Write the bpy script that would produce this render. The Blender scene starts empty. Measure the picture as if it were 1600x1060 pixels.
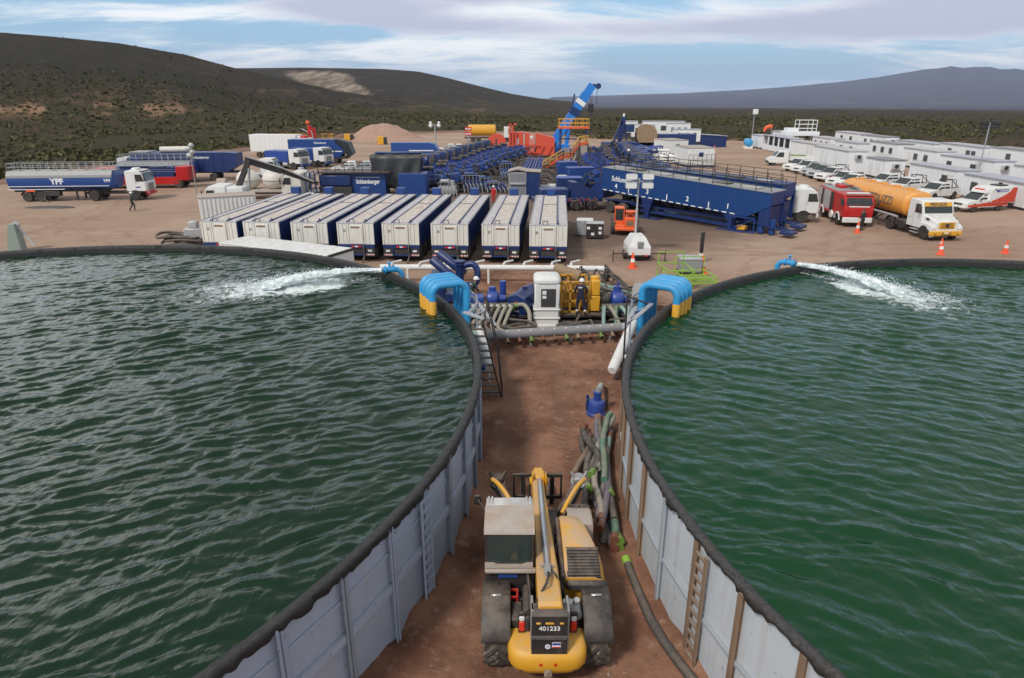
import bpy, math, random
import numpy as np
from mathutils import Vector, Matrix, noise as mnoise
R = math.radians
PI = math.pi
SC = bpy.context.scene
COL = SC.collection
random.seed(7)
RNG = np.random.default_rng(11)

# ------------------------------------------------------------------ camera
F_PX, HORIZON, CAM_H = 1035.0, 150.0, 10.2
PITCH = math.atan2(530 - HORIZON, F_PX)
cam_data = bpy.data.cameras.new('camera')
cam = bpy.data.objects.new('camera', cam_data)
COL.objects.link(cam)
cam.location = (0, 0, CAM_H)
cam.rotation_euler = (PI / 2 - PITCH, 0, 0)
cam_data.sensor_width = 36
cam_data.lens = 36 * F_PX / 1600
cam_data.clip_start = 0.1
cam_data.clip_end = 60000
SC.camera = cam

# ------------------------------------------------------------------ light
SUN_EL, SUN_AZ = R(48), R(218)          # azimuth clockwise from +Y: behind and left of the camera
SC.view_settings.view_transform = 'Standard'
SC.view_settings.look = 'None'
SC.view_settings.gamma = 1
SC.view_settings.exposure = -0.1
sun_d = bpy.data.lights.new('sun', 'SUN')
sun_d.energy = 2.8
sun_d.angle = R(8)
sun_d.color = (1.0, 0.95, 0.88)
sun = bpy.data.objects.new('sun', sun_d)
COL.objects.link(sun)
sdir = Vector((math.sin(SUN_AZ) * math.cos(SUN_EL), math.cos(SUN_AZ) * math.cos(SUN_EL), math.sin(SUN_EL)))
sun.rotation_euler = sdir.to_track_quat('Z', 'Y').to_euler()
sun.location = sdir * 200

world = bpy.data.worlds.new('World')
SC.world = world
world.use_nodes = True


class NT:
	"""terse node-tree helper"""
	def __init__(s, tree):
		s.t = tree
		tree.nodes.clear()

	def n(s, typ, **kw):
		nd = s.t.nodes.new(typ)
		for k, v in kw.items():
			if k.startswith('i_'):
				key = k[2:]
				key = int(key) if key.isdigit() else key.replace('_', ' ')
				if hasattr(v, 'links') or isinstance(v, bpy.types.NodeSocket):
					s.t.links.new(v, nd.inputs[key])
				else:
					nd.inputs[key].default_value = v
			else:
				setattr(nd, k, v)
		return nd

	def link(s, a, b):
		s.t.links.new(a, b)

	def math(s, op, a, b=0.0, c=0.0, clamp=False):
		nd = s.n('ShaderNodeMath', operation=op, use_clamp=clamp)
		for i, v in enumerate((a, b, c)):
			if isinstance(v, bpy.types.NodeSocket):
				s.link(v, nd.inputs[i])
			else:
				nd.inputs[i].default_value = v
		return nd.outputs[0]

	def vmath(s, op, a, b=(0, 0, 0)):
		nd = s.n('ShaderNodeVectorMath', operation=op)
		for i, v in enumerate((a, b)):
			if isinstance(v, bpy.types.NodeSocket):
				s.link(v, nd.inputs[i])
			else:
				nd.inputs[i].default_value = v
		return nd.outputs['Value'] if op in ('LENGTH', 'DISTANCE', 'DOT_PRODUCT') else nd.outputs[0]

	def noise(s, vec, scale, detail=5, rough=.55, dist=0.0):
		nd = s.n('ShaderNodeTexNoise')
		if vec is not None:
			s.link(vec, nd.inputs['Vector'])
		nd.inputs['Scale'].default_value = scale
		nd.inputs['Detail'].default_value = detail
		nd.inputs['Roughness'].default_value = rough
		nd.inputs['Distortion'].default_value = dist
		return nd.outputs['Fac']

	def ramp(s, fac, *stops):
		nd = s.n('ShaderNodeValToRGB')
		cr = nd.color_ramp
		while len(cr.elements) < len(stops):
			cr.elements.new(.5)
		for e, (p, c) in zip(cr.elements, stops):
			e.position = p
			c = (c, c, c) if not hasattr(c, '__len__') else c
			e.color = (c[0], c[1], c[2], 1)
		s.link(fac, nd.inputs[0])
		return nd.outputs[0]

	def mix(s, fac, a, b, mode='MIX'):
		nd = s.n('ShaderNodeMix', data_type='RGBA', blend_type=mode)
		for i, v in ((0, fac), (6, a), (7, b)):
			if isinstance(v, bpy.types.NodeSocket):
				s.link(v, nd.inputs[i])
			elif i == 0:
				nd.inputs[0].default_value = v
			else:
				nd.inputs[i].default_value = (v[0], v[1], v[2], 1)
		return nd.outputs[2]

	def mapping(s, vec, scale=(1, 1, 1), rot=(0, 0, 0), loc=(0, 0, 0)):
		nd = s.n('ShaderNodeMapping')
		s.link(vec, nd.inputs['Vector'])
		nd.inputs['Scale'].default_value = scale
		nd.inputs['Rotation'].default_value = rot
		nd.inputs['Location'].default_value = loc
		return nd.outputs[0]

	def smooth(s, v, a, b):
		nd = s.n('ShaderNodeMapRange', interpolation_type='SMOOTHSTEP')
		s.link(v, nd.inputs[0])
		nd.inputs[1].default_value = a
		nd.inputs[2].default_value = b
		return nd.outputs[0]


def build_world():
	k = NT(world.node_tree)
	out = k.n('ShaderNodeOutputWorld')
	bg = k.n('ShaderNodeBackground')
	bg.inputs['Strength'].default_value = 0.12
	k.link(bg.outputs[0], out.inputs['Surface'])
	sky = k.n('ShaderNodeTexSky', sky_type='NISHITA', sun_disc=False, sun_elevation=SUN_EL,
			  sun_rotation=SUN_AZ, air_density=1.0, dust_density=1.2, ozone_density=1.5)
	d = k.n('ShaderNodeTexCoord').outputs['Generated']
	sep = k.n('ShaderNodeSeparateXYZ', i_0=d)
	x, y, z = sep.outputs
	zz = k.math('ADD', k.math('MAXIMUM', z, 0.0), 0.19)
	px = k.math('DIVIDE', x, zz)
	py = k.math('DIVIDE', y, zz)
	cmb = k.n('ShaderNodeCombineXYZ', i_0=px, i_1=py, i_2=0.0).outputs[0]
	# long wind-drawn streaks of high cloud and soft broader masses
	st = k.noise(k.mapping(cmb, (0.75, 1.55, 1), (0, 0, R(-14)), (1.7, .6, 0)), 1.0, 10, .64, .8)
	ms = k.noise(k.mapping(cmb, (0.55, .85, 1), (0, 0, R(8)), (5.2, 2.3, 0)), 1.0, 8, .6, .5)
	fine = k.noise(k.mapping(cmb, (2.2, 5.0, 1), (0, 0, R(-20))), 1.0, 8, .65, .6)
	cover = k.math('ADD', k.math('MULTIPLY', st, .55), k.math('MULTIPLY', ms, .45))
	cover = k.math('ADD', cover, k.math('MULTIPLY', k.math('SUBTRACT', fine, .5), .22))
	az = k.math('ARCTAN2', x, y)                      # 0 = straight ahead, + = right

	def spot(a, el, wa, we):
		q = k.math('ADD', k.math('POWER', k.math('DIVIDE', k.math('SUBTRACT', az, a), wa), 2.0),
				   k.math('POWER', k.math('DIVIDE', k.math('SUBTRACT', z, el), we), 2.0))
		return k.math('POWER', 2.718, k.math('MULTIPLY', q, -1.0))

	def spots(*l):
		o = None
		for t in l:
			v = k.math('MULTIPLY', spot(*t[:4]), t[4])
			o = v if o is None else k.math('ADD', o, v)
		return o
	blue = spots((-.29, .073, .13, .016, 1), (-.47, .118, .11, .013, 1), (.20, .052, .20, .020, 1), (.33, .040, .16, .02, .8), (.16, .128, .09, .012, 1), (.42, .125, .18, .016, .9), (-.20, .083, .05, .010, .8), (-.60, .09, .1, .03, .5))
	thick = spots((-.22, .110, .16, .018, 1), (-.10, .088, .16, .016, .8), (.02, .13, .18, .02, .7), (.38, .085, .25, .018, .8), (.62, .10, .2, .04, .8))
	white = spots((-.52, .094, .16, .013, 1), (-.20, .064, .22, .009, 1), (.05, .052, .20, .012, .9), (-.02, .108, .12, .01, .6))
	cover = k.math('SUBTRACT', cover, k.math('MULTIPLY', blue, .15))
	cover = k.math('ADD', cover, k.math('MULTIPLY', thick, .17))
	cover = k.math('ADD', cover, k.math('MULTIPLY', white, .09))
	cover = k.math('ADD', cover, k.math('MULTIPLY', k.smooth(z, .17, .5), .20))
	cl = k.smooth(cover, .43, .60)
	dens = k.math('ADD', k.math('MULTIPLY', ms, .55), k.math('MULTIPLY', thick, .42))
	dens = k.math('SUBTRACT', dens, k.math('MULTIPLY', white, .25))
	dens = k.math('ADD', dens, k.math('MULTIPLY', k.math('SUBTRACT', fine, .5), .35))
	dens = k.smooth(dens, .24, .66)
	# clouds seen against the light: bright thin edges, grey-violet thick bodies
	ccol = k.mix(dens, (10.4, 10.5, 10.4), (5.4, 5.6, 6.9))
	low = k.smooth(z, .055, .0)
	ccol = k.mix(k.math('MULTIPLY', low, .5), ccol, (7.4, 8.2, 8.8))
	skyc = k.mix(.55, sky.outputs[0], (3.2, 6.4, 9.6))
	skyc = k.mix(k.math('MULTIPLY', low, .55), skyc, (6.2, 7.9, 9.0))
	col = k.mix(k.math('MULTIPLY', cl, .95), skyc, ccol)
	# sky above the view dimmed to deepen contrast
	col = k.mix(k.math('MULTIPLY', k.smooth(z, .17, .42), .85), col, k.mix(1.0, col, (.38, .40, .42), 'MULTIPLY'))
	lit = k.math('MULTIPLY', spot(-.70, .36, .62, .20), k.smooth(z, .16, .24))  # unseen bright patch added to grey the left tank's reflection
	lit = k.math('MULTIPLY', lit, k.smooth(k.noise(d, 5.5, 6, .6, .6), .40, .60))
	lit = k.math('MULTIPLY', lit, 1.15)
	col = k.mix(k.math('MULTIPLY', lit, 1.0, clamp=True), col, (17.5, 17.6, 17.0))
	k.link(col, bg.inputs['Color'])


build_world()


# ------------------------------------------------------------------ photograph rays -> places on the ground
_s, _c = math.sin(PITCH), math.cos(PITCH)


def ray(x, y):
	u, v = (x - 800) / F_PX, (y - 530) / F_PX
	return Vector((u, _c - v * _s, -_s - v * _c))


def G(x, y, z=0.0):
	d = ray(x, y)
	t = (z - CAM_H) / d.z
	return Vector((d.x * t, d.y * t, z))


def D(x, y, Y):
	d = ray(x, y)
	t = Y / d.y
	return Vector((d.x * t, Y, CAM_H + d.z * t))


# ------------------------------------------------------------------ mesh building
class MB:
	def __init__(s):
		s.v, s.f, s.M = [], [], None

	def add(s, vs, fs):
		b = len(s.v)
		if s.M is not None:
			vs = [s.M @ Vector(v) for v in vs]
		s.v.extend([tuple(v) for v in vs])
		s.f.extend([tuple(i + b for i in f) for f in fs])
		return s

	def box(s, x0, x1, y0, y1, z0, z1, c=0.0):
		c = min(c, .49 * min(abs(x1 - x0), abs(y1 - y0), abs(z1 - z0)))
		if c <= 0:
			vs = [(x, y, z) for x in (x0, x1) for y in (y0, y1) for z in (z0, z1)]
			fs = [(0, 1, 3, 2), (4, 6, 7, 5), (0, 4, 5, 1), (2, 3, 7, 6), (0, 2, 6, 4), (1, 5, 7, 3)]
			return s.add(vs, fs)
		vs, idx = [], {}
		for i, x in enumerate((x0, x1)):
			for j, y in enumerate((y0, y1)):
				for l, z in enumerate((z0, z1)):
					sx, sy, sz = (1, -1)[i], (1, -1)[j], (1, -1)[l]
					idx[i, j, l] = len(vs)
					vs += [(x, y + sy * c, z + sz * c), (x + sx * c, y, z + sz * c), (x + sx * c, y + sy * c, z)]
		q = idx
		fs = []
		for a in range(2):
			fs.append([q[a, 0, 0], q[a, 1, 0], q[a, 1, 1], q[a, 0, 1]][::(-1 if a == 0 else 1)])
			fs.append([q[0, a, 0] + 1, q[1, a, 0] + 1, q[1, a, 1] + 1, q[0, a, 1] + 1][::(1 if a == 0 else -1)])
			fs.append([q[0, 0, a] + 2, q[1, 0, a] + 2, q[1, 1, a] + 2, q[0, 1, a] + 2][::(-1 if a == 0 else 1)])
		for a in range(2):
			for b in range(2):
				fs.append([q[a, b, 0], q[a, b, 1], q[a, b, 1] + 1, q[a, b, 0] + 1])
				fs.append([q[a, 0, b], q[a, 1, b], q[a, 1, b] + 2, q[a, 0, b] + 2])
				fs.append([q[0, a, b] + 1, q[1, a, b] + 1, q[1, a, b] + 2, q[0, a, b] + 2])
		for t in q.values():
			fs.append([t, t + 1, t + 2])
		return s.add(vs, fs)

	def bar(s, p0, p1, w, h=None):
		"""square bar between two points"""
		h = h or w
		p0, p1 = Vector(p0), Vector(p1)
		d = (p1 - p0)
		if d.length < 1e-6:
			return s
		d.normalize()
		up = Vector((0, 0, 1)) if abs(d.z) < .95 else Vector((0, 1, 0))
		a = d.cross(up).normalized()
		b = a.cross(d).normalized()
		vs = []
		for p in (p0, p1):
			for (i, j) in ((-1, -1), (1, -1), (1, 1), (-1, 1)):
				vs.append(p + a * (i * w / 2) + b * (j * h / 2))
		return s.add(vs, [(0, 1, 2, 3), (7, 6, 5, 4), (0, 4, 5, 1), (1, 5, 6, 2), (2, 6, 7, 3), (3, 7, 4, 0)])

	def tube(s, path, r, n=8, caps=True):
		P = [Vector(p) for p in path]
		m = len(P)
		rr = r if hasattr(r, '__len__') else [r] * m
		tang = []
		for i in range(m):
			t = P[min(i + 1, m - 1)] - P[max(i - 1, 0)]
			tang.append(t.normalized() if t.length > 1e-9 else Vector((0, 0, 1)))
		up = Vector((0, 0, 1)) if abs(tang[0].z) < .9 else Vector((0, 1, 0))
		a = tang[0].cross(up).normalized()
		vs = []
		for i in range(m):
			a = (a - tang[i] * a.dot(tang[i]))
			a = a.normalized() if a.length > 1e-6 else tang[i].orthogonal().normalized()
			b = tang[i].cross(a)
			for j in range(n):
				th = 2 * PI * j / n
				vs.append(P[i] + (a * math.cos(th) + b * math.sin(th)) * rr[i])
		fs = []
		for i in range(m - 1):
			for j in range(n):
				k = (j + 1) % n
				fs.append((i * n + j, i * n + k, (i + 1) * n + k, (i + 1) * n + j))
		if caps:
			fs.append(tuple(range(n))[::-1])
			fs.append(tuple((m - 1) * n + j for j in range(n)))
		return s.add(vs, fs)

	def cyl(s, p0, p1, r, n=12, r1=None):
		return s.tube([p0, p1], [r, r if r1 is None else r1], n)

	def prism(s, prof, a, b, axis='y'):
		"""polygon in the plane across `axis`, pushed from a to b"""
		def mk(u, v, w):
			return {'y': (u, w, v), 'x': (w, u, v), 'z': (u, v, w)}[axis]
		m = len(prof)
		vs = [mk(u, v, a) for u, v in prof] + [mk(u, v, b) for u, v in prof]
		fs = [tuple(range(m)), tuple(range(2 * m - 1, m - 1, -1))]
		for i in range(m):
			j = (i + 1) % m
			fs.append((i, j, m + j, m + i))
		return s.add(vs, fs)

	def loft(s, rings, caps=True, closed=True):
		m, n = len(rings), len(rings[0])
		vs = [p for r in rings for p in r]
		fs = []
		for i in range(m - 1):
			for j in range(n if closed else n - 1):
				k = (j + 1) % n
				fs.append((i * n + j, i * n + k, (i + 1) * n + k, (i + 1) * n + j))
		if caps:
			fs.append(tuple(range(n))[::-1])
			fs.append(tuple((m - 1) * n + j for j in range(n)))
		return s.add(vs, fs)

	def sphere(s, c, r, nu=14, nv=8):
		rx, ry, rz = r if hasattr(r, '__len__') else (r, r, r)
		rings = []
		for i in range(nv + 1):
			ph = -PI / 2 + PI * i / nv
			cr = max(math.cos(ph), .02)
			rings.append([(c[0] + rx * cr * math.cos(2 * PI * j / nu), c[1] + ry * cr * math.sin(2 * PI * j / nu),
						   c[2] + rz * math.sin(ph)) for j in range(nu)])
		return s.loft(rings)

	def lathe(s, prof, c=(0, 0, 0), n=16, axis='z'):
		rings = []
		for r, h in prof:
			ring = []
			for j in range(n):
				th = 2 * PI * j / n
				u, v = r * math.cos(th), r * math.sin(th)
				p = {'z': (u, v, h), 'y': (v, h, u), 'x': (h, u, v)}[axis]
				ring.append((p[0] + c[0], p[1] + c[1], p[2] + c[2]))
			rings.append(ring)
		return s.loft(rings)

	def quad(s, a, b, c, d):
		return s.add([a, b, c, d], [(0, 1, 2, 3)])

	def plate(s, pts, t=.012):
		"""thin solid plate: polygon in space given thickness t along its normal"""
		P = [Vector(p) for p in pts]
		nrm = (P[1] - P[0]).cross(P[2] - P[0]).normalized() * t
		m = len(P)
		fs = [tuple(range(m - 1, -1, -1)), tuple(range(m, 2 * m))]
		for i in range(m):
			j = (i + 1) % m
			fs.append((i, j, m + j, m + i))
		return s.add(P + [p + nrm for p in P], fs)


def link_mesh(name, me, mat, parent=None):
	o = bpy.data.objects.new(name, me)
	COL.objects.link(o)
	if mat is not None:
		me.materials.clear()
		me.materials.append(mat)
	if parent is not None:
		o.parent = parent
	return o


def part(name, mb, mat, parent=None, world=False, smooth=38):
	"""one mesh object; world=True means the vertices are world places and the parent is not rotated"""
	me = bpy.data.meshes.new(name)
	vs = mb.v
	if world and parent is not None:
		off = Vector(parent.location)
		p = parent.parent
		while p is not None:
			off = off + Vector(p.location)
			p = p.parent
		vs = [(v[0] - off.x, v[1] - off.y, v[2] - off.z) for v in vs]
	me.from_pydata(vs, [], mb.f)
	me.validate()
	import bmesh
	bm = bmesh.new()
	bm.from_mesh(me)
	bmesh.ops.recalc_face_normals(bm, faces=bm.faces)
	bm.to_mesh(me)
	bm.free()
	if smooth:
		me.polygons.foreach_set('use_smooth', [True] * len(me.polygons))
		me.set_sharp_from_angle(angle=R(smooth))
	return link_mesh(name, me, mat, parent)


def root(name, label, cat, loc=(0, 0, 0), rz=0.0, group=None):
	o = bpy.data.objects.new(name, None)
	o.empty_display_size = .3
	COL.objects.link(o)
	o.location = loc
	o.rotation_euler = (0, 0, rz)
	o['label'], o['category'] = label, cat
	if group:
		o['group'] = group
	return o


def tag(o, label, cat, group=None):
	o['label'], o['category'] = label, cat
	if group:
		o['group'] = group
	return o


def kind(o, k):
	o['kind'] = k
	return o


def thing(name, mb, mat, label, cat, group=None, origin=None):
	"""a thing that is one mesh; vertices are world places, the origin is set at its base"""
	if origin is None:
		a = np.array(mb.v)
		origin = ((a[:, 0].min() + a[:, 0].max()) / 2, (a[:, 1].min() + a[:, 1].max()) / 2, a[:, 2].min())
	mb.v = [(v[0] - origin[0], v[1] - origin[1], v[2] - origin[2]) for v in mb.v]
	o = part(name, mb, mat)
	o.location = origin
	return tag(o, label, cat, group)


def dup(o, loc=None, rz=None, label=None, parent=None, top=True):
	c = o.copy()
	COL.objects.link(c)
	if parent is not None:
		c.parent = parent
	if top:
		if loc is not None:
			c.location = loc
		if rz is not None:
			c.rotation_euler = (0, 0, rz)
		if label:
			c['label'] = label
	for ch in [h for h in KIDS.get(o.name, []) or o.children]:
		dup(ch, parent=c, top=False)
	return c


KIDS = {}


def text(s, size, mat, parent, loc, rot=(0, 0, 0), name='lettering', bold=.0, squash=1.0, align='CENTER', depth=.004):
	cu = bpy.data.curves.new(name, 'FONT')
	cu.body = s
	cu.size = size
	cu.align_x = align
	cu.align_y = 'CENTER'
	cu.extrude = depth
	cu.offset = bold * size
	cu.resolution_u = 3
	tmp = bpy.data.objects.new('tmp', cu)
	COL.objects.link(tmp)
	bpy.context.view_layer.update()
	me = bpy.data.meshes.new_from_object(tmp.evaluated_get(bpy.context.evaluated_depsgraph_get()))
	bpy.data.objects.remove(tmp)
	bpy.data.curves.remove(cu)
	for v in me.vertices:
		v.co.x *= squash
	o = link_mesh(name, me, mat, parent)
	o.location = loc
	o.rotation_euler = rot
	return o


# ------------------------------------------------------------------ materials
DUST = (.36, .27, .21)


def paint(name, col, rough=.45, metal=0.0, dust=.35, var=.12, streak=.25, bump=0.0, spec=.5, scale=1.0, dustcol=DUST, specks=0.0):
	"""painted or plain surface with weathering: dust lying on upward faces, run-off streaks, uneven tone"""
	m = bpy.data.materials.new(name)
	m.use_nodes = True
	k = NT(m.node_tree)
	out = k.n('ShaderNodeOutputMaterial')
	b = k.n('ShaderNodeBsdfPrincipled')
	k.link(b.outputs[0], out.inputs[0])
	tc = k.n('ShaderNodeTexCoord').outputs['Object']
	rnd = k.n('ShaderNodeObjectInfo').outputs['Random']
	tc = k.vmath('ADD', tc, k.n('ShaderNodeCombineXYZ', i_0=k.math('MULTIPLY', rnd, 37.0), i_1=k.math('MULTIPLY', rnd, 91.0), i_2=k.math('MULTIPLY', rnd, 13.0)).outputs[0])
	n1 = k.math('ADD', k.noise(tc, 1.7 * scale, 6, .6), k.math('MULTIPLY', k.math('SUBTRACT', rnd, .5), .5))
	tone = k.math('ADD', k.math('MULTIPLY', n1, 2 * var), 1 - var)
	rgb = k.n('ShaderNodeRGB')
	rgb.outputs[0].default_value = (*col, 1)
	tone3 = k.n('ShaderNodeCombineColor')
	for i in range(3):
		k.link(tone, tone3.inputs[i])
	c = k.mix(1.0, rgb.outputs[0], tone3.outputs[0], 'MULTIPLY')
	geo = k.n('ShaderNodeNewGeometry')
	nz = k.n('ShaderNodeSeparateXYZ', i_0=geo.outputs['Normal']).outputs[2]
	n2 = k.noise(k.mapping(tc, (5 * scale, 5 * scale, .5 * scale)), 1.0, 5, .65)
	sk = k.math('MULTIPLY', k.smooth(n2, .48, .75), streak)
	n3 = k.noise(tc, 3.1 * scale, 7, .65)
	upf = k.math('ADD', k.math('MULTIPLY', k.math('MAXIMUM', nz, 0.0), .85), .15)
	du = k.math('MULTIPLY', k.math('MULTIPLY', k.smooth(n3, .25, .7), upf), dust * 1.25, clamp=True)
	du = k.math('MULTIPLY', du, k.math('ADD', k.math('MULTIPLY', k.noise(tc, 26 * scale, 4, .7), .9), .55), clamp=True)
	du = k.math('MULTIPLY', du, k.math('ADD', k.math('MULTIPLY', rnd, .7), .65), clamp=True)
	fac = k.math('MAXIMUM', du, k.math('MULTIPLY', sk, dust * 2.0), clamp=True)
	c = k.mix(fac, c, dustcol)
	if specks:      # chips and rust spots with short runs below them
		sp = k.smooth(k.noise(k.mapping(tc, (7, 7, 4.2)), 1.0, 5, .65), .64, .70)
		rn = k.smooth(k.noise(k.mapping(tc, (9, 9, .9)), 1.0, 4, .6), .63, .74)
		c = k.mix(k.math('MULTIPLY', rn, specks * .6, clamp=True), c, (.24, .15, .07))
		c = k.mix(k.math('MULTIPLY', sp, specks, clamp=True), c, (.055, .045, .045))
	k.link(c, b.inputs['Base Color'])
	b.inputs['Metallic'].default_value = metal
	rr = k.math('ADD', k.math('MULTIPLY', fac, .45), rough, clamp=True)
	k.link(rr, b.inputs['Roughness'])
	b.inputs['Specular IOR Level'].default_value = spec
	if bump:
		bp = k.n('ShaderNodeBump')
		bp.inputs['Strength'].default_value = bump
		bp.inputs['Distance'].default_value = .02
		k.link(k.noise(tc, 14 * scale, 5, .6), bp.inputs['Height'])
		k.link(bp.outputs[0], b.inputs['Normal'])
	return m


def glassy(name, col=(.02, .028, .03), rough=.06):
	m = bpy.data.materials.new(name)
	m.use_nodes = True
	k = NT(m.node_tree)
	out = k.n('ShaderNodeOutputMaterial')
	b = k.n('ShaderNodeBsdfPrincipled')
	k.link(b.outputs[0], out.inputs[0])
	tc = k.n('ShaderNodeTexCoord').outputs['Object']
	n = k.noise(tc, 2.5, 4)
	k.link(k.mix(k.math('MULTIPLY', n, .35), col, (.10, .095, .085)), b.inputs['Base Color'])
	b.inputs['Roughness'].default_value = rough
	b.inputs['Specular IOR Level'].default_value = .6
	return m


M = {}
M['white'] = paint('white_paint', (.74, .75, .74), .4, dust=.28, var=.06)
M['white_cab'] = paint('white_cabin', (.78, .80, .82), .5, dust=.16, var=.05, streak=.35, scale=.5)
M['white_roof'] = paint('white_roof_sheet', (.40, .42, .49), .55, dust=.30, var=.08, scale=.4)
M['bin_white'] = paint('ivory_steel', (.74, .72, .66), .5, dust=.30, var=.08, streak=.5)
M['bin_roof'] = paint('dusty_steel_deck', (.52, .53, .58), .6, dust=.55, var=.12)
M['bin_lid'] = paint('pale_hatch', (.62, .58, .54), .6, dust=.6, var=.12)
M['navy'] = paint('navy_paint', (.006, .028, .130), .4, dust=.14, var=.12)
M['blue'] = paint('blue_paint', (.008, .050, .215), .38, dust=.12, var=.12)
M['bright_blue'] = paint('bright_blue_paint', (.016, .058, .30), .35, dust=.16, var=.1)
M['silo_blue'] = paint('silo_blue_paint', (.005, .047, .185), .42, dust=.06, var=.08, streak=.3, scale=.5)
M['crane_blue'] = paint('crane_blue_paint', (.02, .20, .62), .35, dust=.06)
M['sky_blue'] = paint('sky_blue_pipe', (.03, .33, .66), .42, dust=.18, var=.12, streak=.5)
M['tank_blue'] = paint('tank_blue_paint', (.014, .065, .27), .3, dust=.1)
M['silver'] = paint('dull_aluminium', (.50, .51, .52), .42, .25, dust=.3)
M['pale_wall'] = paint('shade_blue_steel', (.37, .42, .52), .5, dust=.25, var=.09, streak=.55, bump=.05, specks=.75)  # blue-grey steel; extra blue is skylit shade put into the colour
M['grey_wall'] = paint('pale_grey_steel', (.50, .55, .60), .5, dust=.28, var=.09, streak=.6, bump=.05, dustcol=(.35, .24, .15), specks=.6)  # pale grey of the right tank's wall
M['post'] = paint('steel_post', (.33, .37, .42), .5, dust=.3, streak=.5)
M['rust'] = paint('rusty_steel', (.24, .15, .09), .75, dust=.45, var=.35, dustcol=(.42, .42, .42))
M['liner'] = paint('black_liner', (.008, .008, .009), .42, dust=.30, var=.4, streak=.1, bump=.9, scale=5, dustcol=(.17, .145, .125))
M['yellow'] = paint('machine_yellow', (.72, .36, .015), .42, dust=.42, var=.08, dustcol=(.50, .36, .24))
M['yellow_dusty'] = paint('dusty_machine_yellow', (.70, .34, .015), .45, dust=.75, var=.1, streak=.1, scale=.6, dustcol=(.50, .37, .26))
M['yellow2'] = paint('ochre_yellow', (.58, .30, .03), .5, dust=.35, var=.15)
M['pale_roof'] = paint('dusty_roof', (.40, .35, .31), .6, dust=.55)
M['orange'] = paint('orange_paint', (.80, .12, .02), .42, dust=.22)
M['tanker_orange'] = paint('tanker_orange', (.78, .33, .05), .45, dust=.38, var=.1, streak=.5)
M['ambulance_red'] = paint('ambulance_red', (.62, .055, .02), .4, dust=.15)
M['red'] = paint('red_paint', (.50, .012, .012), .35, dust=.12)
M['rig_red'] = paint('rig_red', (.70, .09, .045), .5, dust=.25)
M['black'] = paint('black_paint', (.018, .018, .019), .5, dust=.38)
M['dark'] = paint('dark_chassis', (.030, .031, .034), .6, dust=.35)
M['rubber'] = paint('tyre_rubber', (.028, .027, .026), .8, dust=.6, var=.15, bump=.15)
M['rim'] = paint('wheel_rim', (.42, .41, .39), .5, .2, dust=.5)
M['rim_yellow'] = paint('yellow_rim', (.62, .36, .03), .5, dust=.35)
M['grey'] = paint('grey_steel', (.30, .31, .32), .5, .1, dust=.3)
M['pipe_grey'] = paint('grey_pipe', (.20, .215, .24), .5, dust=.30, streak=.3)
M['lime'] = paint('lime_frame', (.27, .48, .05), .45, dust=.15)
M['hose'] = paint('grey_hose', (.050, .048, .045), .65, dust=.32, var=.25)
M['hose_pale'] = paint('pale_hose', (.27, .26, .21), .6, dust=.4, var=.2)
M['hose_green'] = paint('green_hose', (.045, .17, .12), .6, dust=.5, var=.2)
M['hose_teal'] = paint('teal_hose', (.22, .36, .33), .5, dust=.35, var=.2)
M['hose_brown'] = paint('brown_hose', (.16, .10, .07), .7, dust=.5, var=.25)
M['hose_violet'] = paint('violet_grey_hose', (.12, .11, .15), .6, dust=.45, var=.25)
M['coupling'] = paint('rusty_coupling', (.20, .07, .035), .7, .3, dust=.3)
M['lime_cap'] = paint('lime_coupling', (.13, .26, .035), .5, dust=.3)
M['tarp'] = paint('dark_tarpaulin', (.011, .017, .022), .42, dust=.25, bump=.4)
M['glass'] = glassy('dark_glass')
M['glass_cab'] = glassy('cab_glass', (.018, .04, .038))
M['window'] = glassy('cabin_window', (.05, .055, .06), .15)
M['skin'] = paint('skin', (.36, .19, .12), .6, dust=0, var=.05, streak=0)
M['coverall'] = paint('navy_coverall', (.012, .016, .045), .85, dust=.12)
M['dark_green'] = paint('green_coverall', (.02, .05, .045), .85, dust=.12)
M['boot'] = paint('boot_leather', (.03, .022, .018), .6, dust=.4)
M['helmet'] = paint('white_helmet', (.82, .82, .80), .3, dust=.06)
M['tape'] = paint('reflective_tape', (.75, .76, .74), .4, dust=.1)
M['letter'] = paint('white_lettering', (.80, .80, .80), .5, dust=.08, var=.03)
M['letter_dark'] = paint('faded_lettering', (.17, .15, .13), .6, dust=.35)
M['letter_blue'] = paint('blue_lettering', (.03, .04, .30), .5, dust=.05)
M['lamp_red'] = paint('red_lamp', (.62, .02, .012), .25, dust=.08)
M['lamp_white'] = paint('lamp_lens', (.72, .72, .70), .2, dust=.1)
M['lamp_orange'] = paint('orange_lamp', (.75, .2, .02), .3, dust=.05)
M['cone'] = paint('cone_orange', (.85, .10, .03), .5, dust=.12)
M['pale_tank'] = paint('cream_tank', (.68, .66, .60), .45, dust=.4, streak=.4)
M['wood'] = paint('timber', (.26, .18, .11), .8, dust=.3, var=.3)
M['chrome'] = paint('polished_rod', (.55, .56, .58), .25, .7, dust=.2)
M['silver_car'] = paint('silver_car_paint', (.46, .49, .51), .3, .3, dust=.25)
M['grey_roof'] = paint('grey_roof_sheet', (.22, .23, .26), .6, dust=.3)
M['pale_green'] = paint('pale_green_steel', (.26, .33, .29), .5, dust=.3)
M['teal_side'] = paint('teal_panel', (.09, .17, .20), .5, dust=.2)

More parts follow.
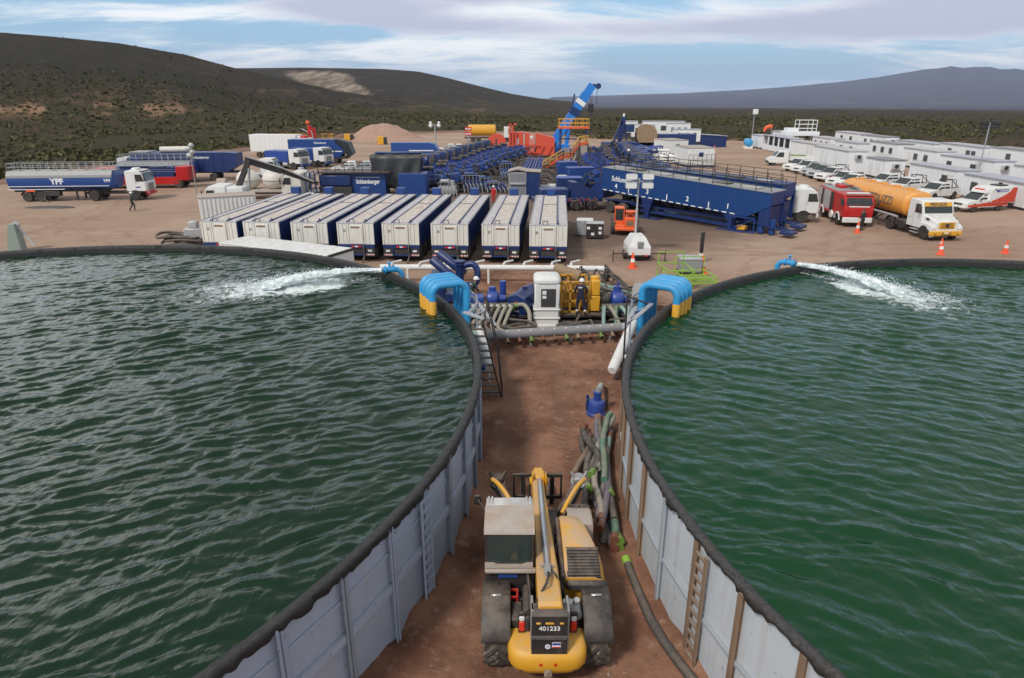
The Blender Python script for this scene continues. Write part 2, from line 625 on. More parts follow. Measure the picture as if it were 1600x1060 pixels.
# ================================================================== SETTING
def vnoise(x, y, seed=0):
	"""smooth value noise on numpy arrays"""
	xi, yi = np.floor(x).astype(int), np.floor(y).astype(int)
	fx, fy = x - xi, y - yi
	fx, fy = fx * fx * (3 - 2 * fx), fy * fy * (3 - 2 * fy)

	def h(a, b):
		n = (a * 374761393 + b * 668265263 + seed * 974711) & 0x7fffffff
		n = ((n ^ (n >> 13)) * 1274126177) & 0x7fffffff
		return ((n ^ (n >> 16)) & 0xffff) / 65535.0
	return (h(xi, yi) * (1 - fx) + h(xi + 1, yi) * fx) * (1 - fy) + (h(xi, yi + 1) * (1 - fx) + h(xi + 1, yi + 1) * fx) * fy


def fbm(x, y, o=4, seed=0):
	t, a, s = 0, .5, 0
	for i in range(o):
		t = t + a * vnoise(x * 2 ** i, y * 2 ** i, seed + i)
		s += a
		a *= .5
	return t / s


def az_of(px):
	return np.arctan2((np.asarray(px, float) - 800) / F_PX, _c + 380 / F_PX * _s)


def skyline(px, ys, dist):
	"""height of a ridge at distance dist whose top shows at these rows of the photograph"""
	out = []
	for x, y in zip(px, ys):
		d = ray(x, y)
		out.append(CAM_H + d.z / math.hypot(d.x, d.y) * dist)
	return out


def smoothstep(a, b, x):
	t = np.clip((x - a) / (b - a), 0, 1)
	return t * t * (3 - 2 * t)


H1X = [-900, -500, -250, 0, 100, 200, 300, 370, 440, 520, 600, 700, 830, 900]
H1Y = [30, 34, 41, 50, 58, 68, 86, 106, 122, 141, 153, 168, 188, 196]
H2X = [100, 250, 370, 480, 600, 655, 700, 750, 800, 850, 900]
H2Y = [112, 108, 107, 106, 108, 112, 122, 135, 147, 155, 160]
MTX = [860, 960, 1060, 1160, 1260, 1330, 1390, 1430, 1460, 1475, 1500, 1515, 1545, 1570, 1600, 1700, 1850, 2100, 2400]
MTY = [152, 149, 146, 141, 133, 126, 118, 110, 106, 104, 107, 104.5, 107, 108, 110, 114, 122, 134, 142]
R1, R2, RM = 560.0, 1300.0, 9000.0
PAD = [(95, -45), (98, 60), (92, 110), (72, 150), (50, 168), (33, 167), (22, 172), (14, 185), (0, 205), (-18, 206), (-40, 190),
	   (-47, 160), (-55, 128), (-60, 104), (-62, 86), (-66, 77), (-80, 68), (-86, 30), (-86, -45)]


def pad_dist(x, y):
	"""signed-ish distance to the pad outline: negative inside"""
	x, y = np.asarray(x, float), np.asarray(y, float)
	d = np.full(x.shape, 1e9)
	ins = np.zeros(x.shape, bool)
	n = len(PAD)
	for i in range(n):
		ax, ay = PAD[i]
		bx, by = PAD[(i + 1) % n]
		t = np.clip(((x - ax) * (bx - ax) + (y - ay) * (by - ay)) / ((bx - ax) ** 2 + (by - ay) ** 2), 0, 1)
		d = np.minimum(d, np.hypot(x - ax - t * (bx - ax), y - ay - t * (by - ay)))
		c = ((ay > y) != (by > y)) & (x < (bx - ax) * (y - ay) / (by - ay + 1e-12) + ax)
		ins ^= c
	return np.where(ins, -d, d)


def ground_z(x, y):
	x, y = np.asarray(x, float), np.asarray(y, float)
	r = np.hypot(x, y)
	a = np.arctan2(x, y)
	z = -.013 * np.clip(r - 260, 0, 2900)
	rough = (fbm(x / 60, y / 60, 4, 3) - .5) * 5 * smoothstep(120, 700, r) + (fbm(x / 14, y / 14, 3, 9) - .5) * .9
	z = z + rough * (1 - smoothstep(2500, 5000, r))
	# near hill on the left
	top = np.interp(a, az_of(H1X), skyline(H1X, H1Y, R1))
	foot = np.interp(a, az_of([-900, 0, 250, 500, 700, 900]), [150, 215, 250, 300, 330, 330])
	s = np.clip((r - foot) / (R1 - foot), 0, 1)
	gul = (fbm(a * 46, r / 260, 4, 21) - .5)
	h1 = (top - 0) * (s ** 1.25) * (1 + .0 * s) + gul * 16 * s * (1 - s)
	h1 = np.where(r > R1, top - (r - R1) * .10 + (fbm(x / 90, y / 90, 3, 5) - .5) * 2, h1)
	w = np.where(r > foot, 1, 0)
	z = np.where((w > 0) & (a < az_of(900)), np.maximum(z, h1 * 1.0), z)
	# flat-topped hill beyond it
	top2 = np.interp(a, az_of(H2X), skyline(H2X, H2Y, R2), left=skyline([100], [112], R2)[0], right=-60)
	s2 = np.clip((r - 760) / (R2 - 760), 0, 1)
	gul2 = (fbm(a * 90, r / 420, 4, 31) - .5)
	h2 = -6 + (top2 + 6) * s2 ** 1.1 + gul2 * 26 * s2 * (1 - s2)
	h2 = np.where(r > R2, top2 - (r - R2) * .03, h2)
	z = np.where((r > 760) & (a < az_of(905)), np.maximum(z, h2), z)
	# far range
	mt = np.interp(a, az_of(MTX), skyline(MTX, MTY, RM), left=-40)
	mt = mt + (fbm(a * 70, a * 0 + 3.3, 5, 91) - .5) * 34 * np.clip(mt / 250, 0, 1)
	s3 = np.clip((r - 5200) / (RM - 5200), 0, 1)
	g3 = fbm(a * 130, r / 900, 5, 41) - .5
	hm = -36 + (mt + 36) * s3 ** 1.5 + g3 * 190 * s3 * (1 - s3) * np.clip(mt / 300, 0, 1)
	hm = np.where(r > RM, mt - (r - RM) * .05, hm)
	z = np.where((r > 5200), np.maximum(z, hm), z)
	# the pad has been levelled
	pd = pad_dist(x, y)
	lev = smoothstep(0, 26, pd)
	return np.where(pd < 0, -.06, z * lev - .06 * (1 - lev))


def grid_mesh(name, P, nu, nv, mat, attr=None, smooth=True):
	"""P: (nu*nv,3) array laid out row by row"""
	me = bpy.data.meshes.new(name)
	idx = np.arange(nu * nv).reshape(nu, nv)
	q = np.stack([idx[:-1, :-1], idx[1:, :-1], idx[1:, 1:], idx[:-1, 1:]], -1).reshape(-1, 4)
	me.vertices.add(nu * nv)
	me.vertices.foreach_set('co', np.asarray(P, np.float32).ravel())
	me.loops.add(q.size)
	me.loops.foreach_set('vertex_index', q.ravel().astype(np.int32))
	me.polygons.add(len(q))
	me.polygons.foreach_set('loop_start', np.arange(0, q.size, 4, dtype=np.int32))
	me.polygons.foreach_set('loop_total', np.full(len(q), 4, np.int32))
	me.polygons.foreach_set('use_smooth', np.full(len(q), smooth))
	for an, arr in (attr or {}).items():
		at = me.attributes.new(an, 'FLOAT', 'POINT')
		at.data.foreach_set('value', np.asarray(arr, np.float32).ravel())
	me.update()
	me.validate()
	return link_mesh(name, me, mat)


def scrub_material():
	m = bpy.data.materials.new('dry_scrubland')
	m.use_nodes = True
	k = NT(m.node_tree)
	out = k.n('ShaderNodeOutputMaterial')
	b = k.n('ShaderNodeBsdfPrincipled')
	b.inputs['Roughness'].default_value = .95
	b.inputs['Specular IOR Level'].default_value = .1
	k.link(b.outputs[0], out.inputs[0])
	tc = k.n('ShaderNodeTexCoord').outputs['Object']
	cliff = k.n('ShaderNodeAttribute', attribute_name='cliff').outputs['Fac']
	bare = k.n('ShaderNodeAttribute', attribute_name='bare').outputs['Fac']
	far = k.n('ShaderNodeAttribute', attribute_name='far').outputs['Fac']
	soil = k.mix(k.noise(tc, .09, 6, .6), (.066, .039, .025), (.115, .072, .048))
	soil = k.mix(k.smooth(k.noise(tc, .9, 5, .7), .4, .7), soil, (.06, .040, .028))
	soil = k.mix(k.math('MULTIPLY', bare, .9), soil, (.21, .125, .09))
	n = k.noise(tc, .55, 7, .68)
	n2 = k.noise(tc, .022, 6, .6)
	bush = k.smooth(k.math('ADD', n, k.math('MULTIPLY', k.math('SUBTRACT', n2, .5), .35)), .36, .52)
	veg = k.mix(k.noise(tc, .06, 5, .6), (.021, .021, .010), (.034, .032, .016))
	veg = k.mix(k.smooth(k.noise(tc, 2.1, 4, .6), .35, .65), veg, (.018, .016, .010))
	bush = k.math('MULTIPLY', bush, k.math('SUBTRACT', 1.0, k.math('MULTIPLY', bare, .85)))
	c = k.mix(k.math('MULTIPLY', bush, .95), soil, veg)
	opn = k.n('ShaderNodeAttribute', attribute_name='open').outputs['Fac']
	c = k.mix(opn, c, k.mix(1.0, c, (1.55, 1.55, 1.25), 'MULTIPLY'))  # hills stay darker than open ground: cloud shadow put into their colour
	plain = k.mix(k.smooth(k.noise(k.mapping(tc, (.0012, .006, 1)), 1.0, 7, .6), .42, .62), (.050, .047, .060), (.125, .11, .115))  # far land tinted blue-violet: part of the haze put into its colour
	c = k.mix(far, c, plain)
	rock = k.mix(k.smooth(k.noise(k.mapping(tc, (.085, .010, .012)), 1.0, 6, .68), .36, .62), (.12, .085, .06), (.34, .28, .21))
	rock = k.mix(k.smooth(k.noise(k.mapping(tc, (.05, .05, .25)), 1, 4), .55, .7), rock, (.16, .10, .075))
	c = k.mix(cliff, c, rock)
	k.link(c, b.inputs['Base Color'])
	bp = k.n('ShaderNodeBump')
	bp.inputs['Strength'].default_value = .8
	bp.inputs['Distance'].default_value = .8
	k.link(k.math('ADD', k.noise(tc, .5, 6, .65), k.math('MULTIPLY', bush, .5)), bp.inputs['Height'])
	k.link(bp.outputs[0], b.inputs['Normal'])
	return m


def build_terrain():
	na, nr = 620, 330
	a = np.linspace(R(-86), R(86), na)
	r = np.concatenate([np.linspace(3, 60, 12), np.geomspace(63, 13500, nr - 12)])
	r = np.sort(np.concatenate([r, [R1, R1 + 3, R2, R2 + 5, RM, RM + 20]]))
	A, Rr = np.meshgrid(a, r, indexing='ij')
	X, Y = Rr * np.sin(A), Rr * np.cos(A)
	Z = ground_z(X, Y)
	pxl = 800 + np.tan(A) * F_PX / _c            # used only to read where the scarp lies on the slope
	dep = Y * _c - (Z - CAM_H) * _s
	row = 530 + F_PX * (-(Y * _s + (Z - CAM_H) * _c)) / np.maximum(dep, 1)
	col = 800 + F_PX * X / np.maximum(dep, 1)
	jit = (fbm(A * 60, Rr / 50, 4, 77) - .5)
	top = np.interp(col, [440, 470, 520, 538, 560, 583], [113, 113, 112, 114, 130, 149])
	bot = np.interp(col, [440, 455, 480, 520, 560, 583], [112, 124, 134, 142, 150, 152])
	cl = smoothstep(-1, 2, row - top - jit * 9) * smoothstep(-1, 3, bot - row + jit * 16) * ((col > 440) & (col < 585)) * (Rr > 700) * (Rr < 1400)
	b1 = smoothstep(.50, .62, fbm(X / 34, Y / 22, 4, 55)) * smoothstep(-190, -150, -np.abs(row - 168) * 10 - 0) * 0
	scar = smoothstep(.50, .60, fbm(A * 40, Rr / 26, 4, 56)) * np.exp(-((row - 170) / 13) ** 2) * (col < 290)
	scar = np.maximum(scar, .4 * smoothstep(.60, .68, fbm(A * 50, Rr / 40, 4, 66)) * (row > 140) * (row < 185) * (col < 760))
	far = smoothstep(1500, 3200, Rr) * (Z < 40)
	mtn = smoothstep(5200, 6500, Rr)
	bare = np.maximum(b1, scar)
	bare = np.maximum(bare, smoothstep(16, 0, pad_dist(X, Y)) * .9)
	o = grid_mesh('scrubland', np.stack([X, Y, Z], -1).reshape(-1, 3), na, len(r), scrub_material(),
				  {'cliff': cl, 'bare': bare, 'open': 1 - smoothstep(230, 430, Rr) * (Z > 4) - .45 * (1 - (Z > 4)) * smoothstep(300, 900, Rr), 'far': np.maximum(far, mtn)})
	kind(o, 'structure')


build_terrain()


def pad_material():
	m = bpy.data.materials.new('packed_earth')
	m.use_nodes = True
	k = NT(m.node_tree)
	out = k.n('ShaderNodeOutputMaterial')
	b = k.n('ShaderNodeBsdfPrincipled')
	b.inputs['Roughness'].default_value = .92
	b.inputs['Specular IOR Level'].default_value = .15
	k.link(b.outputs[0], out.inputs[0])
	tc = k.n('ShaderNodeTexCoord').outputs['Object']
	x, y, z = k.n('ShaderNodeSeparateXYZ', i_0=tc).outputs
	n_big = k.noise(tc, .075, 7, .66)
	n_mid = k.noise(tc, .45, 7, .62)
	n_fine = k.noise(tc, 5.5, 8, .7)
	drag = k.noise(k.mapping(tc, (.14, .55, 1), (0, 0, R(14))), 1.0, 8, .66, 1.4)
	beige = k.mix(k.smooth(n_big, .35, .65), (.32, .215, .155), (.41, .295, .225))
	beige = k.mix(k.math('MULTIPLY', k.smooth(drag, .42, .75), .55), beige, (.30, .195, .145))
	red = k.mix(k.smooth(n_mid, .35, .68), (.150, .070, .044), (.32, .165, .105))
	red = k.mix(k.smooth(k.noise(tc, 1.6, 6, .7), .55, .72), red, (.34, .215, .155))
	# freshly churned soil between the tanks and around the pumps
	ex = k.math('DIVIDE', k.math('SUBTRACT', x, .6), 10.5)
	ey = k.math('DIVIDE', k.math('SUBTRACT', y, 15.0), 27.0)
	q = k.math('ADD', k.math('POWER', ex, 2.0), k.math('POWER', ey, 2.0))
	q = k.math('ADD', q, k.math('MULTIPLY', k.math('SUBTRACT', n_mid, .5), .7))
	fresh = k.smooth(q, 1.25, .72)
	c = k.mix(fresh, beige, red)
	# oily ground under the machinery spread
	ox = k.math('DIVIDE', k.math('SUBTRACT', x, 6.0), 19.0)
	oy = k.math('DIVIDE', k.math('SUBTRACT', y, 68.0), 27.0)
	oq = k.math('ADD', k.math('ADD', k.math('POWER', ox, 2.0), k.math('POWER', oy, 2.0)), k.math('MULTIPLY', k.math('SUBTRACT', n_mid, .5), .9))
	c = k.mix(k.math('MULTIPLY', k.smooth(oq, 1.1, .45), .72), c, (.080, .058, .048))
	# wheel ruts along the passage
	wob = k.math('MULTIPLY', k.math('SUBTRACT', k.noise(k.mapping(tc, (0.01, .25, 1)), 1.0, 2), .5), 1.2)
	xs = k.math('ADD', x, wob)
	rut = None
	for c0 in (-.15, 1.75):
		rr = k.smooth(k.math('ABSOLUTE', k.math('SUBTRACT', xs, c0)), .42, .16)
		rut = rr if rut is None else k.math('MAXIMUM', rut, rr)
	ax = k.math('ABSOLUTE', k.math('SUBTRACT', k.math('FRACT', k.math('ADD', k.math('MULTIPLY', xs, .52), .08)), .5))
	tread = k.math('SINE', k.math('MULTIPLY', k.math('ADD', y, k.math('MULTIPLY', ax, 1.1)), 21.0))
	tread = k.math('MULTIPLY', tread, k.math('MULTIPLY', rut, k.smooth(n_mid, .35, .6)))
	tread = k.math('MULTIPLY', tread, k.math('MULTIPLY', k.smooth(y, 26.0, 23.0), k.smooth(y, 12.0, 14.0)))
	c = k.mix(k.math('MULTIPLY', k.math('MULTIPLY', rut, fresh), .35), c, (.20, .115, .078))
	c = k.mix(k.math('MULTIPLY', k.smooth(n_fine, .54, .74), .5), c, (.40, .30, .24))
	c = k.mix(k.math('MULTIPLY', k.smooth(n_fine, .46, .26), .5), c, (.10, .06, .042))
	trk = None
	for cxx, cyy, rad_ in ((-58, 20, 41), (-30, 96, 44), (42, 20, 33), (34, 96, 52), (-70, 52, 33), (60, 30, 40), (18, 8, 37), (-52, 108, 52)):
		dd = k.math('SUBTRACT', k.vmath('DISTANCE', tc, (cxx, cyy, 0)), k.math('ADD', rad_, k.math('MULTIPLY', k.math('SUBTRACT', n_big, .5), 9.0)))
		dd = k.math('ABSOLUTE', k.math('SUBTRACT', k.math('ABSOLUTE', dd), .95))
		v = k.smooth(dd, .36, .12)
		trk = v if trk is None else k.math('MAXIMUM', trk, v)
	trk = k.math('MULTIPLY', k.math('MULTIPLY', trk, k.smooth(n_mid, .35, .62)), k.math('SUBTRACT', 1.0, fresh))
	c = k.mix(k.math('MULTIPLY', trk, .45), c, (.22, .14, .10))
	k.link(c, b.inputs['Base Color'])
	bp = k.n('ShaderNodeBump')
	bp.inputs['Strength'].default_value = .9
	bp.inputs['Distance'].default_value = .07
	hgt = k.math('ADD', k.math('MULTIPLY', n_fine, .55), k.math('MULTIPLY', k.noise(tc, 1.3, 5, .6), .9))
	hgt = k.math('ADD', hgt, k.math('MULTIPLY', tread, .22))
	hgt = k.math('ADD', hgt, k.math('MULTIPLY', k.noise(tc, 22.0, 4, .6), .18))
	k.link(hgt, bp.inputs['Height'])
	k.link(bp.outputs[0], b.inputs['Normal'])
	return m


M['earth'] = pad_material()


def build_pad():
	mb = MB()
	P = []
	n = len(PAD)
	for i in range(n):
		a, b = Vector((*PAD[i], 0)), Vector((*PAD[(i + 1) % n], 0))
		st = max(2, int((b - a).length / 3))
		for j in range(st):
			p = a.lerp(b, j / st)
			w = (mnoise.noise(p * .12) * 3.0 + mnoise.noise(p * .5) * .8)
			c = Vector((5, 70, 0))
			p = p + (p - c).normalized() * w
			P.append((p.x, p.y, 0.0))
	mb.add(P, [tuple(range(len(P)))])
	kind(part('gravel_pad', mb, M['earth'], smooth=0), 'structure')
	# close by, the soil between the tanks is a real uneven surface lying on the pad
	nx, ny = 150, 420
	xs, ys = np.linspace(-6.5, 9.5, nx), np.linspace(3.5, 33.5, ny)
	X, Y = np.meshgrid(xs, ys, indexing='ij')
	Z = .02 + (fbm(X / 1.3, Y / 1.3, 5, 12) - .35) * .10 + (fbm(X * 2.2, Y * 2.2, 3, 14) - .5) * .03
	for c0 in (-.15, 1.75):
		wob = .12 * np.sin(Y * .35 + c0)
		rut = np.exp(-((X - c0 - wob) / .26) ** 2)
		Z -= rut * .035
		Z += rut * .014 * np.sin((Y + np.abs(X - c0 - wob) * 1.1) * 21) * (Y > 12) * (Y < 25) * smoothstep(.35, .55, fbm(X * .8, Y * .8, 2, 8))
	edge = np.minimum.reduce([X + 6.5, 9.5 - X, 33.5 - Y, Y - 3.5])
	Z = Z * smoothstep(0, 1.2, edge) - .02 * (1 - smoothstep(0, .8, edge)) + .008
	# soil thrown up against the tank walls
	for cx, cy in ((-18.37, 16.93), (20.17, 13.92)):
		dd = np.hypot(X - cx, Y - cy) - 17.35
		Z += .28 * np.exp(-np.clip(dd, 0, 9) / .35) * smoothstep(.3, .6, fbm(X / 1.1, Y / 1.1, 3, 44) + .1) * (edge > .5)
	kind(grid_mesh('churned_soil', np.stack([X, Y, Z], -1).reshape(-1, 3), nx, ny, M['earth']), 'structure')
	# loose stones
	mb = MB()
	rnd = random.Random(3)
	for i in range(900):
		x, y = rnd.uniform(-4, 8), rnd.uniform(6, 34) if rnd.random() < .8 else rnd.uniform(34, 48)
		if math.hypot(x + 18.37, y - 16.93) < 17.8 or math.hypot(x - 20.17, y - 13.92) < 17.7:
			continue
		s = rnd.uniform(.012, .035) * (2.0 if rnd.random() < .06 else 1)
		mb.sphere((x, y, .045 + s * .3), (s * rnd.uniform(.8, 1.5), s * rnd.uniform(.8, 1.5), s * .7), 6, 4)
	stone = paint('loose_stone', (.33, .25, .20), .9, dust=.2, var=.4, scale=3)
	kind(part('loose_stones', mb, stone, smooth=0), 'stuff')
	# spoil heap at the far edge and a low earth bank round the left edge
	na, nr = 70, 26
	c = G(588, 221)
	A, Q = np.meshgrid(np.linspace(0, 2 * PI, na), np.linspace(0, 1, nr), indexing='ij')
	rx, ry = 12.5, 7.5
	X, Y = c.x + 1.0 + rx * Q * np.cos(A), c.y + 4 + ry * Q * np.sin(A)
	Z = 3.9 * (1 - smoothstep(0, 1, Q)) * (.75 + .5 * fbm(X / 4, Y / 4, 4, 5)) + (fbm(X, Y, 3, 6) - .5) * .35 * (1 - Q) - .05
	heap = paint('spoil_earth', (.34, .20, .15), .95, dust=.4, var=.3, scale=.4, bump=.4)
	kind(grid_mesh('spoil_heap', np.stack([X, Y, Z], -1).reshape(-1, 3), na, nr, heap), 'structure')
	line = [(-86, 62), (-80, 70), (-70, 77), (-64, 84), (-61, 96), (-59, 108), (-55, 128), (-48, 158), (-41, 190), (-20, 206), (0, 206), (13, 188)]
	L = [Vector((x, y, 0)) for x, y in line]
	pts, nb = [], 9
	rows = 0
	for i in range(len(L) - 1):
		st = int((L[i + 1] - L[i]).length / 1.2)
		t = (L[i + 1] - L[i]).normalized()
		nn = Vector((t.y, -t.x, 0))
		for j in range(st):
			p = L[i].lerp(L[i + 1], j / st)
			hh = .35 + .9 * max(0, mnoise.noise(p * .07) + .25) + .3 * mnoise.noise(p * .4)
			for q in range(nb):
				w = (q / (nb - 1) - .5) * 2
				pz = max(0, hh) * (1 - w * w) ** 1.2 + .12 * mnoise.noise(p * .9 + Vector((q, 0, 0))) * (1 - w * w) - .04
				pp = p - nn * (w * (2.1 + .8 * mnoise.noise(p * .15)))
				pts.append((pp.x, pp.y, pz))
			rows += 1
	bank = paint('bank_earth', (.17, .085, .058), .95, dust=.25, var=.35, scale=.5, bump=.5)
	kind(grid_mesh('earth_bank', np.array(pts), rows, nb, bank), 'structure')


build_pad()


# ------------------------------------------------------------------ bushes
def build_scrub():
	m = bpy.data.materials.new('scrub_leaves')
	m.use_nodes = True
	k = NT(m.node_tree)
	out = k.n('ShaderNodeOutputMaterial')
	b = k.n('ShaderNodeBsdfPrincipled')
	b.inputs['Roughness'].default_value = .9
	b.inputs['Specular IOR Level'].default_value = .1
	k.link(b.outputs[0], out.inputs[0])
	t = k.n('ShaderNodeAttribute', attribute_name='tone').outputs['Fac']
	c = k.ramp(t, (0, (.060, .062, .026)), (.35, (.098, .096, .040)), (.65, (.135, .125, .058)), (.85, (.17, .14, .082)), (1, (.20, .15, .10)))
	k.link(c, b.inputs['Base Color'])
	cand = []
	for n, r0, r1, p in ((6500, 62, 170, .5), (17000, 170, 420, .5), (13000, 420, 900, .6)):
		a = RNG.uniform(R(-52), R(50), n)
		r = np.sqrt(RNG.uniform(r0 * r0, r1 * r1, n))
		x, y = r * np.sin(a), r * np.cos(a)
		keep = (pad_dist(x, y) > 2.0) & (fbm(x / 23, y / 23, 3, 71) + RNG.uniform(-.2, .2, n) > .43)
		keep &= ~((r > 420) & (np.abs(fbm(x / 40, y / 40, 2, 5) - .5) < .01))
		cand.append(np.stack([x[keep], y[keep], r[keep]], -1))
	C = np.concatenate(cand)
	Zb = ground_z(C[:, 0], C[:, 1])
	V, T = [], []
	for (x, y, r), zb in zip(C, Zb):
		nl = 46 if r < 130 else 26 if r < 220 else 12 if r < 420 else 6
		s = RNG.gamma(5, .2) * (.95 if r < 150 else .62)
		s = min(max(s, .40), 1.7) * .85
		hgt = s * RNG.uniform(.65, 1.0)
		th = RNG.uniform(0, 2 * PI, nl)
		ph = np.arccos(RNG.uniform(0, 1, nl))
		rad = RNG.uniform(.55, 1.0, nl) ** .6
		lump = .8 + .35 * np.sin(th * 3 + x) * np.sin(ph * 2)
		px = x + s * rad * lump * np.sin(ph) * np.cos(th)
		py = y + s * rad * lump * np.sin(ph) * np.sin(th)
		pz = zb + .05 + hgt * rad * lump * np.cos(ph)
		q = s * RNG.uniform(.22, .5, nl) * (1.0 if r < 220 else 1.6)
		n1 = RNG.normal(size=(nl, 3))
		n1 /= np.linalg.norm(n1, axis=1, keepdims=True)
		n2 = np.cross(n1, RNG.normal(size=(nl, 3)))
		n2 /= np.linalg.norm(n2, axis=1, keepdims=True)
		ctr = np.stack([px, py, pz], -1)
		a1, a2 = n1 * q[:, None], n2 * (q * .7)[:, None]
		V.append(np.stack([ctr - a1, ctr + a2 * .9, ctr + a1, ctr - a2], 1).reshape(-1, 3))
		tone = np.clip(RNG.beta(2, 2.3) * .85 * (1 if r < 300 else .75) + RNG.uniform(-.12, .12, nl), 0, 1)
		T.append(np.repeat(tone, 4))
	V, T = np.concatenate(V), np.concatenate(T)
	nq = len(V) // 4
	me = bpy.data.meshes.new('scrub_bushes')
	me.vertices.add(len(V))
	me.vertices.foreach_set('co', V.astype(np.float32).ravel())
	me.loops.add(nq * 4)
	me.loops.foreach_set('vertex_index', np.arange(nq * 4, dtype=np.int32))
	me.polygons.add(nq)
	me.polygons.foreach_set('loop_start', np.arange(0, nq * 4, 4, dtype=np.int32))
	me.polygons.foreach_set('loop_total', np.full(nq, 4, np.int32))
	at = me.attributes.new('tone', 'FLOAT', 'POINT')
	at.data.foreach_set('value', T.astype(np.float32))
	me.update()
	o = link_mesh('scrub_bushes', me, m)
	kind(o, 'stuff')
	o['label'], o['category'] = 'low dark green and brown scrub bushes covering the land beyond the pad', 'bushes'


build_scrub()

# ================================================================== WATER TANKS
RIM_Z, WATER_Z, TR = 2.85, 2.57, 17.38
TANKS = {'L': (-18.37, 16.93, 17.44), 'R': (20.17, 13.92, 17.31)}


def build_tank(key, label, a0, a1, wall, postmat):
	cx, cy, rr = TANKS[key]
	t = root('water_tank', label, 'water tank', (cx, cy, 0), group='round open water tanks')
	n = 80
	ro = rr - .05
	pts = [(ro * math.cos(2 * PI * i / n), ro * math.sin(2 * PI * i / n)) for i in range(n)]
	pin = [((ro - .05) * math.cos(2 * PI * i / n), (ro - .05) * math.sin(2 * PI * i / n)) for i in range(n)]
	mb = MB()
	rings = []
	for i in range(n):
		rings.append([(*pts[i], 0), (*pts[i], RIM_Z - .03), (*pin[i], RIM_Z - .03), (*pin[i], 0)])
	rings.append(rings[0])
	mb.loft(rings, caps=False)
	part('wall', mb, wall, t, smooth=0)
	# stiffener rail round the wall, only where the outside faces the passage
	vis = [i for i in range(n) if a0 <= ((2 * PI * i / n - (a0 + a1) / 2 + PI) % (2 * PI) - PI) + (a0 + a1) / 2 <= a1]
	for zz, kk, ww, hh in (((1.42, 1.0025, .07, .17), (2.18, 1.0012, .035, .05)) if key == 'L' else ((1.30, 1.0025, .07, .06),)):
		mb = MB()
		for i in vis:
			j = (i + 1) % n
			if j not in vis:
				continue
			mb.bar((*(Vector(pts[i]) * kk), zz), (*(Vector(pts[j]) * kk), zz), ww, hh)
		part('stiffener_rail', mb, wall if key == 'L' else M['post'], t, smooth=0)
	for i in vis:
		mb = MB()
		a = 2 * PI * i / n
		u = Vector((math.cos(a), math.sin(a), 0))
		v = Vector((-u.y, u.x, 0))
		p = u * (ro + .06)
		d = .13 if key == 'R' else .10
		for q in ((-.045, .045) if key == 'L' else (0,)):
			mb.bar(p + v * q + Vector((0, 0, .02)) + u * d / 4, p + v * q + Vector((0, 0, RIM_Z - .1)) + u * d / 4, .022 if key == 'L' else .05, d)
		mb.bar(p + v * .0 - u * .03 + Vector((0, 0, .02)), p - u * .03 + Vector((0, 0, RIM_Z - .1)), .17, .025)
		pm = postmat[0] if random.random() < postmat[2] else postmat[1]
		part('post', mb, pm, t, smooth=0)
	# black liner folded over the rim with a ragged hanging edge
	rings = []
	na = 1500
	for i in range(na):
		a = 2 * PI * i / na
		u = Vector((math.cos(a), math.sin(a), 0))
		w1 = mnoise.noise(Vector((u.x * 26, u.y * 26, cx)))
		w2 = mnoise.noise(Vector((u.x * 110, u.y * 110, cx)))
		w3 = mnoise.noise(Vector((u.x * 260, u.y * 260, cx)))
		hang = (.18 if key == 'L' else .12) + .11 * w1 + .045 * w2 + .02 * w3
		rib = .012 * (1 if i % 5 == 0 else 0)
		puff = .022 * w2 + .016 * w3
		prof = [(-.24, -.7), (-.16, -.16), (-.135 + puff * .4, -.02 + rib), (-.07, .008 + rib + puff * .3), (.02, .008 + rib + puff * .3), (.052 + puff * .5, -.02), (.066 + puff * 1.3, -hang * .5), (.058 + puff * 1.2, -hang), (.036, -hang + .01)]
		rings.append([tuple(u * (rr + pr) + Vector((0, 0, RIM_Z + pz))) for pr, pz in prof])
	rings.append(rings[0])
	mb = MB()
	mb.loft(rings, caps=False, closed=False)
	part('liner', mb, M['liner'], t, smooth=60)
	# rung ladder bolted to the outside of the wall
	q = G(672, 790, 2.4) if key == 'L' else G(1096, 880, 2.4)
	a = math.atan2(q.y - cy, q.x - cx)
	u = Vector((math.cos(a), math.sin(a), 0))
	v = Vector((-u.y, u.x, 0))
	mb = MB()
	for sgn in (-.19, .19):
		mb.bar(u * (ro + .10) + v * sgn + Vector((0, 0, .15)), u * (ro + .10) + v * sgn + Vector((0, 0, RIM_Z - .2)), .045, .09)
	for i in range(10):
		z = .3 + i * .25
		mb.bar(u * (ro + .10) - v * .19 + Vector((0, 0, z)), u * (ro + .10) + v * .19 + Vector((0, 0, z)), .05, .05)
	part('wall_ladder', mb, wall if key == 'L' else M['rust'], t, smooth=0)
	return t


tank_left = build_tank('L', 'round open steel water tank left of the passage with bluish panel wall', R(-52), R(52), M['pale_wall'], (M['pale_wall'], M['post'], .8))
tank_right = build_tank('R', 'round open steel water tank right of the passage with rusty wall posts', R(128), R(228), M['grey_wall'], (M['rust'], M['post'], .62))


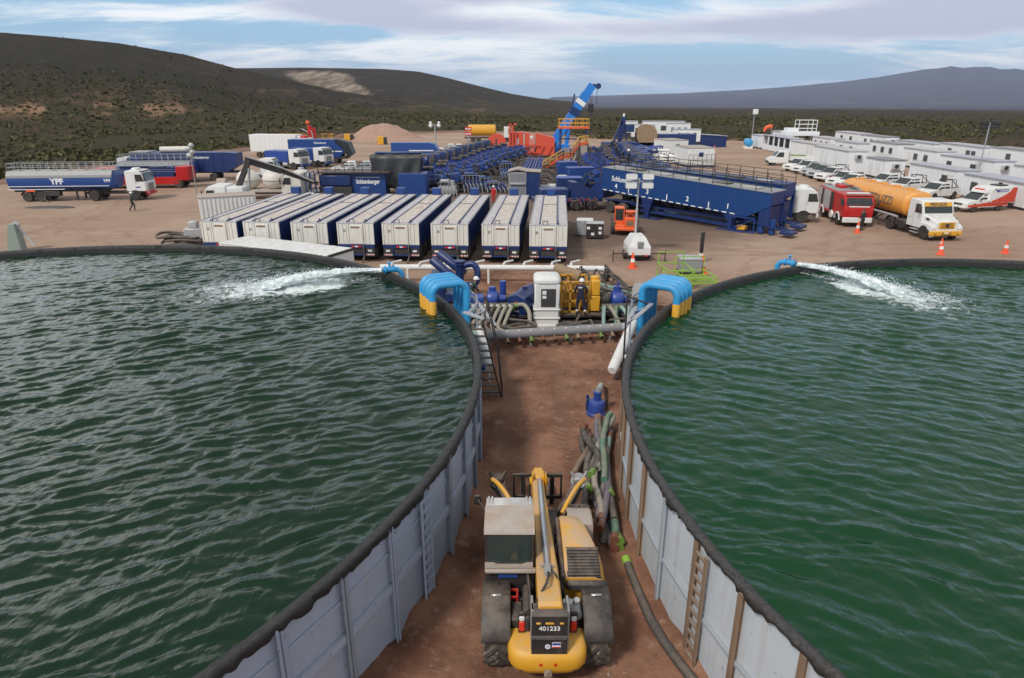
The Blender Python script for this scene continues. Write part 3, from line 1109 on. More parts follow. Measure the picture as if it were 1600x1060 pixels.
def water_material(name, foam_a, foam_b, rot, g=1.0):
	"""foam_a -> foam_b is where the incoming jet churns the surface"""
	m = bpy.data.materials.new(name)
	m.use_nodes = True
	k = NT(m.node_tree)
	out = k.n('ShaderNodeOutputMaterial')
	b = k.n('ShaderNodeBsdfPrincipled')
	k.link(b.outputs[0], out.inputs[0])
	tc = k.n('ShaderNodeTexCoord').outputs['Object']
	base = k.mix(k.noise(tc, .12, 4), (.0004 * g, .0150 * g, .0036 * g), (.0007 * g, .0215 * g, .0054 * g))
	A, B = Vector((*foam_a, 0)), Vector((*foam_b, 0))
	dr = (B - A)
	L = dr.length
	dr.normalize()
	rel = k.vmath('SUBTRACT', tc, (A.x, A.y, 0))
	along = k.vmath('DOT_PRODUCT', rel, (dr.x, dr.y, 0))
	across = k.math('ABSOLUTE', k.vmath('DOT_PRODUCT', rel, (-dr.y, dr.x, 0)))
	wid = k.math('ADD', k.math('MULTIPLY', k.math('MAXIMUM', along, 0.0), .33), .35)
	body = k.math('MULTIPLY', k.smooth(k.math('DIVIDE', across, wid), 1.25, .15), k.math('MULTIPLY', k.smooth(along, L * 1.9, L * .35), k.smooth(along, 1.4, 2.4)))
	n = k.noise(tc, 2.6, 8, .75, .8)
	fo = k.smooth(k.math('ADD', n, k.math('MULTIPLY', body, .42)), .61, .84)
	fo = k.math('MULTIPLY', fo, k.smooth(body, .0, .25))
	k.link(k.mix(fo, base, (.72, .78, .78)), b.inputs['Base Color'])
	k.link(k.math('ADD', k.math('MULTIPLY', fo, .6), .045), b.inputs['Roughness'])
	b.inputs['IOR'].default_value = 1.42
	bp = k.n('ShaderNodeBump')
	bp.inputs['Strength'].default_value = .5
	bp.inputs['Distance'].default_value = .05
	h = k.noise(k.mapping(tc, (4.2, 1.7, 1), (0, 0, rot)), 1.0, 4, .5, .5)
	h = k.math('ADD', h, k.math('MULTIPLY', k.noise(k.mapping(tc, (9, 4.5, 1), (0, 0, rot + .3)), 1.0, 3, .5, .4), .4))
	h = k.math('ADD', h, k.math('MULTIPLY', k.math('MULTIPLY', n, body), 2.5))
	k.link(h, bp.inputs['Height'])
	k.link(bp.outputs[0], b.inputs['Normal'])
	return m


def build_water(key, wind, mat, seed, jet):
	"""wind: direction the ripples travel (radians from +X)"""
	cx, cy, rr = TANKS[key]
	rng = np.random.default_rng(seed)
	rad = rr - .17
	# polar-free square grid, finer toward the viewer's end
	nx, ny = 820, 900
	xs = np.linspace(-rad, rad, nx)
	ys = np.linspace(-rad, rad, ny)
	# squash the square onto the disc
	X, Y = np.meshgrid(xs / rad, ys / rad, indexing='ij')
	U = X * np.sqrt(1 - Y * Y / 2) * rad
	V = Y * np.sqrt(1 - X * X / 2) * rad
	Z = np.zeros_like(U)
	# gusts: ripple height varies over the surface
	gust = .25 + 1.5 * fbm((U + cx) / 5, (V + cy) / 5, 4, seed)
	wx = U + .9 * (fbm(U / 2.3, V / 2.3, 3, seed + 5) - .5)
	wy = V + .9 * (fbm(U / 2.3 + 9, V / 2.3, 3, seed + 6) - .5)
	for i in range(76):
		if i < 40:
			lam, th, amp = rng.uniform(.26, .72), wind + rng.normal(0, .26), .0098
		elif i < 54:
			lam, th, amp = rng.uniform(.3, .7), wind + .75 + rng.normal(0, .25), .0060
		elif i < 62:
			lam, th, amp = rng.uniform(.8, 2.0), wind + rng.normal(0, .4), .0062
		else:
			lam, th, amp = rng.uniform(.14, .28), wind + rng.normal(0, .6), .0060
		amp *= lam ** 1.1
		kk = 2 * PI / lam
		ph = kk * (wx * math.cos(th) + wy * math.sin(th)) + rng.uniform(0, 2 * PI)
		Z += amp * (.8 * np.sin(ph) + .55 * (1 - 2 * np.abs(np.sin(ph / 2 + .4))))
	Z *= gust * 1.05
	ax, ay = jet[0] - cx, jet[1] - cy
	dj = np.hypot(U - ax, V - ay)
	Z += .035 * np.exp(-dj / 2.5) * (fbm(U * 2.2, V * 2.2, 3, seed + 8) - .5) * 6
	P = np.stack([U + cx, V + cy, Z + WATER_Z], -1).reshape(-1, 3)
	kind(grid_mesh('tank_water', P, nx, ny, mat), 'structure')


wl = water_material('green_water', (-5.5, 28.5), (-11.2, 27.0), R(-62))
wr = water_material('deep_green_water', (12.9, 29.7), (16.3, 25.6), R(60), 2.0)
build_water('L', R(-62), wl, 4, (-9.3, 27.4))
build_water('R', R(-118), wr, 9, (15.3, 26.8))


def build_jet(label, p0, p1, seed):
	"""an arc of white water thrown from the pipe end onto the tank"""
	rnd = random.Random(seed)
	p0, p1 = Vector(p0), Vector(p1)
	mb = MB()
	d = (p1 - p0)
	side = Vector((-d.y, d.x, 0)).normalized()

	def at(t):
		p = p0.lerp(p1, t)
		return Vector((p.x, p.y, p0.z + (p1.z - p0.z) * t ** 1.9 + .10 * math.sin(t * PI)))
	rings = []
	for i in range(60):
		t = i / 59
		p = at(t)
		w, h = .09 + .40 * t ** 1.2, .09 + .10 * t
		ring = []
		for j in range(18):
			th = 2 * PI * j / 18
			nn = 1 + .55 * mnoise.noise(Vector((t * 9, math.cos(th) * 1.8, math.sin(th) * 1.8 + seed))) * min(1, t * 4 + .2)
			nn += .3 * mnoise.noise(Vector((t * 30, math.cos(th) * 4, math.sin(th) * 4)))
			q = p + side * (w * math.cos(th) * nn) + Vector((0, 0, h * math.sin(th) * nn))
			ring.append(tuple(q))
		rings.append(ring)
	mb.loft(rings)
	for i in range(2600):
		t = rnd.random() ** .6
		p = at(min(t, 1))
		if rnd.random() < .35:
			p = p + d.normalized() * rnd.uniform(0, 2.2) * t
			p.z = WATER_Z + .03
		w = .10 + .52 * t
		q = p + side * rnd.gauss(0, w * .7) + Vector((0, 0, abs(rnd.gauss(0, .05 + .10 * t))))
		s = rnd.uniform(.005, .019)
		mb.sphere(q, (s * 1.6, s * 1.6, s), 5, 3)
	m = bpy.data.materials.get('white_water')
	if m is None:
		m = bpy.data.materials.new('white_water')
		m.use_nodes = True
		k = NT(m.node_tree)
		out = k.n('ShaderNodeOutputMaterial')
		b = k.n('ShaderNodeBsdfPrincipled')
		k.link(b.outputs[0], out.inputs[0])
		tc = k.n('ShaderNodeTexCoord').outputs['Object']
		k.link(k.mix(k.smooth(k.noise(tc, 5, 6, .7), .35, .6), (.50, .60, .62), (.88, .91, .92)), b.inputs['Base Color'])
		b.inputs['Roughness'].default_value = .35
		b.inputs['Subsurface Weight'].default_value = .3
		b.inputs['Subsurface Radius'].default_value = (.05, .05, .05)
		bp = k.n('ShaderNodeBump')
		bp.inputs['Strength'].default_value = .8
		bp.inputs['Distance'].default_value = .06
		k.link(k.noise(tc, 9, 6, .7), bp.inputs['Height'])
		k.link(bp.outputs[0], b.inputs['Normal'])
	o = thing('water_jet', mb, m, label, 'water jet', 'jets filling the tanks')
	return o


build_jet('white water jet gushing into the left tank beside the trailers', (-5.75, 28.45, 2.98), (-10.6, 27.2, 2.55), 1)
build_jet('white water jet gushing into the right tank below the beige pad', (13.05, 29.55, 2.98), (16.1, 26.0, 2.55), 2)


# ------------------------------------------------------------------ the air itself
def build_haze():
	m = bpy.data.materials.new('thin_haze')
	m.use_nodes = True
	k = NT(m.node_tree)
	out = k.n('ShaderNodeOutputMaterial')
	v = k.n('ShaderNodeVolumePrincipled')
	v.inputs['Color'].default_value = (.58, .70, 1.0, 1)
	v.inputs['Density'].default_value = 6.5e-5
	k.link(v.outputs[0], out.inputs['Volume'])
	mb = MB()
	mb.box(-14500, 14500, -400, 14500, -46, 460)
	o = kind(part('haze', mb, m, smooth=0), 'stuff')
	o['label'], o['category'] = 'thin pale haze over the plain', 'haze'


build_haze()

# ================================================================== SHARED PARTS
def wheel_mesh(r, w, lugs=0, rimr=.58):
	key = (round(r, 3), round(w, 3), lugs)
	if key not in wheel_mesh.cache:
		t = MB()
		hw = w / 2
		t.lathe([(r * rimr, -hw * .92), (r * .86, -hw), (r * .97, -hw * .82), (r, -hw * .5), (r, hw * .5), (r * .97, hw * .82), (r * .86, hw), (r * rimr, hw * .92)], n=22, axis='y')
		if lugs:
			for i in range(lugs):
				a = 2 * PI * i / lugs
				for sd in (-1, 1):
					a0, a1 = a + (PI / lugs if sd > 0 else 0), a + .34 + (PI / lugs if sd > 0 else 0)
					p0 = (math.cos(a0) * r * 1.02, sd * hw * .05, math.sin(a0) * r * 1.02)
					p1 = (math.cos(a1) * r * .99, sd * hw * .95, math.sin(a1) * r * .99)
					t.bar(p0, p1, .075, .07)
		q = MB()
		q.lathe([(.02, -hw * .55), (r * .22, -hw * .62), (r * .24, -hw * .45), (r * .45, -hw * .40), (r * rimr * .98, -hw * .80), (r * rimr, -hw * .9), (r * rimr, hw * .9), (r * rimr * .98, hw * .80), (r * .45, hw * .40), (r * .24, hw * .45), (r * .22, hw * .62), (.02, hw * .55)], n=18, axis='y')
		a = part('tmp', t, None)
		b = part('tmp', q, None)
		wheel_mesh.cache[key] = (a.data, b.data)
		bpy.data.objects.remove(a)
		bpy.data.objects.remove(b)
	return wheel_mesh.cache[key]


wheel_mesh.cache = {}
_wm = {}


def mesh_with(me, mat):
	k = (me.name, mat.name)
	if k not in _wm:
		c = me.copy()
		c.materials.clear()
		c.materials.append(mat)
		_wm[k] = c
	return _wm[k]


def wheel(parent, x, y, r=.5, w=.3, rim='rim', lugs=0):
	t, q = wheel_mesh(r, w, lugs)
	o = bpy.data.objects.new('wheel', mesh_with(t, M['rubber']))
	COL.objects.link(o)
	o.parent = parent
	o.location = (x, y, r)
	b = bpy.data.objects.new('rim', mesh_with(q, M[rim]))
	COL.objects.link(b)
	b.parent = o
	return o


def skin_figure(name, label, loc, rz, joints, edges, radii, mats, extra, cat='person', scale=1.0):
	"""one continuous body surface grown from a jointed skeleton"""
	pass


def capsule_loft(mb, pts, radii, n=10, flat=None):
	"""limb: tapered tube with rounded ends; flat squashes the section front-to-back"""
	P = [Vector(p) for p in pts]
	P2, R2_ = [], []
	d0, d1 = (P[0] - P[1]).normalized(), (P[-1] - P[-2]).normalized()
	P2 += [P[0] + d0 * radii[0] * .95, P[0] + d0 * radii[0] * .6]
	R2_ += [radii[0] * .25, radii[0] * .8]
	P2 += P
	R2_ += list(radii)
	P2 += [P[-1] + d1 * radii[-1] * .6, P[-1] + d1 * radii[-1] * .95]
	R2_ += [radii[-1] * .8, radii[-1] * .25]
	mb.tube(P2, R2_, n)


def person(label, loc, rz, pose, top, bottom, helmet=None, tape=True, scale=1.0):
	"""local frame: x = right, y = forward, z = up; pose gives the joints"""
	J = {k: Vector(v) for k, v in pose.items()}
	names = ['pelvis', 'waist', 'chest', 'neck', 'head', 'shl', 'ell', 'wrl', 'shr', 'elr', 'wrr', 'hil', 'knl', 'anl', 'tol', 'hir', 'knr', 'anr', 'tor']
	rad = dict(pelvis=(.150, .115), waist=(.140, .105), chest=(.175, .120), neck=(.055, .058), head=(.078, .095), shl=(.078, .075), ell=(.052, .052), wrl=(.036, .036),
			   shr=(.078, .075), elr=(.052, .052), wrr=(.036, .036), hil=(.098, .10), knl=(.072, .074), anl=(.056, .06), tol=(.045, .042), hir=(.098, .10), knr=(.072, .074), anr=(.056, .06), tor=(.045, .042))
	ed = [('pelvis', 'waist'), ('waist', 'chest'), ('chest', 'neck'), ('neck', 'head'), ('chest', 'shl'), ('shl', 'ell'), ('ell', 'wrl'), ('chest', 'shr'), ('shr', 'elr'), ('elr', 'wrr'),
		  ('pelvis', 'hil'), ('hil', 'knl'), ('knl', 'anl'), ('anl', 'tol'), ('pelvis', 'hir'), ('hir', 'knr'), ('knr', 'anr'), ('anr', 'tor')]
	me = bpy.data.meshes.new('person')
	me.from_pydata([J[n] for n in names], [(names.index(a), names.index(b)) for a, b in ed], [])
	o = bpy.data.objects.new('person', me)
	COL.objects.link(o)
	bpy.context.view_layer.update()
	sk = o.modifiers.new('skin', 'SKIN')
	sk.use_smooth_shade = True
	for i, n in enumerate(names):
		sv = me.skin_vertices[0].data[i]
		sv.radius = rad[n]
		sv.use_root = (n == 'pelvis')
	ss = o.modifiers.new('sub', 'SUBSURF')
	ss.levels = ss.render_levels = 2
	bpy.context.view_layer.update()
	dg = bpy.context.evaluated_depsgraph_get()
	new = bpy.data.meshes.new_from_object(o.evaluated_get(dg))
	bpy.data.objects.remove(o)
	# clothing and skin are painted on the one surface by where they lie on the body
	new.materials.clear()
	for mt in (M[top], M[bottom], M['skin'], M['boot'], M['tape']):
		new.materials.append(mt)
	hd, nk = J['head'], J['neck']
	for p in new.polygons:
		c = p.center
		i = 0
		if c.z < J['pelvis'].z - .02 and min((c - J['wrl']).length, (c - J['wrr']).length) > .09:
			i = 1
		if (c - hd).length < .15 and c.z > nk.z + .02 or c.z > nk.z + .05:
			i = 2
		for a, b in (('anl', 'tol'), ('anr', 'tor')):
			mid = (J[a] + J[b]) / 2
			if (c - J[a]).length < .12 or (c - mid).length < .14 or (c - J[b]).length < .1:
				i = 3
		if tape:
			for a, b in (('knl', 'anl'), ('knr', 'anr'), ('ell', 'wrl'), ('elr', 'wrr')):
				t = (c - J[a]).dot(J[b] - J[a]) / (J[b] - J[a]).length_squared
				if .52 < t < .72 and (c - J[a].lerp(J[b], t)).length < .11 and i != 3:
					i = 4
		p.material_index = i
		p.use_smooth = True
	b = bpy.data.objects.new('person', new)
	COL.objects.link(b)
	b.location, b.rotation_euler = loc, (0, 0, rz)
	b.scale = (scale,) * 3
	tag(b, label, 'person')
	# hands with five fingers
	for s, e, w in (('l', 'ell', 'wrl'), ('r', 'elr', 'wrr')):
		d = (J[w] - J[e]).normalized()
		sx = -1 if s == 'l' else 1
		mb = MB()
		pc = J[w] + d * .075
		side = d.cross(Vector((0, 0, 1)))
		side = side.normalized() if side.length > .05 else Vector((0, 1, 0))
		up = side.cross(d).normalized()
		capsule_loft(mb, [J[w], J[w] + d * .035, J[w] + d * .085], [.026, .040, .040], 8)
		for f in range(4):
			q = J[w] + d * .09 + side * (.027 - .018 * f)
			ln = (.062, .074, .070, .055)[f]
			capsule_loft(mb, [q, q + d * ln * .55 - up * .008, q + d * ln * .85 - up * .03], [.0095, .009, .008], 6)
		q = J[w] + d * .035 + side * .034
		capsule_loft(mb, [q, q + (d + side * .9).normalized() * .04, q + (d * 1.4 + side * .5 - up * .3).normalized() * .066], [.012, .0105, .009], 6)
		part('hand', mb, M['skin'], b)
	# face and ears
	fw = Vector(pose.get('look', (0, 1, 0))).normalized()
	lf = Vector((0, 0, 1)).cross(fw).normalized()
	mb = MB()
	mb.sphere(hd + fw * .088 + Vector((0, 0, -.005)), (.014, .020, .022), 8, 5)
	mb.sphere(hd + fw * .078 + Vector((0, 0, -.052)), (.026, .012, .008), 8, 5)
	for q in (-1, 1):
		mb.sphere(hd + lf * .078 * q + Vector((0, 0, .0)), (.014, .022, .032), 8, 5)
	part('face', mb, M['skin'], b)
	mb = MB()
	for q in (-1, 1):
		mb.sphere(hd + fw * .080 + lf * .032 * q + Vector((0, 0, .022)), (.012, .010, .008), 8, 5)
	part('eyes', mb, M['black'], b)
	if helmet:
		mb = MB()
		base = hd + Vector((0, 0, .045))
		rings = []
		for i in range(8):
			ph = i / 7 * PI / 2
			rr, hh = math.cos(ph), math.sin(ph)
			rings.append([tuple(base + Vector((.118 * max(rr, .03) * math.cos(2 * PI * j / 18), .138 * max(rr, .03) * math.sin(2 * PI * j / 18), .125 * hh + (.012 if j % 9 == 4 or j % 9 == 5 else 0) * hh))) for j in range(18)])
		mb.loft(rings)
		rings = []
		for q, zz in ((.98, .0), (1.0, -.012), (1.18, -.02), (1.18, -.012)):
			rings.append([tuple(base + Vector((.118 * (1 + (q - 1) * .5) * math.cos(2 * PI * j / 18), .138 * q * math.sin(2 * PI * j / 18) + (q - 1) * .12 * fw.y, zz))) for j in range(18)])
		mb.loft(rings, caps=False)
		part('helmet', mb, M[helmet], b)
	else:
		mb = MB()
		mb.sphere(hd + Vector((0, 0, .035)) - fw * .012, (.090, .104, .098), 14, 8)
		part('hair', mb, M['black'], b)
	if tape:
		mb = MB()
		c = J['chest'] - fw * .145 + Vector((0, 0, .06))
		mb.box(c.x - .09, c.x + .09, c.y - .012, c.y + .03, c.z - .025, c.z + .025)
		part('back_lettering_patch', mb, M['tape'], b)
	return b


def legs(x, y0, w=.10, **k):
	return k


STAND = dict(pelvis=(0, 0, .95), waist=(0, .01, 1.10), chest=(0, .02, 1.32), neck=(0, .02, 1.50), head=(0, .04, 1.63),
			 shl=(-.19, .01, 1.42), ell=(-.25, 0, 1.13), wrl=(-.24, .12, .90), shr=(.19, .01, 1.42), elr=(.25, 0, 1.13), wrr=(.24, .12, .90),
			 hil=(-.10, 0, .88), knl=(-.11, .02, .50), anl=(-.11, 0, .09), tol=(-.12, .15, .05), hir=(.10, 0, .88), knr=(.11, .02, .50), anr=(.11, 0, .09), tor=(.12, .15, .05))


def posed(**k):
	d = dict(STAND)
	d.update(k)
	return d


# ================================================================== TELEHANDLER (foreground)
def build_telehandler():
	T = root('telehandler', 'yellow telescopic handler driving away between the two tanks', 'telehandler', (.64, 11.2, 0))
	W = dict(world=True)
	mb = MB()
	mb.box(.22, 1.08, 9.35, 13.5, .42, .92, .04)
	mb.box(-.05, .22, 10.75, 12.2, .45, .75, .03)
	mb.box(1.08, 1.6, 10.7, 12.2, .45, .8, .03)
	mb.box(.02, 1.28, 9.9, 10.2, .5, .72)
	mb.box(.02, 1.28, 12.85, 13.1, .5, .72)
	part('chassis', mb, M['dark'], T, **W)
	for x in (-.29, 1.57):
		for y in (10.05, 12.95):
			wh = wheel(T, x - .64, y - 11.2, .62, .46, 'rim_yellow', 18)
			wh.rotation_euler = (0, 0, PI / 2)
	for x0, x1 in ((-.56, -.03), (1.31, 1.84)):
		mb = MB()
		prof = [(10.62, 1.02), (10.55, 1.28), (10.36, 1.37), (10.02, 1.38), (9.98, 1.40), (9.70, 1.30), (9.44, 1.10), (9.36, .93)]
		th = .03
		rings = []
		for y, z in prof:
			rings.append([(x0, y, z - .06), (x0, y, z), (x0 + .04, y, z + .025), (x1 - .04, y, z + .025), (x1, y, z), (x1, y, z - .06), (x1 - .03, y, z - .03), (x0 + .03, y, z - .03)])
		mb.loft(rings)
		f = part('rear_fender', mb, M['black'], T, smooth=30, **W)
		mb = MB()
		mb.box((x0 + x1) / 2 - .10, (x0 + x1) / 2 + .10, 9.97, 10.02, 1.418, 1.44, .01)
		o = part('clasp', mb, M['chrome'], f, world=True)
	for x0, x1 in ((1.25, 1.8), (-.52, -.02)):
		mb = MB()
		rings = []
		for y, z in ((12.32, .98), (12.36, 1.26), (12.5, 1.32), (12.85, 1.32), (13.1, 1.2)):
			rings.append([(x0, y, z - .05), (x0, y, z), (x0 + .03, y, z + .02), (x1 - .03, y, z + .02), (x1, y, z), (x1, y, z - .05)])
		mb.loft(rings)
		part('front_fender', mb, M['pale_roof'] if x0 > 0 else M['black'], T, smooth=30, **W)
	# counterweight with rounded corners
	mb = MB()
	rings = []
	cx = .635
	for z, g in ((.48, -.16), (.52, -.07), (.66, 0), (.88, 0), (.97, -.04), (1.0, -.10)):
		ring = []
		hw, yb, yf = .715 + g, 8.97 - g, 9.62
		for i in range(13):
			a = PI + PI * i / 12
			ex = math.copysign(abs(math.cos(a)) ** .55, math.cos(a))
			ey = -abs(math.sin(a)) ** .62
			ring.append((cx + hw * ex, 9.42 + (9.42 - yb) * ey, z))
		ring += [(cx + hw, yf, z), (cx - hw, yf, z)]
		rings.append(ring)
	mb.loft(rings)
	cw = part('counterweight', mb, M['yellow'], T, smooth=40, **W)
	for sx in (-1, 1):
		for a, b in (((.45, 9.025, .60), (.57, 9.10, .62)), ((.64, 9.20, .66), (.675, 9.30, .70))):
			mb = MB()
			mb.bar((cx + sx * a[0], *a[1:]), (cx + sx * b[0], *b[1:]), .02, .03)
			part('lift_slot', mb, M['black'], cw, world=True)
	mb = MB()
	mb.box(cx - .07, cx + .07, 8.86, 9.0, .55, .68, .02)
	mb.cyl((cx, 8.88, .5), (cx, 8.88, .72), .022, 8)
	part('tow_hitch', mb, M['rust'], T, **W)
	for sx in (-.13, .13):
		mb = MB()
		mb.cyl((cx + sx, 8.955, .80), (cx + sx, 8.985, .80), .028, 10)
		part('reflector', mb, M['lamp_red'], T, **W)
	# rear frame: two folded black plates
	mb = MB()
	mb.prism([(9.12, .98), (9.02, .99), (9.02, 1.32), (9.06, 1.36), (9.06, 1.78), (9.14, 1.86), (9.30, 1.86), (9.30, .98)], .34, .965, 'x')
	mb.box(.35, .955, 9.0, 9.03, 1.31, 1.345, .008)
	fr = part('rear_frame', mb, M['black'], T, smooth=25, **W)
	text('401233', .125, M['letter'], T, (0.655 - .64, 9.053 - 11.2, 1.52), (PI / 2, 0, 0), name='fleet_number', bold=.01)
	for x0, x1 in ((.42, .50), (.58, .73), (.83, .90)):
		mb = MB()
		mb.box(x0, x1, 9.045, 9.062, 1.615, 1.655, .006)
		part('decal', mb, M['yellow'], T, **W)
	mb = MB()
	mb.cyl((.625, 9.010, 1.16), (.625, 9.022, 1.16), .048, 18)
	part('round_sticker', mb, M['letter'], T, **W)
	text('75', .06, M['letter_blue'], T, (.625 - .64, 9.008 - 11.2, 1.16), (PI / 2, 0, 0), name='sticker_number', bold=.01, depth=.001)
	mb = MB()
	mb.box(.70, .85, 9.010, 9.022, 1.14, 1.25)
	part('flag_sticker', mb, M['letter'], T, **W)
	mb = MB()
	mb.box(.705, .845, 9.006, 9.009, 1.20, 1.245)
	part('sticker_band', mb, M['letter_blue'], T, **W)
	mb = MB()
	mb.box(.705, .845, 9.006, 9.009, 1.145, 1.165)
	part('sticker_band', mb, M['lamp_red'], T, **W)
	for x in (.18, 1.12):
		mb = MB()
		mb.box(x - .07, x + .07, 9.50, 9.56, .98, 1.46, .02)
		h = part('lamp_housing', mb, M['black'], T, **W)
		mb = MB()
		mb.box(x - .055, x + .055, 9.47, 9.52, 1.05, 1.27, .02)
		part('tail_lamp', mb, M['lamp_red'], h, world=True)
		mb = MB()
		mb.box(x - .05, x + .05, 9.475, 9.52, 1.28, 1.38, .015)
		part('indicator', mb, M['lamp_white'], h, world=True)
	# boom
	yr, zr, yf, zf = 9.25, 1.96, 13.95, 1.50
	dz = (zf - zr) / (yf - yr)

	def bz(y):
		return zr + (y - yr) * dz
	mb = MB()
	x0, x1 = .455, .875
	rings = []
	for y, hgt, tp in ((9.16, .22, -.06), (9.22, .34, 0), (9.6, .52, 0), (10.2, .46, 0), (13.2, .42, 0), (13.95, .40, 0)):
		z = bz(y) + tp
		xa = x0 + (.03 if y > 13 else 0)
		xb = x1 - (.06 if y > 13 else 0) - (y - 9.2) * .012
		rings.append([(xa, y, z - hgt), (xa, y, z - .03), (xa + .03, y, z), (xb - .03, y, z), (xb, y, z - .03), (xb, y, z - hgt)])
	mb.loft(rings)
	bm = part('boom', mb, M['yellow_dusty'], T, smooth=30, **W)
	mb = MB()
	mb.tube([(.655, y, bz(y) + .045) for y in (10.15, 10.6, 11, 12, 13, 13.75)], [.055, .062, .062, .062, .058, .05], 12)
	part('ram', mb, M['chrome'], bm, world=True)
	mb = MB()
	mb.box(.60, .72, 9.95, 10.2, bz(10) - .01, bz(10) + .10, .01)
	mb.bar((.53, 10.2, bz(10.2) + .06), (.78, 10.2, bz(10.2) + .06), .03)
	part('ram_bracket', mb, M['grey'], bm, world=True)
	mb = MB()
	for q in (0, .03):
		mb.tube([(.64 + q, 10.1, bz(10.1) + .05), (.66 + q, 9.85, bz(9.9) + .12), (.60 + q, 9.55, bz(9.5) + .13), (.40, 9.42 + q, 1.72), (.28, 9.5, 1.5), (.22, 9.6, 1.2)], .016, 6)
		mb.tube([(.70 + q, 10.1, bz(10.1) + .05), (.80, 9.9, 1.95 + q), (.95, 9.8, 1.7), (1.08 + q, 9.75, 1.2)], .012, 6)
	part('hydraulic_hose', mb, M['black'], bm, world=True)
	mb = MB()
	mb.cyl((.36, 9.24, 1.80), (.97, 9.24, 1.80), .05, 12)
	mb.box(.33, .375, 9.12, 9.5, .95, 1.86, .01)
	mb.box(.955, 1.0, 9.12, 9.5, .95, 1.86, .01)
	part('pivot', mb, M['grey'], T, **W)
	# boom head and fork carriage
	mb = MB()
	mb.box(.50, .80, 13.86, 14.22, 1.02, 1.56, .03)
	mb.cyl((.43, 13.98, 1.38), (.87, 13.98, 1.38), .10, 14)
	mb.box(.53, .77, 14.18, 14.42, .85, 1.50, .03)
	for x in (.475, .80):
		mb.box(x, x + .03, 13.72, 13.95, 1.30, 1.68, .01)
	part('boom_head', mb, M['yellow'], T, **W)
	mb = MB()
	mb.bar((.05, 14.55, 1.18), (1.25, 14.55, 1.18), .06, .09)
	mb.bar((.05, 14.55, .55), (1.25, 14.55, .55), .06, .09)
	for x in (.05, .30, .45, .85, 1.0, 1.25):
		mb.bar((x, 14.55, .52), (x, 14.55, 1.22), .05)
	for x in (.28, 1.02):
		mb.bar((x, 14.6, .30), (x, 15.7, .25), .11, .045)
		mb.bar((x, 14.62, .28), (x, 14.62, 1.2), .11, .05)
	part('fork_carriage', mb, M['black'], T, **W)
	# stabiliser arms
	for s, xe in ((-1, -.36), (1, 1.66)):
		xi = .64 + s * .42
		mb = MB()
		mb.bar((xi, 13.35, .55), (xe, 14.25, 1.12), .22, .20)
		mb.bar((xi - s * .05, 13.3, .85), (xi + s * .3, 13.75, 1.05), .09)
		arm = part('stabiliser_arm', mb, M['black'], T, **W)
		mb = MB()
		pts = []
		for i in range(8):
			t = i / 7
			pts.append((xi + s * .10 + (xe - xi + s * .02) * t, 13.05 + .95 * t, 1.10 + .34 * math.sin(t * PI * .62)))
		mb.tube(pts, .052, 8)
		part('guard_hoop', mb, M['yellow'], arm, world=True)
		mb = MB()
		mb.cyl((xe, 14.26, 1.22), (xe, 14.42, 1.02), .20, 14)
		mb.box(xe - .15, xe + .15, 14.15, 14.4, 1.18, 1.34, .04)
		mb.bar((xe - .1, 14.2, 1.3), (xe - .2, 14.3, 1.45), .05)
		mb.bar((xe + .1, 14.2, 1.3), (xe + .2, 14.3, 1.45), .05)
		part('foot_pad', mb, M['black'] if s < 0 else M['grey'], arm, world=True)
	# engine cover on the right
	mb = MB()
	rings = []
	for y, xr, zt in ((12.22, 1.44, 1.58), (12.12, 1.50, 1.68), (11.8, 1.60, 1.74), (11.3, 1.70, 1.76), (10.95, 1.76, 1.74), (10.72, 1.79, 1.68), (10.35, 1.80, 1.52)):
		xl = 1.02
		rings.append([(xl, y, .80), (xl, y, zt - .02), (xl + .03, y, zt), (xr - .22, y, zt), (xr - .08, y, zt - .05), (xr, y, zt - .20), (xr + .01, y, .80)])
	mb.loft(rings)
	ec = part('engine_cover', mb, M['yellow_dusty'], T, smooth=35, **W)
	mb = MB()
	for i in range(9):
		t = i / 8
		y, z = 10.92 - .5 * t, 1.765 - .18 * t
		mb.box(1.08, 1.69, y - .05, y + .012, z - .05, z, .01)
	mb.box(1.06, 1.71, 10.36, 10.96, 1.38, 1.53)
	mb.quad((1.06, 10.98, 1.748), (1.71, 10.98, 1.748), (1.71, 10.36, 1.535), (1.06, 10.36, 1.535))
	part('louvre', mb, M['black'], ec, world=True, smooth=0)
	mb = MB()
	mb.box(1.03, 1.80, 10.22, 10.36, 1.30, 1.50, .05)
	part('rear_bar', mb, M['dark'], T, **W)
	mb = MB()
	mb.box(.93, 1.02, 10.3, 12.2, .8, 1.60, .02)
	for y in (10.6, 11.2, 11.8):
		mb.cyl((.92, y, 1.4), (.92, y + .3, 1.4), .03, 8)
	part('inner_panel', mb, M['dark'], T, **W)
	mb = MB()
	mb.cyl((1.18, 10.02, 1.22), (1.18, 9.72, 1.18), .12, 14)
	mb.tube([(1.18, 9.9, 1.3), (1.20, 9.86, 1.45), (1.20, 9.78, 1.5)], .05, 10)
	mb.cyl((1.02, 9.75, 1.0), (1.02, 9.75, 1.5), .09, 12)
	part('muffler', mb, M['silver'], T, **W)
	# dark rear deck between cab and boom
	mb = MB()
	mb.box(-.48, .33, 9.75, 10.45, .85, 1.02, .02)
	mb.box(.20, .34, 9.5, 10.4, 1.0, 1.35, .04)
	mb.box(-.02, .20, 9.62, 10.1, 1.0, 1.20, .03)
	mb.tube([(.30, 10.45, 1.55), (.33, 10.0, 1.45), (.36, 9.6, 1.2)], .03, 6)
	part('rear_deck', mb, M['dark'], T, **W)
	mb = MB()
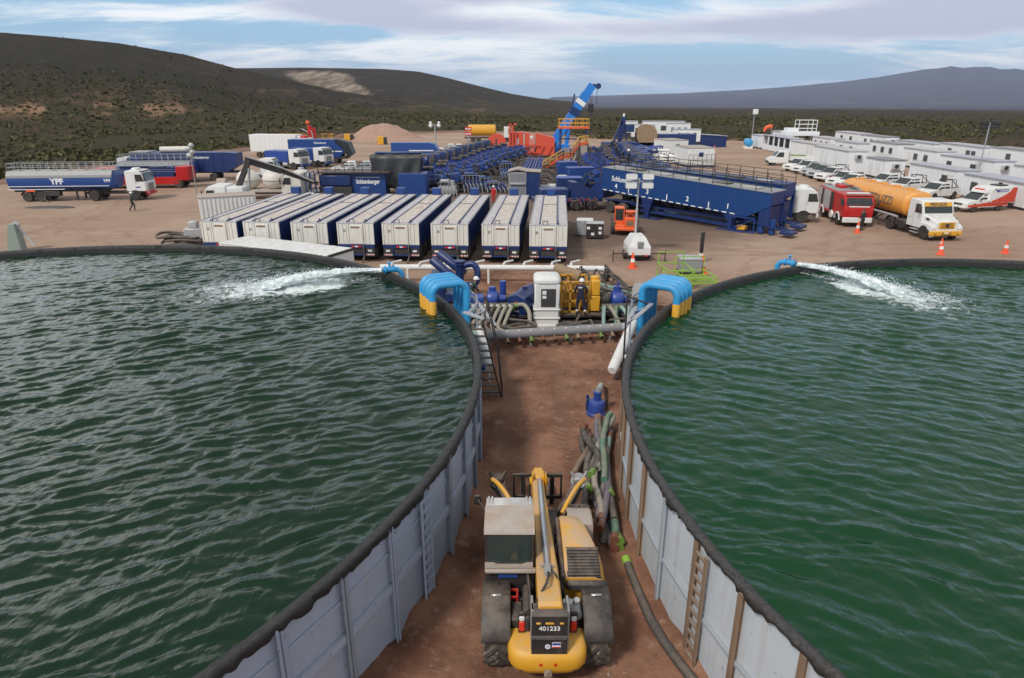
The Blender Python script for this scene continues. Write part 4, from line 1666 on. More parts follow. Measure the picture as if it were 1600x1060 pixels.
	for z in (1.06, 1.28):
		for a, b in (((-.12, 10.1), (.10, 10.1)), ((.10, 10.1), (.10, 10.3)), ((.10, 10.3), (-.12, 10.3)), ((-.12, 10.3), (-.12, 10.1))):
			mb.bar((*a, z), (*b, z), .035)
	for q in ((-.12, 10.1), (.1, 10.1), (.1, 10.3), (-.12, 10.3)):
		mb.bar((*q, 1.03), (*q, 1.3), .035)
	part('step_frame', mb, M['red'], T, **W)
	# cab
	xl, xr, yb, yf = -.52, .42, 10.50, 11.74
	mb = MB()
	for x in (xl + .035, xr - .035):
		mb.bar((x, yb, 1.0), (x, yb + .03, 2.44), .07, .06)
		mb.bar((x, yf, 1.0), (x, yf - .15, 2.44), .06, .06)
		mb.bar((x, yb + .62, 1.0), (x, yb + .62, 2.44), .05, .05)
		mb.bar((x, yb, 2.44), (x, yf - .15, 2.44), .06, .06)
	mb.box(xl, xr, yb, yf, .62, 1.02, .03)
	mb.box(xl, xl + .04, yb, yf, 1.0, 1.30, .01)
	mb.box(xl, xr, yf - .05, yf, 1.0, 1.35, .01)
	part('cab_frame', mb, M['black'], T, **W)
	mb = MB()
	mb.prism([(yb - .05, 2.445), (yb - .02, 2.50), (yb + .45, 2.545), (yb + .76, 2.54), (yb + .79, 2.50), (yb + .79, 2.43), (yb - .05, 2.43)], xl - .01, xr + .01, 'x')
	rf = part('roof', mb, M['pale_roof'], T, smooth=30, **W)
	mb = MB()
	for i, y in enumerate((11.31, 11.39, 11.47, 11.55)):
		mb.box(xl, xr, y, y + .06, 2.45, 2.51 - .008 * i, .01)
	for x in (xl + .05, xl + .12, xr - .12, xr - .05):
		mb.box(x - .02, x + .02, 11.29, 11.62, 2.44, 2.515, .01)
	part('roof_guard', mb, M['silver'], rf, world=True)
	mb = MB()
	mb.plate([(xl + .07, yb - .012, 1.74), (xr - .07, yb - .012, 1.74), (xr - .07, yb - .006, 2.42), (xl + .07, yb - .006, 2.42)], .012)
	part('rear_window', mb, M['glass_cab'], T, **W)
	for x in (xl - .004, xr - .008):
		mb = MB()
		mb.box(x, x + .012, yb + .08, yb + .58, 1.34, 2.40)
		mb.box(x, x + .012, yb + .66, yf - .12, 1.34, 2.40)
		part('side_window', mb, M['glass_cab'], T, **W)
	mb = MB()
	mb.plate([(xr - .06, yf + .01, 1.38), (xl + .06, yf + .01, 1.38), (xl + .06, yf - .13, 2.40), (xr - .06, yf - .13, 2.40)], .012)
	part('windscreen', mb, M['glass_cab'], T, **W)
	mb = MB()
	mb.prism([(xl, 1.70), (xr - .02, 1.70), (xr - .02, 1.78), (xr - .14, 1.78), (xr - .22, 1.745), (xl + .25, 1.745), (xl + .17, 1.78), (xl, 1.78)], yb - .09, yb - .01)
	part('rear_sill', mb, M['pale_roof'], T, smooth=0, **W)
	mb = MB()
	mb.box(xl, xr + .04, yb - .14, yb - .02, 1.60, 1.68, .02)
	part('rear_ledge', mb, M['pale_roof'], T, **W)
	mb = MB()
	mb.box(xl + .02, xr - .02, yb - .02, yb + .02, 1.0, 1.66)
	part('cab_back', mb, M['black'], T, smooth=0, **W)
	mb = MB()
	mb.box(xl + .25, xr - .30, yb - .06, yb - .024, 1.44, 1.52, .008)
	part('number_plate', mb, M['tank_blue'], T, **W)
	# seat and wheel seen through the rear pane's reflections are left dark
	mb = MB()
	mb.bar((xl, 11.8, 1.95), (xl - .22, 12.2, 2.05), .025)
	ma = part('mirror_arm', mb, M['black'], T, **W)
	mb = MB()
	mb.box(-.82, -.66, 12.18, 12.24, 1.90, 2.15, .025)
	part('mirror', mb, M['black'], ma, world=True)
	return T


build_telehandler()


# ================================================================== HOSES ALONG THE RIGHT TANK
def build_hoses():
	rnd = random.Random(21)
	# x at the near end, x at the far end, near y, far y, height, material, colour word, end cap material
	rows = [
		(1.98, 2.55, 15.2, 18.6, .10, 'hose', 'dusty grey', None),
		(2.10, 2.62, 13.6, 17.2, .10, 'hose_pale', 'pale tan', None),
		(2.28, 2.60, 13.4, 19.1, .11, 'hose_violet', 'violet grey', None),
		(2.40, 2.85, 13.1, 16.6, .10, 'hose', 'dark grey', 'coupling'),
		(2.52, 2.80, 13.0, 19.5, .10, 'hose_green', 'bright green', 'coupling'),
		(2.62, 3.05, 13.4, 18.9, .10, 'hose', 'muddy grey', 'lime_cap'),
		(2.66, 3.15, 14.4, 19.6, .09, 'hose_brown', 'rust brown', 'coupling'),
		(2.30, 3.02, 14.0, 18.2, .29, 'hose_violet', 'violet grey with yellow bands', 'coupling'),
		(2.05, 2.78, 15.6, 19.2, .28, 'hose', 'mid grey bowed', 'lime_cap'),
		(2.45, 2.95, 13.3, 16.9, .30, 'hose_green', 'green twisted', 'coupling'),
		(2.58, 3.20, 14.7, 17.6, .30, 'hose_teal', 'pale teal straight', 'coupling'),
		(2.25, 3.25, 16.2, 19.0, .46, 'hose_pale', 'pale crossing', None),
		(2.18, 2.50, 16.0, 18.0, .45, 'hose', 'short grey', 'lime_cap'),
		(2.62, 2.88, 13.2, 15.9, .28, 'hose', 'charcoal', 'lime_cap'),
		(2.82, 3.30, 16.6, 19.8, .27, 'hose_green', 'sea green', None),
		(2.90, 3.42, 16.9, 19.3, .10, 'hose_brown', 'brown', None),
		(1.95, 2.75, 14.6, 18.9, .30, 'hose', 'long black', 'coupling'),
		(2.60, 2.35, 14.0, 17.6, .44, 'hose', 'black curving', None),
		(2.15, 2.95, 13.6, 18.6, .48, 'hose_violet', 'dull violet', 'coupling'),
		(2.72, 2.95, 15.0, 19.0, .47, 'hose', 'dark slack', 'lime_cap'),
		(1.92, 2.35, 16.4, 19.4, .12, 'hose_brown', 'muddy brown', 'coupling'),
		(2.40, 3.18, 15.4, 19.6, .60, 'hose_green', 'mossy green', None),
		(2.05, 2.5, 13.9, 15.9, .46, 'hose_pale', 'short pale', 'coupling'),
	]
	rows = [(a - .10 * (i % 3 == 0), b - .06, max(13.0, c - .4), min(18.9, d + .3), e, m_, w_, k_) for i, (a, b, c, d, e, m_, w_, k_) in enumerate(rows)]
	where = ['leftmost at the near end of the hose pile', 'second from the left in the bottom layer of the hose pile', 'running the whole length of the hose pile, low on its left',
			 'low in the middle of the near end of the hose pile', 'low along the full length of the hose pile', 'with a green coupling at the near right of the hose pile',
			 'against the right tank wall at the bottom of the hose pile', 'sweeping across the near half of the hose pile', 'on the upper left of the hose pile',
			 'twisting over the near middle of the hose pile', 'lying on top beside the right tank wall', 'lying diagonally across the far top of the hose pile',
			 'on the top far left of the hose pile', 'nearest the telehandler at the near right tip of the pile', 'at the far right end of the hose pile', 'squeezed against the tank wall at the far end of the pile',
			 'down the outer left side of the hose pile', 'bending back over the middle of the hose pile', 'lying slantwise on top of the near half of the pile', 'on top of the right side of the hose pile', 'at the outer far left of the hose pile', 'topmost, slanting to the tank wall at the far end', 'resting on the near left end of the hose pile']
	for i, (xa, xb, ya, yb, z, mt, word, cap) in enumerate(rows):
		n = 14
		pts = []
		ph, am = rnd.uniform(0, 6), rnd.uniform(.10, .27)
		for j in range(n):
			t = j / (n - 1)
			y = ya + (yb - ya) * t
			x = xa + (xb - xa) * t + am * math.sin(t * rnd.uniform(4.2, 4.8) + ph)
			lim = 20.17 - math.sqrt(max(0, 17.55 ** 2 - (y - 13.92) ** 2)) - .12
			x = min(x, lim)
			pts.append((x, y, z + .05 * math.sin(t * 5 + ph) * (z > .2) + .13))
		# smooth
		P = [Vector(p) for p in pts]
		fine = []
		for j in range(len(P) - 1):
			for q in range(4):
				t = q / 4
				p0, p1, p2, p3 = P[max(j - 1, 0)], P[j], P[j + 1], P[min(j + 2, len(P) - 1)]
				fine.append(.5 * ((2 * p1) + (p2 - p0) * t + (2 * p0 - 5 * p1 + 4 * p2 - p3) * t * t + (3 * p1 - p0 - 3 * p2 + p3) * t ** 3))
		fine.append(P[-1])
		rt = root('suction_hose', word + ' suction hose ' + where[i], 'hose', (*fine[0].xy, 0), group='hoses piled along the right tank')
		mb = MB()
		rr = .088
		mb.tube(fine, [rr * (1 + .05 * (j % 2)) for j in range(len(fine))], 10)
		part('hose_body', mb, M[mt], rt, world=True, smooth=60)
		if cap:
			for e, f in ((0, 1), (-1, -2)):
				mb = MB()
				d = (fine[e] - fine[f]).normalized()
				mb.tube([fine[e] - d * .12, fine[e] - d * .02, fine[e] + d * .02, fine[e] + d * .10], [.094, .094, .112, .112], 12)
				part('coupling', mb, M[cap if e == 0 else 'coupling'], rt, world=True)
		if 'bands' in word:
			mb = MB()
			for j in range(4, len(fine) - 3, 7):
				mb.tube([fine[j], fine[j] + (fine[j + 1] - fine[j]) * .5], .078, 10)
			part('yellow_band', mb, M['yellow2'], rt, world=True)
	# the single hose lying apart in the foreground
	pts = [(2.62, 12.35, .24), (2.66, 12.0, .21), (2.72, 11.4, .21), (2.80, 10.7, .22), (2.94, 10.1, .24), (3.14, 9.5, .25), (3.38, 8.9, .25), (3.62, 8.4, .25)]
	P = [Vector(p) for p in pts]
	rt = root('suction_hose', 'long single grey hose with a green end lying right of the telehandler', 'hose', (2.62, 12.35, 0))
	mb = MB()
	mb.tube(P, .095, 12)
	part('hose_body', mb, M['hose'], rt, world=True, smooth=60)
	mb = MB()
	mb.tube([P[0] - Vector((0, .02, 0)), P[0] + Vector((-.02, .16, .02))], [.105, .102], 12)
	part('coupling', mb, M['lime'], rt, world=True)


build_hoses()


# ================================================================== BETWEEN THE TANKS
def build_passage():
	# blue submersible pump standing on the soil
	rt = root('sump_pump', 'small blue submersible pump standing on the soil beyond the hoses', 'pump', (2.86, 20.3, 0))
	mb = MB()
	mb.lathe([(.30, 0), (.34, .03), (.34, .10), (.31, .13), (.31, .42), (.27, .50), (.14, .54)], (2.86, 20.3, .02), 20)
	part('casing', mb, M['bright_blue'], rt, world=True)
	mb = MB()
	mb.lathe([(.13, .50), (.13, .78), (.15, .80), (.15, .84), (.10, .86)], (2.88, 20.3, .02), 16)
	part('neck', mb, M['bright_blue'], rt, world=True)
	mb = MB()
	mb.tube([(2.90, 20.3, .84), (2.95, 20.32, 1.0), (3.02, 20.4, 1.12)], [.10, .12, .07], 12)
	part('motor_cap', mb, M['grey'], rt, world=True)
	mb = MB()
	for q in range(4):
		mb.tube([(3.0, 20.35, 1.08), (3.12 + .03 * q, 20.4, .95), (3.16 + .04 * q, 20.35 + .05 * q, .5), (3.12 + .05 * q, 20.3 + .08 * q, .05)], .014, 6)
	part('cable', mb, M['black'], rt, world=True)
	mb = MB()
	mb.box(2.50, 2.60, 20.2, 20.34, .2, .62, .02)
	mb.cyl((2.55, 20.27, .6), (2.55, 20.27, .76), .05, 10)
	part('outlet', mb, M['navy'], rt, world=True)
	# black access stair up to the left rim
	rt = root('access_ladder', 'black steel access ladder leaning on the left tank rim', 'ladder', (-.85, 21.5, 0))
	A0, A1 = Vector((-.40, 21.7, .03)), Vector((-.98, 21.25, 3.0))
	B0, B1 = Vector((-1.20, 21.7, .03)), Vector((-1.42, 21.25, 3.0))
	mb = MB()
	mb.bar(A0, A1, .05, .07)
	mb.bar(B0, B1, .05, .07)
	part('stringer', mb, M['black'], rt, world=True)
	for i in range(10):
		t = (i + .7) / 10.6
		mb = MB()
		p, q = A0.lerp(A1, t), B0.lerp(B1, t)
		mb.bar(p, q, .16, .03)
		part('tread', mb, M['black'], rt, world=True)
	for off in (.0, .55):
		mb = MB()
		a, b = A0 + Vector((.05, off - .1, 0)), A1 + Vector((.12, off + .35, .55))
		mb.tube([a, a.lerp(b, .5) + Vector((.10, 0, .1)), b], .022, 6)
		mb.tube([b, A1 + Vector((0, .1 + off, -.3))], .018, 6)
		part('handrail', mb, M['black'], rt, world=True)
	mb = MB()
	mb.cyl((-1.2, 22.05, 1.05), (-.95, 22.05, 1.05), .16, 14)
	part('blue_valve', mb, M['bright_blue'], rt, world=True)
	# white drop pipes either side
	rt = root('drop_pipe', 'short white drop pipe behind the black ladder at the left tank', 'pipe', (-1.0, 23.4, 0))
	mb = MB()
	mb.tube([(-1.32, 24.4, 1.75), (-1.15, 23.9, 1.35), (-.82, 22.95, .62)], [.13, .17, .19], 16)
	part('pipe_body', mb, M['white'], rt, world=True)
	mb = MB()
	mb.tube([(-1.02, 23.5, 1.0), (-1.45, 23.5, 1.0)], .09, 10)
	mb.bar((-.85, 23.0, 0), (-.85, 23.0, .5), .06)
	part('stub', mb, M['white'], rt, world=True)
	rt = root('drop_pipe', 'long white drop pipe with two side stubs against the right tank', 'pipe', (4.2, 23.8, 0))
	mb = MB()
	mb.tube([(4.95, 25.6, 1.55), (4.55, 24.7, 1.2), (3.78, 22.95, .55), (3.75, 22.88, .53)], [.20, .20, .20, .15], 18)
	part('pipe_body', mb, M['white'], rt, world=True)
	for t in (.25, .55):
		p = Vector((3.78, 22.95, .55)).lerp(Vector((4.95, 25.6, 1.55)), t)
		mb = MB()
		mb.tube([p, p + Vector((.42, -.12, .05))], .085, 12)
		part('stub', mb, M['white'], rt, world=True)
	for q in ((4.0, 23.4, .55), (4.8, 25.2, 1.25)):
		mb = MB()
		mb.bar((q[0], q[1], 0), q, .07)
		part('support', mb, M['post'], rt, world=True)
	mb = MB()
	mb.tube([(4.08, 22.5, 0), (4.08, 22.5, 3.6)], .035, 8)
	mb.tube([(4.08, 22.5, 3.55), (4.9, 22.9, 3.15)], .03, 8)
	mb.box(3.98, 4.18, 22.4, 22.6, 0, .03)
	thing('guy_post', mb, M['black'], 'thin black steel post standing against the right tank rim', 'post')
	# wooden walkways on the rims
	for key, lab, pts in (('L', 'weathered grey plank ramp leading off the left tank rim', [(-1.72, 22.6, 2.93), (-.95, 21.9, 2.9), (-.62, 23.2, 2.2), (-1.5, 24.6, 2.9)]),
						  ('R', 'weathered grey plank ramp leading off the right tank rim', [(5.2, 23.6, 2.93), (4.25, 21.9, 2.9), (4.05, 22.6, 2.3), (4.75, 24.3, 2.6)])):
		mb = MB()
		P = [Vector(p) for p in pts]
		mb.bar(P[0], P[1], .16, .05)
		mb.bar(P[3], P[2], .16, .05)
		for t in (.2, .5, .8):
			mb.bar(P[0].lerp(P[1], t), P[3].lerp(P[2], t), .08, .04)
		thing('plank_ramp', mb, M['post'], lab, 'ramp', group='plank ramps on the rims')
	# grey manifold pipe across the passage
	a, b = Vector((-1.15, 26.5, .62)), Vector((5.85, 27.75, .62))
	rt = root('manifold', 'long grey manifold pipe with a row of outlets lying across the passage', 'pipe', (2.35, 27.1, 0))
	mb = MB()
	mb.tube([a, b], .21, 20)
	part('header_pipe', mb, M['pipe_grey'], rt, world=True)
	d = (b - a).normalized()
	nrm = Vector((d.y, -d.x, 0))
	for i in range(13):
		p = a.lerp(b, .06 + i * .0725)
		mb = MB()
		mb.tube([p + nrm * .1 - Vector((0, 0, .12)), p + nrm * .30 - Vector((0, 0, .22)), p + nrm * .34 - Vector((0, 0, .235)), p + nrm * .40 - Vector((0, 0, .26))], [.075, .075, .10, .10], 12)
		o = part('outlet', mb, M[('coupling', 'lime_cap', 'wood')[(i * 7 + 1) % 3 if i % 4 else 0]], rt, world=True)
		mb = MB()
		q = p + nrm * .35 - Vector((0, 0, .24))
		mb.tube([p + nrm * .395 - Vector((0, 0, .258)), p + nrm * .404 - Vector((0, 0, .262))], .078, 12)
		part('mouth', mb, M['black'], o, world=True)
		mb = MB()
		mb.sphere(p + nrm * .13 + Vector((0, 0, .17)), .04, 8, 5)
		part('plug', mb, M['tape'], rt, world=True)
	for t in (.03, .28, .53, .78, .97):
		mb = MB()
		p = a.lerp(b, t)
		mb.bar(p - Vector((0, 0, .6)), p - Vector((0, 0, .2)), .09)
		part('support', mb, M['pipe_grey'], rt, world=True)
	# white operator's booth
	x0, x1, y0, y1 = 1.0, 2.24, 29.3, 30.6
	rt = root('operator_booth', 'small white operator booth with a dark window behind the manifold', 'booth', (1.62, 29.95, 0))
	mb = MB()
	mb.box(x0 + .04, x1 - .04, y0 + .04, y1 - .04, .05, 2.12, .06)
	part('booth_wall', mb, M['white'], rt, world=True)
	mb = MB()
	rings = []
	for s, z in ((.98, 2.10), (1.02, 2.16), (1.0, 2.27), (.93, 2.36), (.80, 2.41), (.3, 2.43)):
		ring = []
		for i in range(24):
			th = 2 * PI * i / 24
			ex = math.copysign(abs(math.cos(th)) ** .35, math.cos(th))
			ey = math.copysign(abs(math.sin(th)) ** .35, math.sin(th))
			ring.append((1.62 + .62 * s * ex, 29.95 + .65 * s * ey, z))
		rings.append(ring)
	mb.loft(rings)
	part('roof', mb, M['white'], rt, world=True)
	for z in (.42, .84):
		mb = MB()
		mb.box(x0 - .01, x1 + .01, y0 - .01, y1 + .01, z, z + .07, .02)
		part('band', mb, M['white'], rt, world=True)
	mb = MB()
	mb.box(x0 - .03, x1 + .03, y0 - .03, y1 + .03, 0, .14, .02)
	part('base', mb, M['white'], rt, world=True)
	for (wx0, wx1, wy0, wy1, nm) in ((x0 + .34, x1 - .22, y0 + .005, y0 + .035, 'window'), (x0 + .005, x0 + .035, y0 + .3, y1 - .3, 'window')):
		mb = MB()
		mb.box(wx0, wx1, wy0, wy1, 1.02, 1.88, .015)
		fr = part(nm, mb, M['black'], rt, world=True)
		mb = MB()
		if wx1 - wx0 > .2:
			mb.box(wx0 + .03, wx1 - .03, wy0 - .006, wy0 + .006, 1.05, 1.85)
		else:
			mb.box(wx0 - .006, wx0 + .006, wy0 + .03, wy1 - .03, 1.05, 1.85)
		part('pane', mb, M['window'], fr, world=True)
	mb = MB()
	mb.box(x0 + .40, x0 + .58, y0 - .008, y0 - .003, 1.42, 1.56)
	mb.box(x0 + .40, x0 + .58, y0 - .008, y0 - .003, 1.62, 1.80)
	part('notice', mb, M['letter'], rt, world=True)


build_passage()


def build_pumps():
	# ---- right-hand pump skid with its yellow engine
	rt = root('pump_skid', 'yellow engine pump skid beside the white booth', 'pump', (4.2, 30.6, 0))
	mb = MB()
	mb.box(2.2, 6.4, 29.5, 31.8, .30, .48, .02)
	mb.box(2.2, 6.4, 29.5, 29.7, .05, .48, .02)
	mb.box(2.2, 6.4, 31.6, 31.8, .05, .48, .02)
	for x in (2.2, 3.6, 5.0, 6.3):
		mb.box(x, x + .12, 29.6, 31.7, .05, .30)
	part('skid_base', mb, M['dark'], rt, world=True)
	mb = MB()
	for z in (.52, 1.05, 1.55, 1.98):
		mb.bar((2.35, 30.15, z), (3.65, 30.15, z), .09)
		mb.bar((2.35, 31.5, z), (3.65, 31.5, z), .09)
	for x in (2.35, 2.75, 3.2, 3.65):
		mb.bar((x, 30.15, .48), (x, 30.15, 2.0), .09)
		mb.bar((x, 31.5, .48), (x, 31.5, 2.0), .09)
	mb.box(2.45, 3.6, 30.4, 31.3, .6, 1.55, .08)
	mb.bar((2.1, 30.3, 2.3), (2.7, 30.2, 1.5), .14, .05)
	for i in range(6):
		mb.cyl((2.55 + .18 * i, 30.35, 1.45), (2.55 + .18 * i, 30.35, 1.72), .06, 8)
	mb.tube([(2.5, 30.3, 1.75), (3.0, 30.25, 1.85), (3.5, 30.3, 1.8)], .08, 10)
	part('engine', mb, M['yellow2'], rt, world=True)
	mb = MB()
	mb.box(3.72, 4.18, 30.1, 31.3, .55, 1.30, .04)
	mb.box(3.76, 4.16, 30.1, 31.0, 1.32, 2.05, .04)
	mb.lathe([(.22, 0), (.22, .12), (.18, .15)], (3.95, 30.5, 2.04), 12)
	part('gearbox', mb, M['yellow'], rt, world=True)
	mb = MB()
	mb.cyl((2.15, 32.2, 2.10), (3.35, 31.6, 1.85), .30, 18)
	part('muffler', mb, M['wood'], rt, world=True)
	mb = MB()
	mb.lathe([(.30, 0), (.33, .04), (.33, .40), (.30, .44)], (4.22, 30.6, 1.0), 18, 'x')
	for i in range(5):
		mb.lathe([(.33, 0), (.345, .012), (.33, .03)], (4.26 + i * .08, 30.6, 1.0), 18, 'x')
	part('clutch_drum', mb, M['dark'], rt, world=True)
	mb = MB()
	mb.lathe([(.12, 0), (.42, .10), (.48, .30), (.42, .55), (.20, .70), (.16, .95)], (4.72, 30.6, 1.0), 18, 'x')
	mb.tube([(5.05, 30.6, 1.3), (5.05, 30.6, 1.62), (5.05, 30.6, 1.66)], [.22, .18, .24], 14)
	mb.cyl((5.05, 30.6, 1.66), (5.08, 30.55, 1.9), .05, 8)
	mb.box(4.6, 5.6, 30.3, 30.9, .48, .70, .03)
	part('pump_casing', mb, M['bright_blue'], rt, world=True)
	mb = MB()
	mb.tube([(4.2, 29.75, .86), (6.4, 29.95, .86)], .17, 14)
	mb.tube([(5.6, 30.5, 1.0), (6.2, 30.5, 1.0), (6.3, 30.1, .9)], .16, 12)
	part('suction_header', mb, M['dark'], rt, world=True)
	# hoses from the header down to the manifold: each a hose of its own
	hs = [(4.30, 4.05, 'hose_teal', 'teal'), (4.58, 4.32, 'hose_pale', 'cream'), (4.86, 4.6, 'hose_green', 'green'), (5.12, 4.9, 'hose_teal', 'pale teal'), (5.42, 5.25, 'hose_teal', 'grey teal'), (6.25, 6.0, 'hose', 'grey')]
	words = ['first', 'second', 'third', 'fourth', 'fifth', 'sixth']
	for i, (xa, xb, mt, cw) in enumerate(hs):
		yb = 26.5 + (xb + 1.15) * .1786
		bow = .28 * (1 if i % 2 else -.6)
		P = [Vector(p) for p in ((xa, 29.72, .84), (xa, 29.45, .95), (xa + bow * .5, 29.0, .78), (xa + bow, 28.4, .40), (xb + bow * .5, yb + .75, .30), (xb, yb + .24, .56))]
		fine = bez(P)
		r2 = root('transfer_hose', f'{cw} transfer hose, {words[i]} from the booth on the right pump', 'hose', (xa, 28.6, 0), group='hoses from pumps to manifold')
		mb = MB()
		mb.tube(fine, .088, 10)
		part('hose_body', mb, M[mt], r2, world=True, smooth=60)
		mb = MB()
		mb.tube([P[0] + Vector((0, .03, 0)), P[0] + Vector((0, -.14, .05))], .115, 12)
		part('coupling', mb, M['lime_cap'], r2, world=True)
	# tilted grey filter drum
	rt = root('filter_drum', 'dull grey drum tilted beside the right blue arch pipes', 'drum', (6.55, 31.4, 0))
	mb = MB()
	mb.cyl((6.1, 31.3, 1.20), (6.95, 31.6, 1.05), .42, 20)
	part('drum_body', mb, M['silver'], rt, world=True)
	mb = MB()
	for t in (.1, .5, .9):
		p, q = Vector((6.1, 31.3, 1.20)), Vector((6.95, 31.6, 1.05))
		c = p.lerp(q, t)
		mb.cyl(c - (q - p) * .03, c + (q - p) * .03, .44, 20)
	part('hoop', mb, M['grey'], rt, world=True)
	mb = MB()
	for x in (6.15, 6.85):
		mb.bar((x, 31.2, 0), (x, 31.4, .75), .08)
		mb.bar((x, 31.75, 0), (x, 31.5, .75), .08)
	part('cradle', mb, M['dark'], rt, world=True)
	# pale flow lines running back to the trailers
	for i, (pts, mt, lab) in enumerate((
			([(4.2, 30.9, 1.5), (5.2, 32.2, .9), (4.6, 34.2, .3), (3.4, 36.6, .5), (3.1, 37.2, .9)], 'hose_pale', 'pale looped hose arching behind the yellow engine'),
			([(6.6, 31.6, .6), (6.9, 33.0, .2), (5.8, 34.4, .2), (4.4, 35.6, .3), (3.6, 37.0, .8)], 'hose', 'grey hose curving from the grey drum to the white pipe'),
			([(6.9, 31.8, .5), (7.3, 33.3, .2), (6.2, 34.9, .2), (4.8, 36.2, .3), (3.7, 37.3, .9)], 'hose_teal', 'outer blue grey hose curving from the grey drum to the white pipe'))):
		mb = MB()
		mb.tube(bez([Vector(p) for p in pts]), .10, 10)
		thing('flow_hose', mb, M[mt], lab, 'hose', group='hoses behind the right pump')
	# ---- left-hand pump
	rt = root('transfer_pump', 'dark blue transfer pump with black suction header left of the booth', 'pump', (-.9, 30.4, 0))
	mb = MB()
	mb.box(-2.4, .9, 29.6, 31.6, .25, .42, .02)
	mb.box(-2.4, .9, 29.6, 29.75, .05, .42)
	mb.box(-2.4, .9, 31.45, 31.6, .05, .42)
	part('skid_base', mb, M['dark'], rt, world=True)
	mb = MB()
	mb.lathe([(.12, 0), (.40, .08), (.46, .30), (.40, .52), (.2, .66), (.16, .95)], (-1.25, 30.9, .95), 18, 'x')
	mb.box(-1.3, -.4, 30.6, 31.2, .42, .65, .03)
	mb.tube([(-.95, 30.9, 1.2), (-.95, 30.9, 1.55)], [.2, .16], 12)
	mb.box(-2.3, -1.35, 30.5, 31.3, .45, 1.1, .06)
	mb.cyl((-.45, 31.7, .9), (-.45, 31.7, 1.62), .16, 12)
	part('pump_casing', mb, M['bright_blue'], rt, world=True)
	mb = MB()
	mb.tube([(-2.0, 29.9, .86), (.15, 29.9, .86)], .17, 14)
	mb.tube([(-.45, 30.9, .95), (-.05, 31.0, .95)], .13, 12)
	part('suction_header', mb, M['dark'], rt, world=True)
	mb = MB()
	for i in range(7):
		mb.box(-1.9 + i * .29, -1.78 + i * .29, 29.68, 29.74, .92, 1.0)
	part('tag_plate', mb, M['tape'], rt, world=True)
	words = ['first', 'second', 'third', 'fourth', 'fifth', 'sixth', 'seventh']
	mats = ['hose_teal', 'hose_pale', 'hose_pale', 'hose', 'hose_pale', 'hose_pale', 'hose_pale']
	cols = ['teal', 'cream', 'pale', 'grey', 'pale tan', 'pale cream', 'long pale']
	for i in range(7):
		xa = -1.72 + i * .285
		xb = -.85 + i * .29
		yb = 26.5 + (xb + 1.15) * .1786
		P = [Vector(p) for p in ((xa, 29.70, .86), (xa - .03, 29.45, .92), (xa - .22, 29.0, .62), (xa - .30, 28.4, .28), (xb - .25, yb + .8, .22), (xb, yb + .24, .56))]
		r2 = root('transfer_hose', f'{cols[i]} transfer hose, {words[i]} from the left arch pipes', 'hose', (xa, 28.6, 0), group='hoses from pumps to manifold')
		mb = MB()
		mb.tube(bez(P), .088, 10)
		part('hose_body', mb, M[mats[i]], r2, world=True, smooth=60)
		mb = MB()
		mb.tube([P[0] + Vector((0, .03, 0)), P[0] + Vector((0, -.14, .03))], .115, 12)
		part('coupling', mb, M['lime_cap'], r2, world=True)
	P = [Vector(p) for p in ((.15, 29.9, .90), (.55, 29.7, 1.0), (.80, 29.2, .75), (.75, 28.4, .3), (.35, 27.6, .22), (.10, 27.05, .5))]
	r2 = root('transfer_hose', 'thick pale hose bowing out toward the booth from the end of the left pump', 'hose', (.6, 28.6, 0), group='hoses from pumps to manifold')
	mb = MB()
	mb.tube(bez(P), .10, 10)
	part('hose_body', mb, M['hose_pale'], r2, world=True, smooth=60)
	mb = MB()
	mb.tube([P[0] + Vector((-.1, .02, 0)), P[0] + Vector((.12, -.04, .03))], .13, 12)
	part('coupling', mb, M['lime_cap'], r2, world=True)
	# blue tank numbered 07
	c0, c1 = Vector((.22, 29.95, .86)), Vector((1.0, 31.5, .98))
	rt = root('fuel_tank', 'dark blue octagonal fuel tank numbered 07 left of the booth', 'tank', (1.0, 31.5, 0))
	mb = MB()
	ax = (c1 - c0).normalized()
	mb.tube([c0 - ax * .02, c0, c0 + ax * .04, c1 - ax * .04, c1], [.50, .56, .60, .60, .54], 8)
	part('tank_shell', mb, M['navy'], rt, world=True, smooth=20)
	mb = MB()
	sd = Vector((ax.y, -ax.x, 0)).normalized()
	for t in (.15, .85):
		c = c0.lerp(c1, t)
		mb.bar(c - sd * .55 - Vector((0, 0, .8)), c + sd * .55 - Vector((0, 0, .8)), .12)
		mb.bar(c - sd * .4 - Vector((0, 0, .75)), c - sd * .4 - Vector((0, 0, .3)), .1)
		mb.bar(c + sd * .4 - Vector((0, 0, .75)), c + sd * .4 - Vector((0, 0, .3)), .1)
	part('saddle', mb, M['dark'], rt, world=True)
	mb = MB()
	c = c0.lerp(c1, .5)
	mb.cyl(c + Vector((0, 0, .58)), c + Vector((0, 0, .70)), .12, 12)
	part('filler', mb, M['navy'], rt, world=True)
	ang = math.atan2(-sd.y, -sd.x)
	ang = math.atan2(ax.y, ax.x) - PI / 2
	loc = c0 - ax * .026
	rel = loc - Vector(rt.location)
	text('07', .34, M['letter'], rt, tuple(rel), (PI / 2, 0, ang), name='tank_number', bold=.02)
	text('MAX', .12, M['letter'], rt, tuple(rel + Vector((0, 0, -.25))), (PI / 2, 0, ang), name='small_lettering', bold=.01)
	mb = MB()
	q = c0 - ax * .024 + Vector((0, 0, .26))
	for dx, dz in ((-.06, .03), (.06, .03), (0, -.05)):
		mb.cyl(q + sd * dx + Vector((0, 0, dz)), q + sd * dx + Vector((0, 0, dz)) - ax * .012, .055, 12)
	part('red_emblem', mb, M['lamp_red'], rt, world=True)
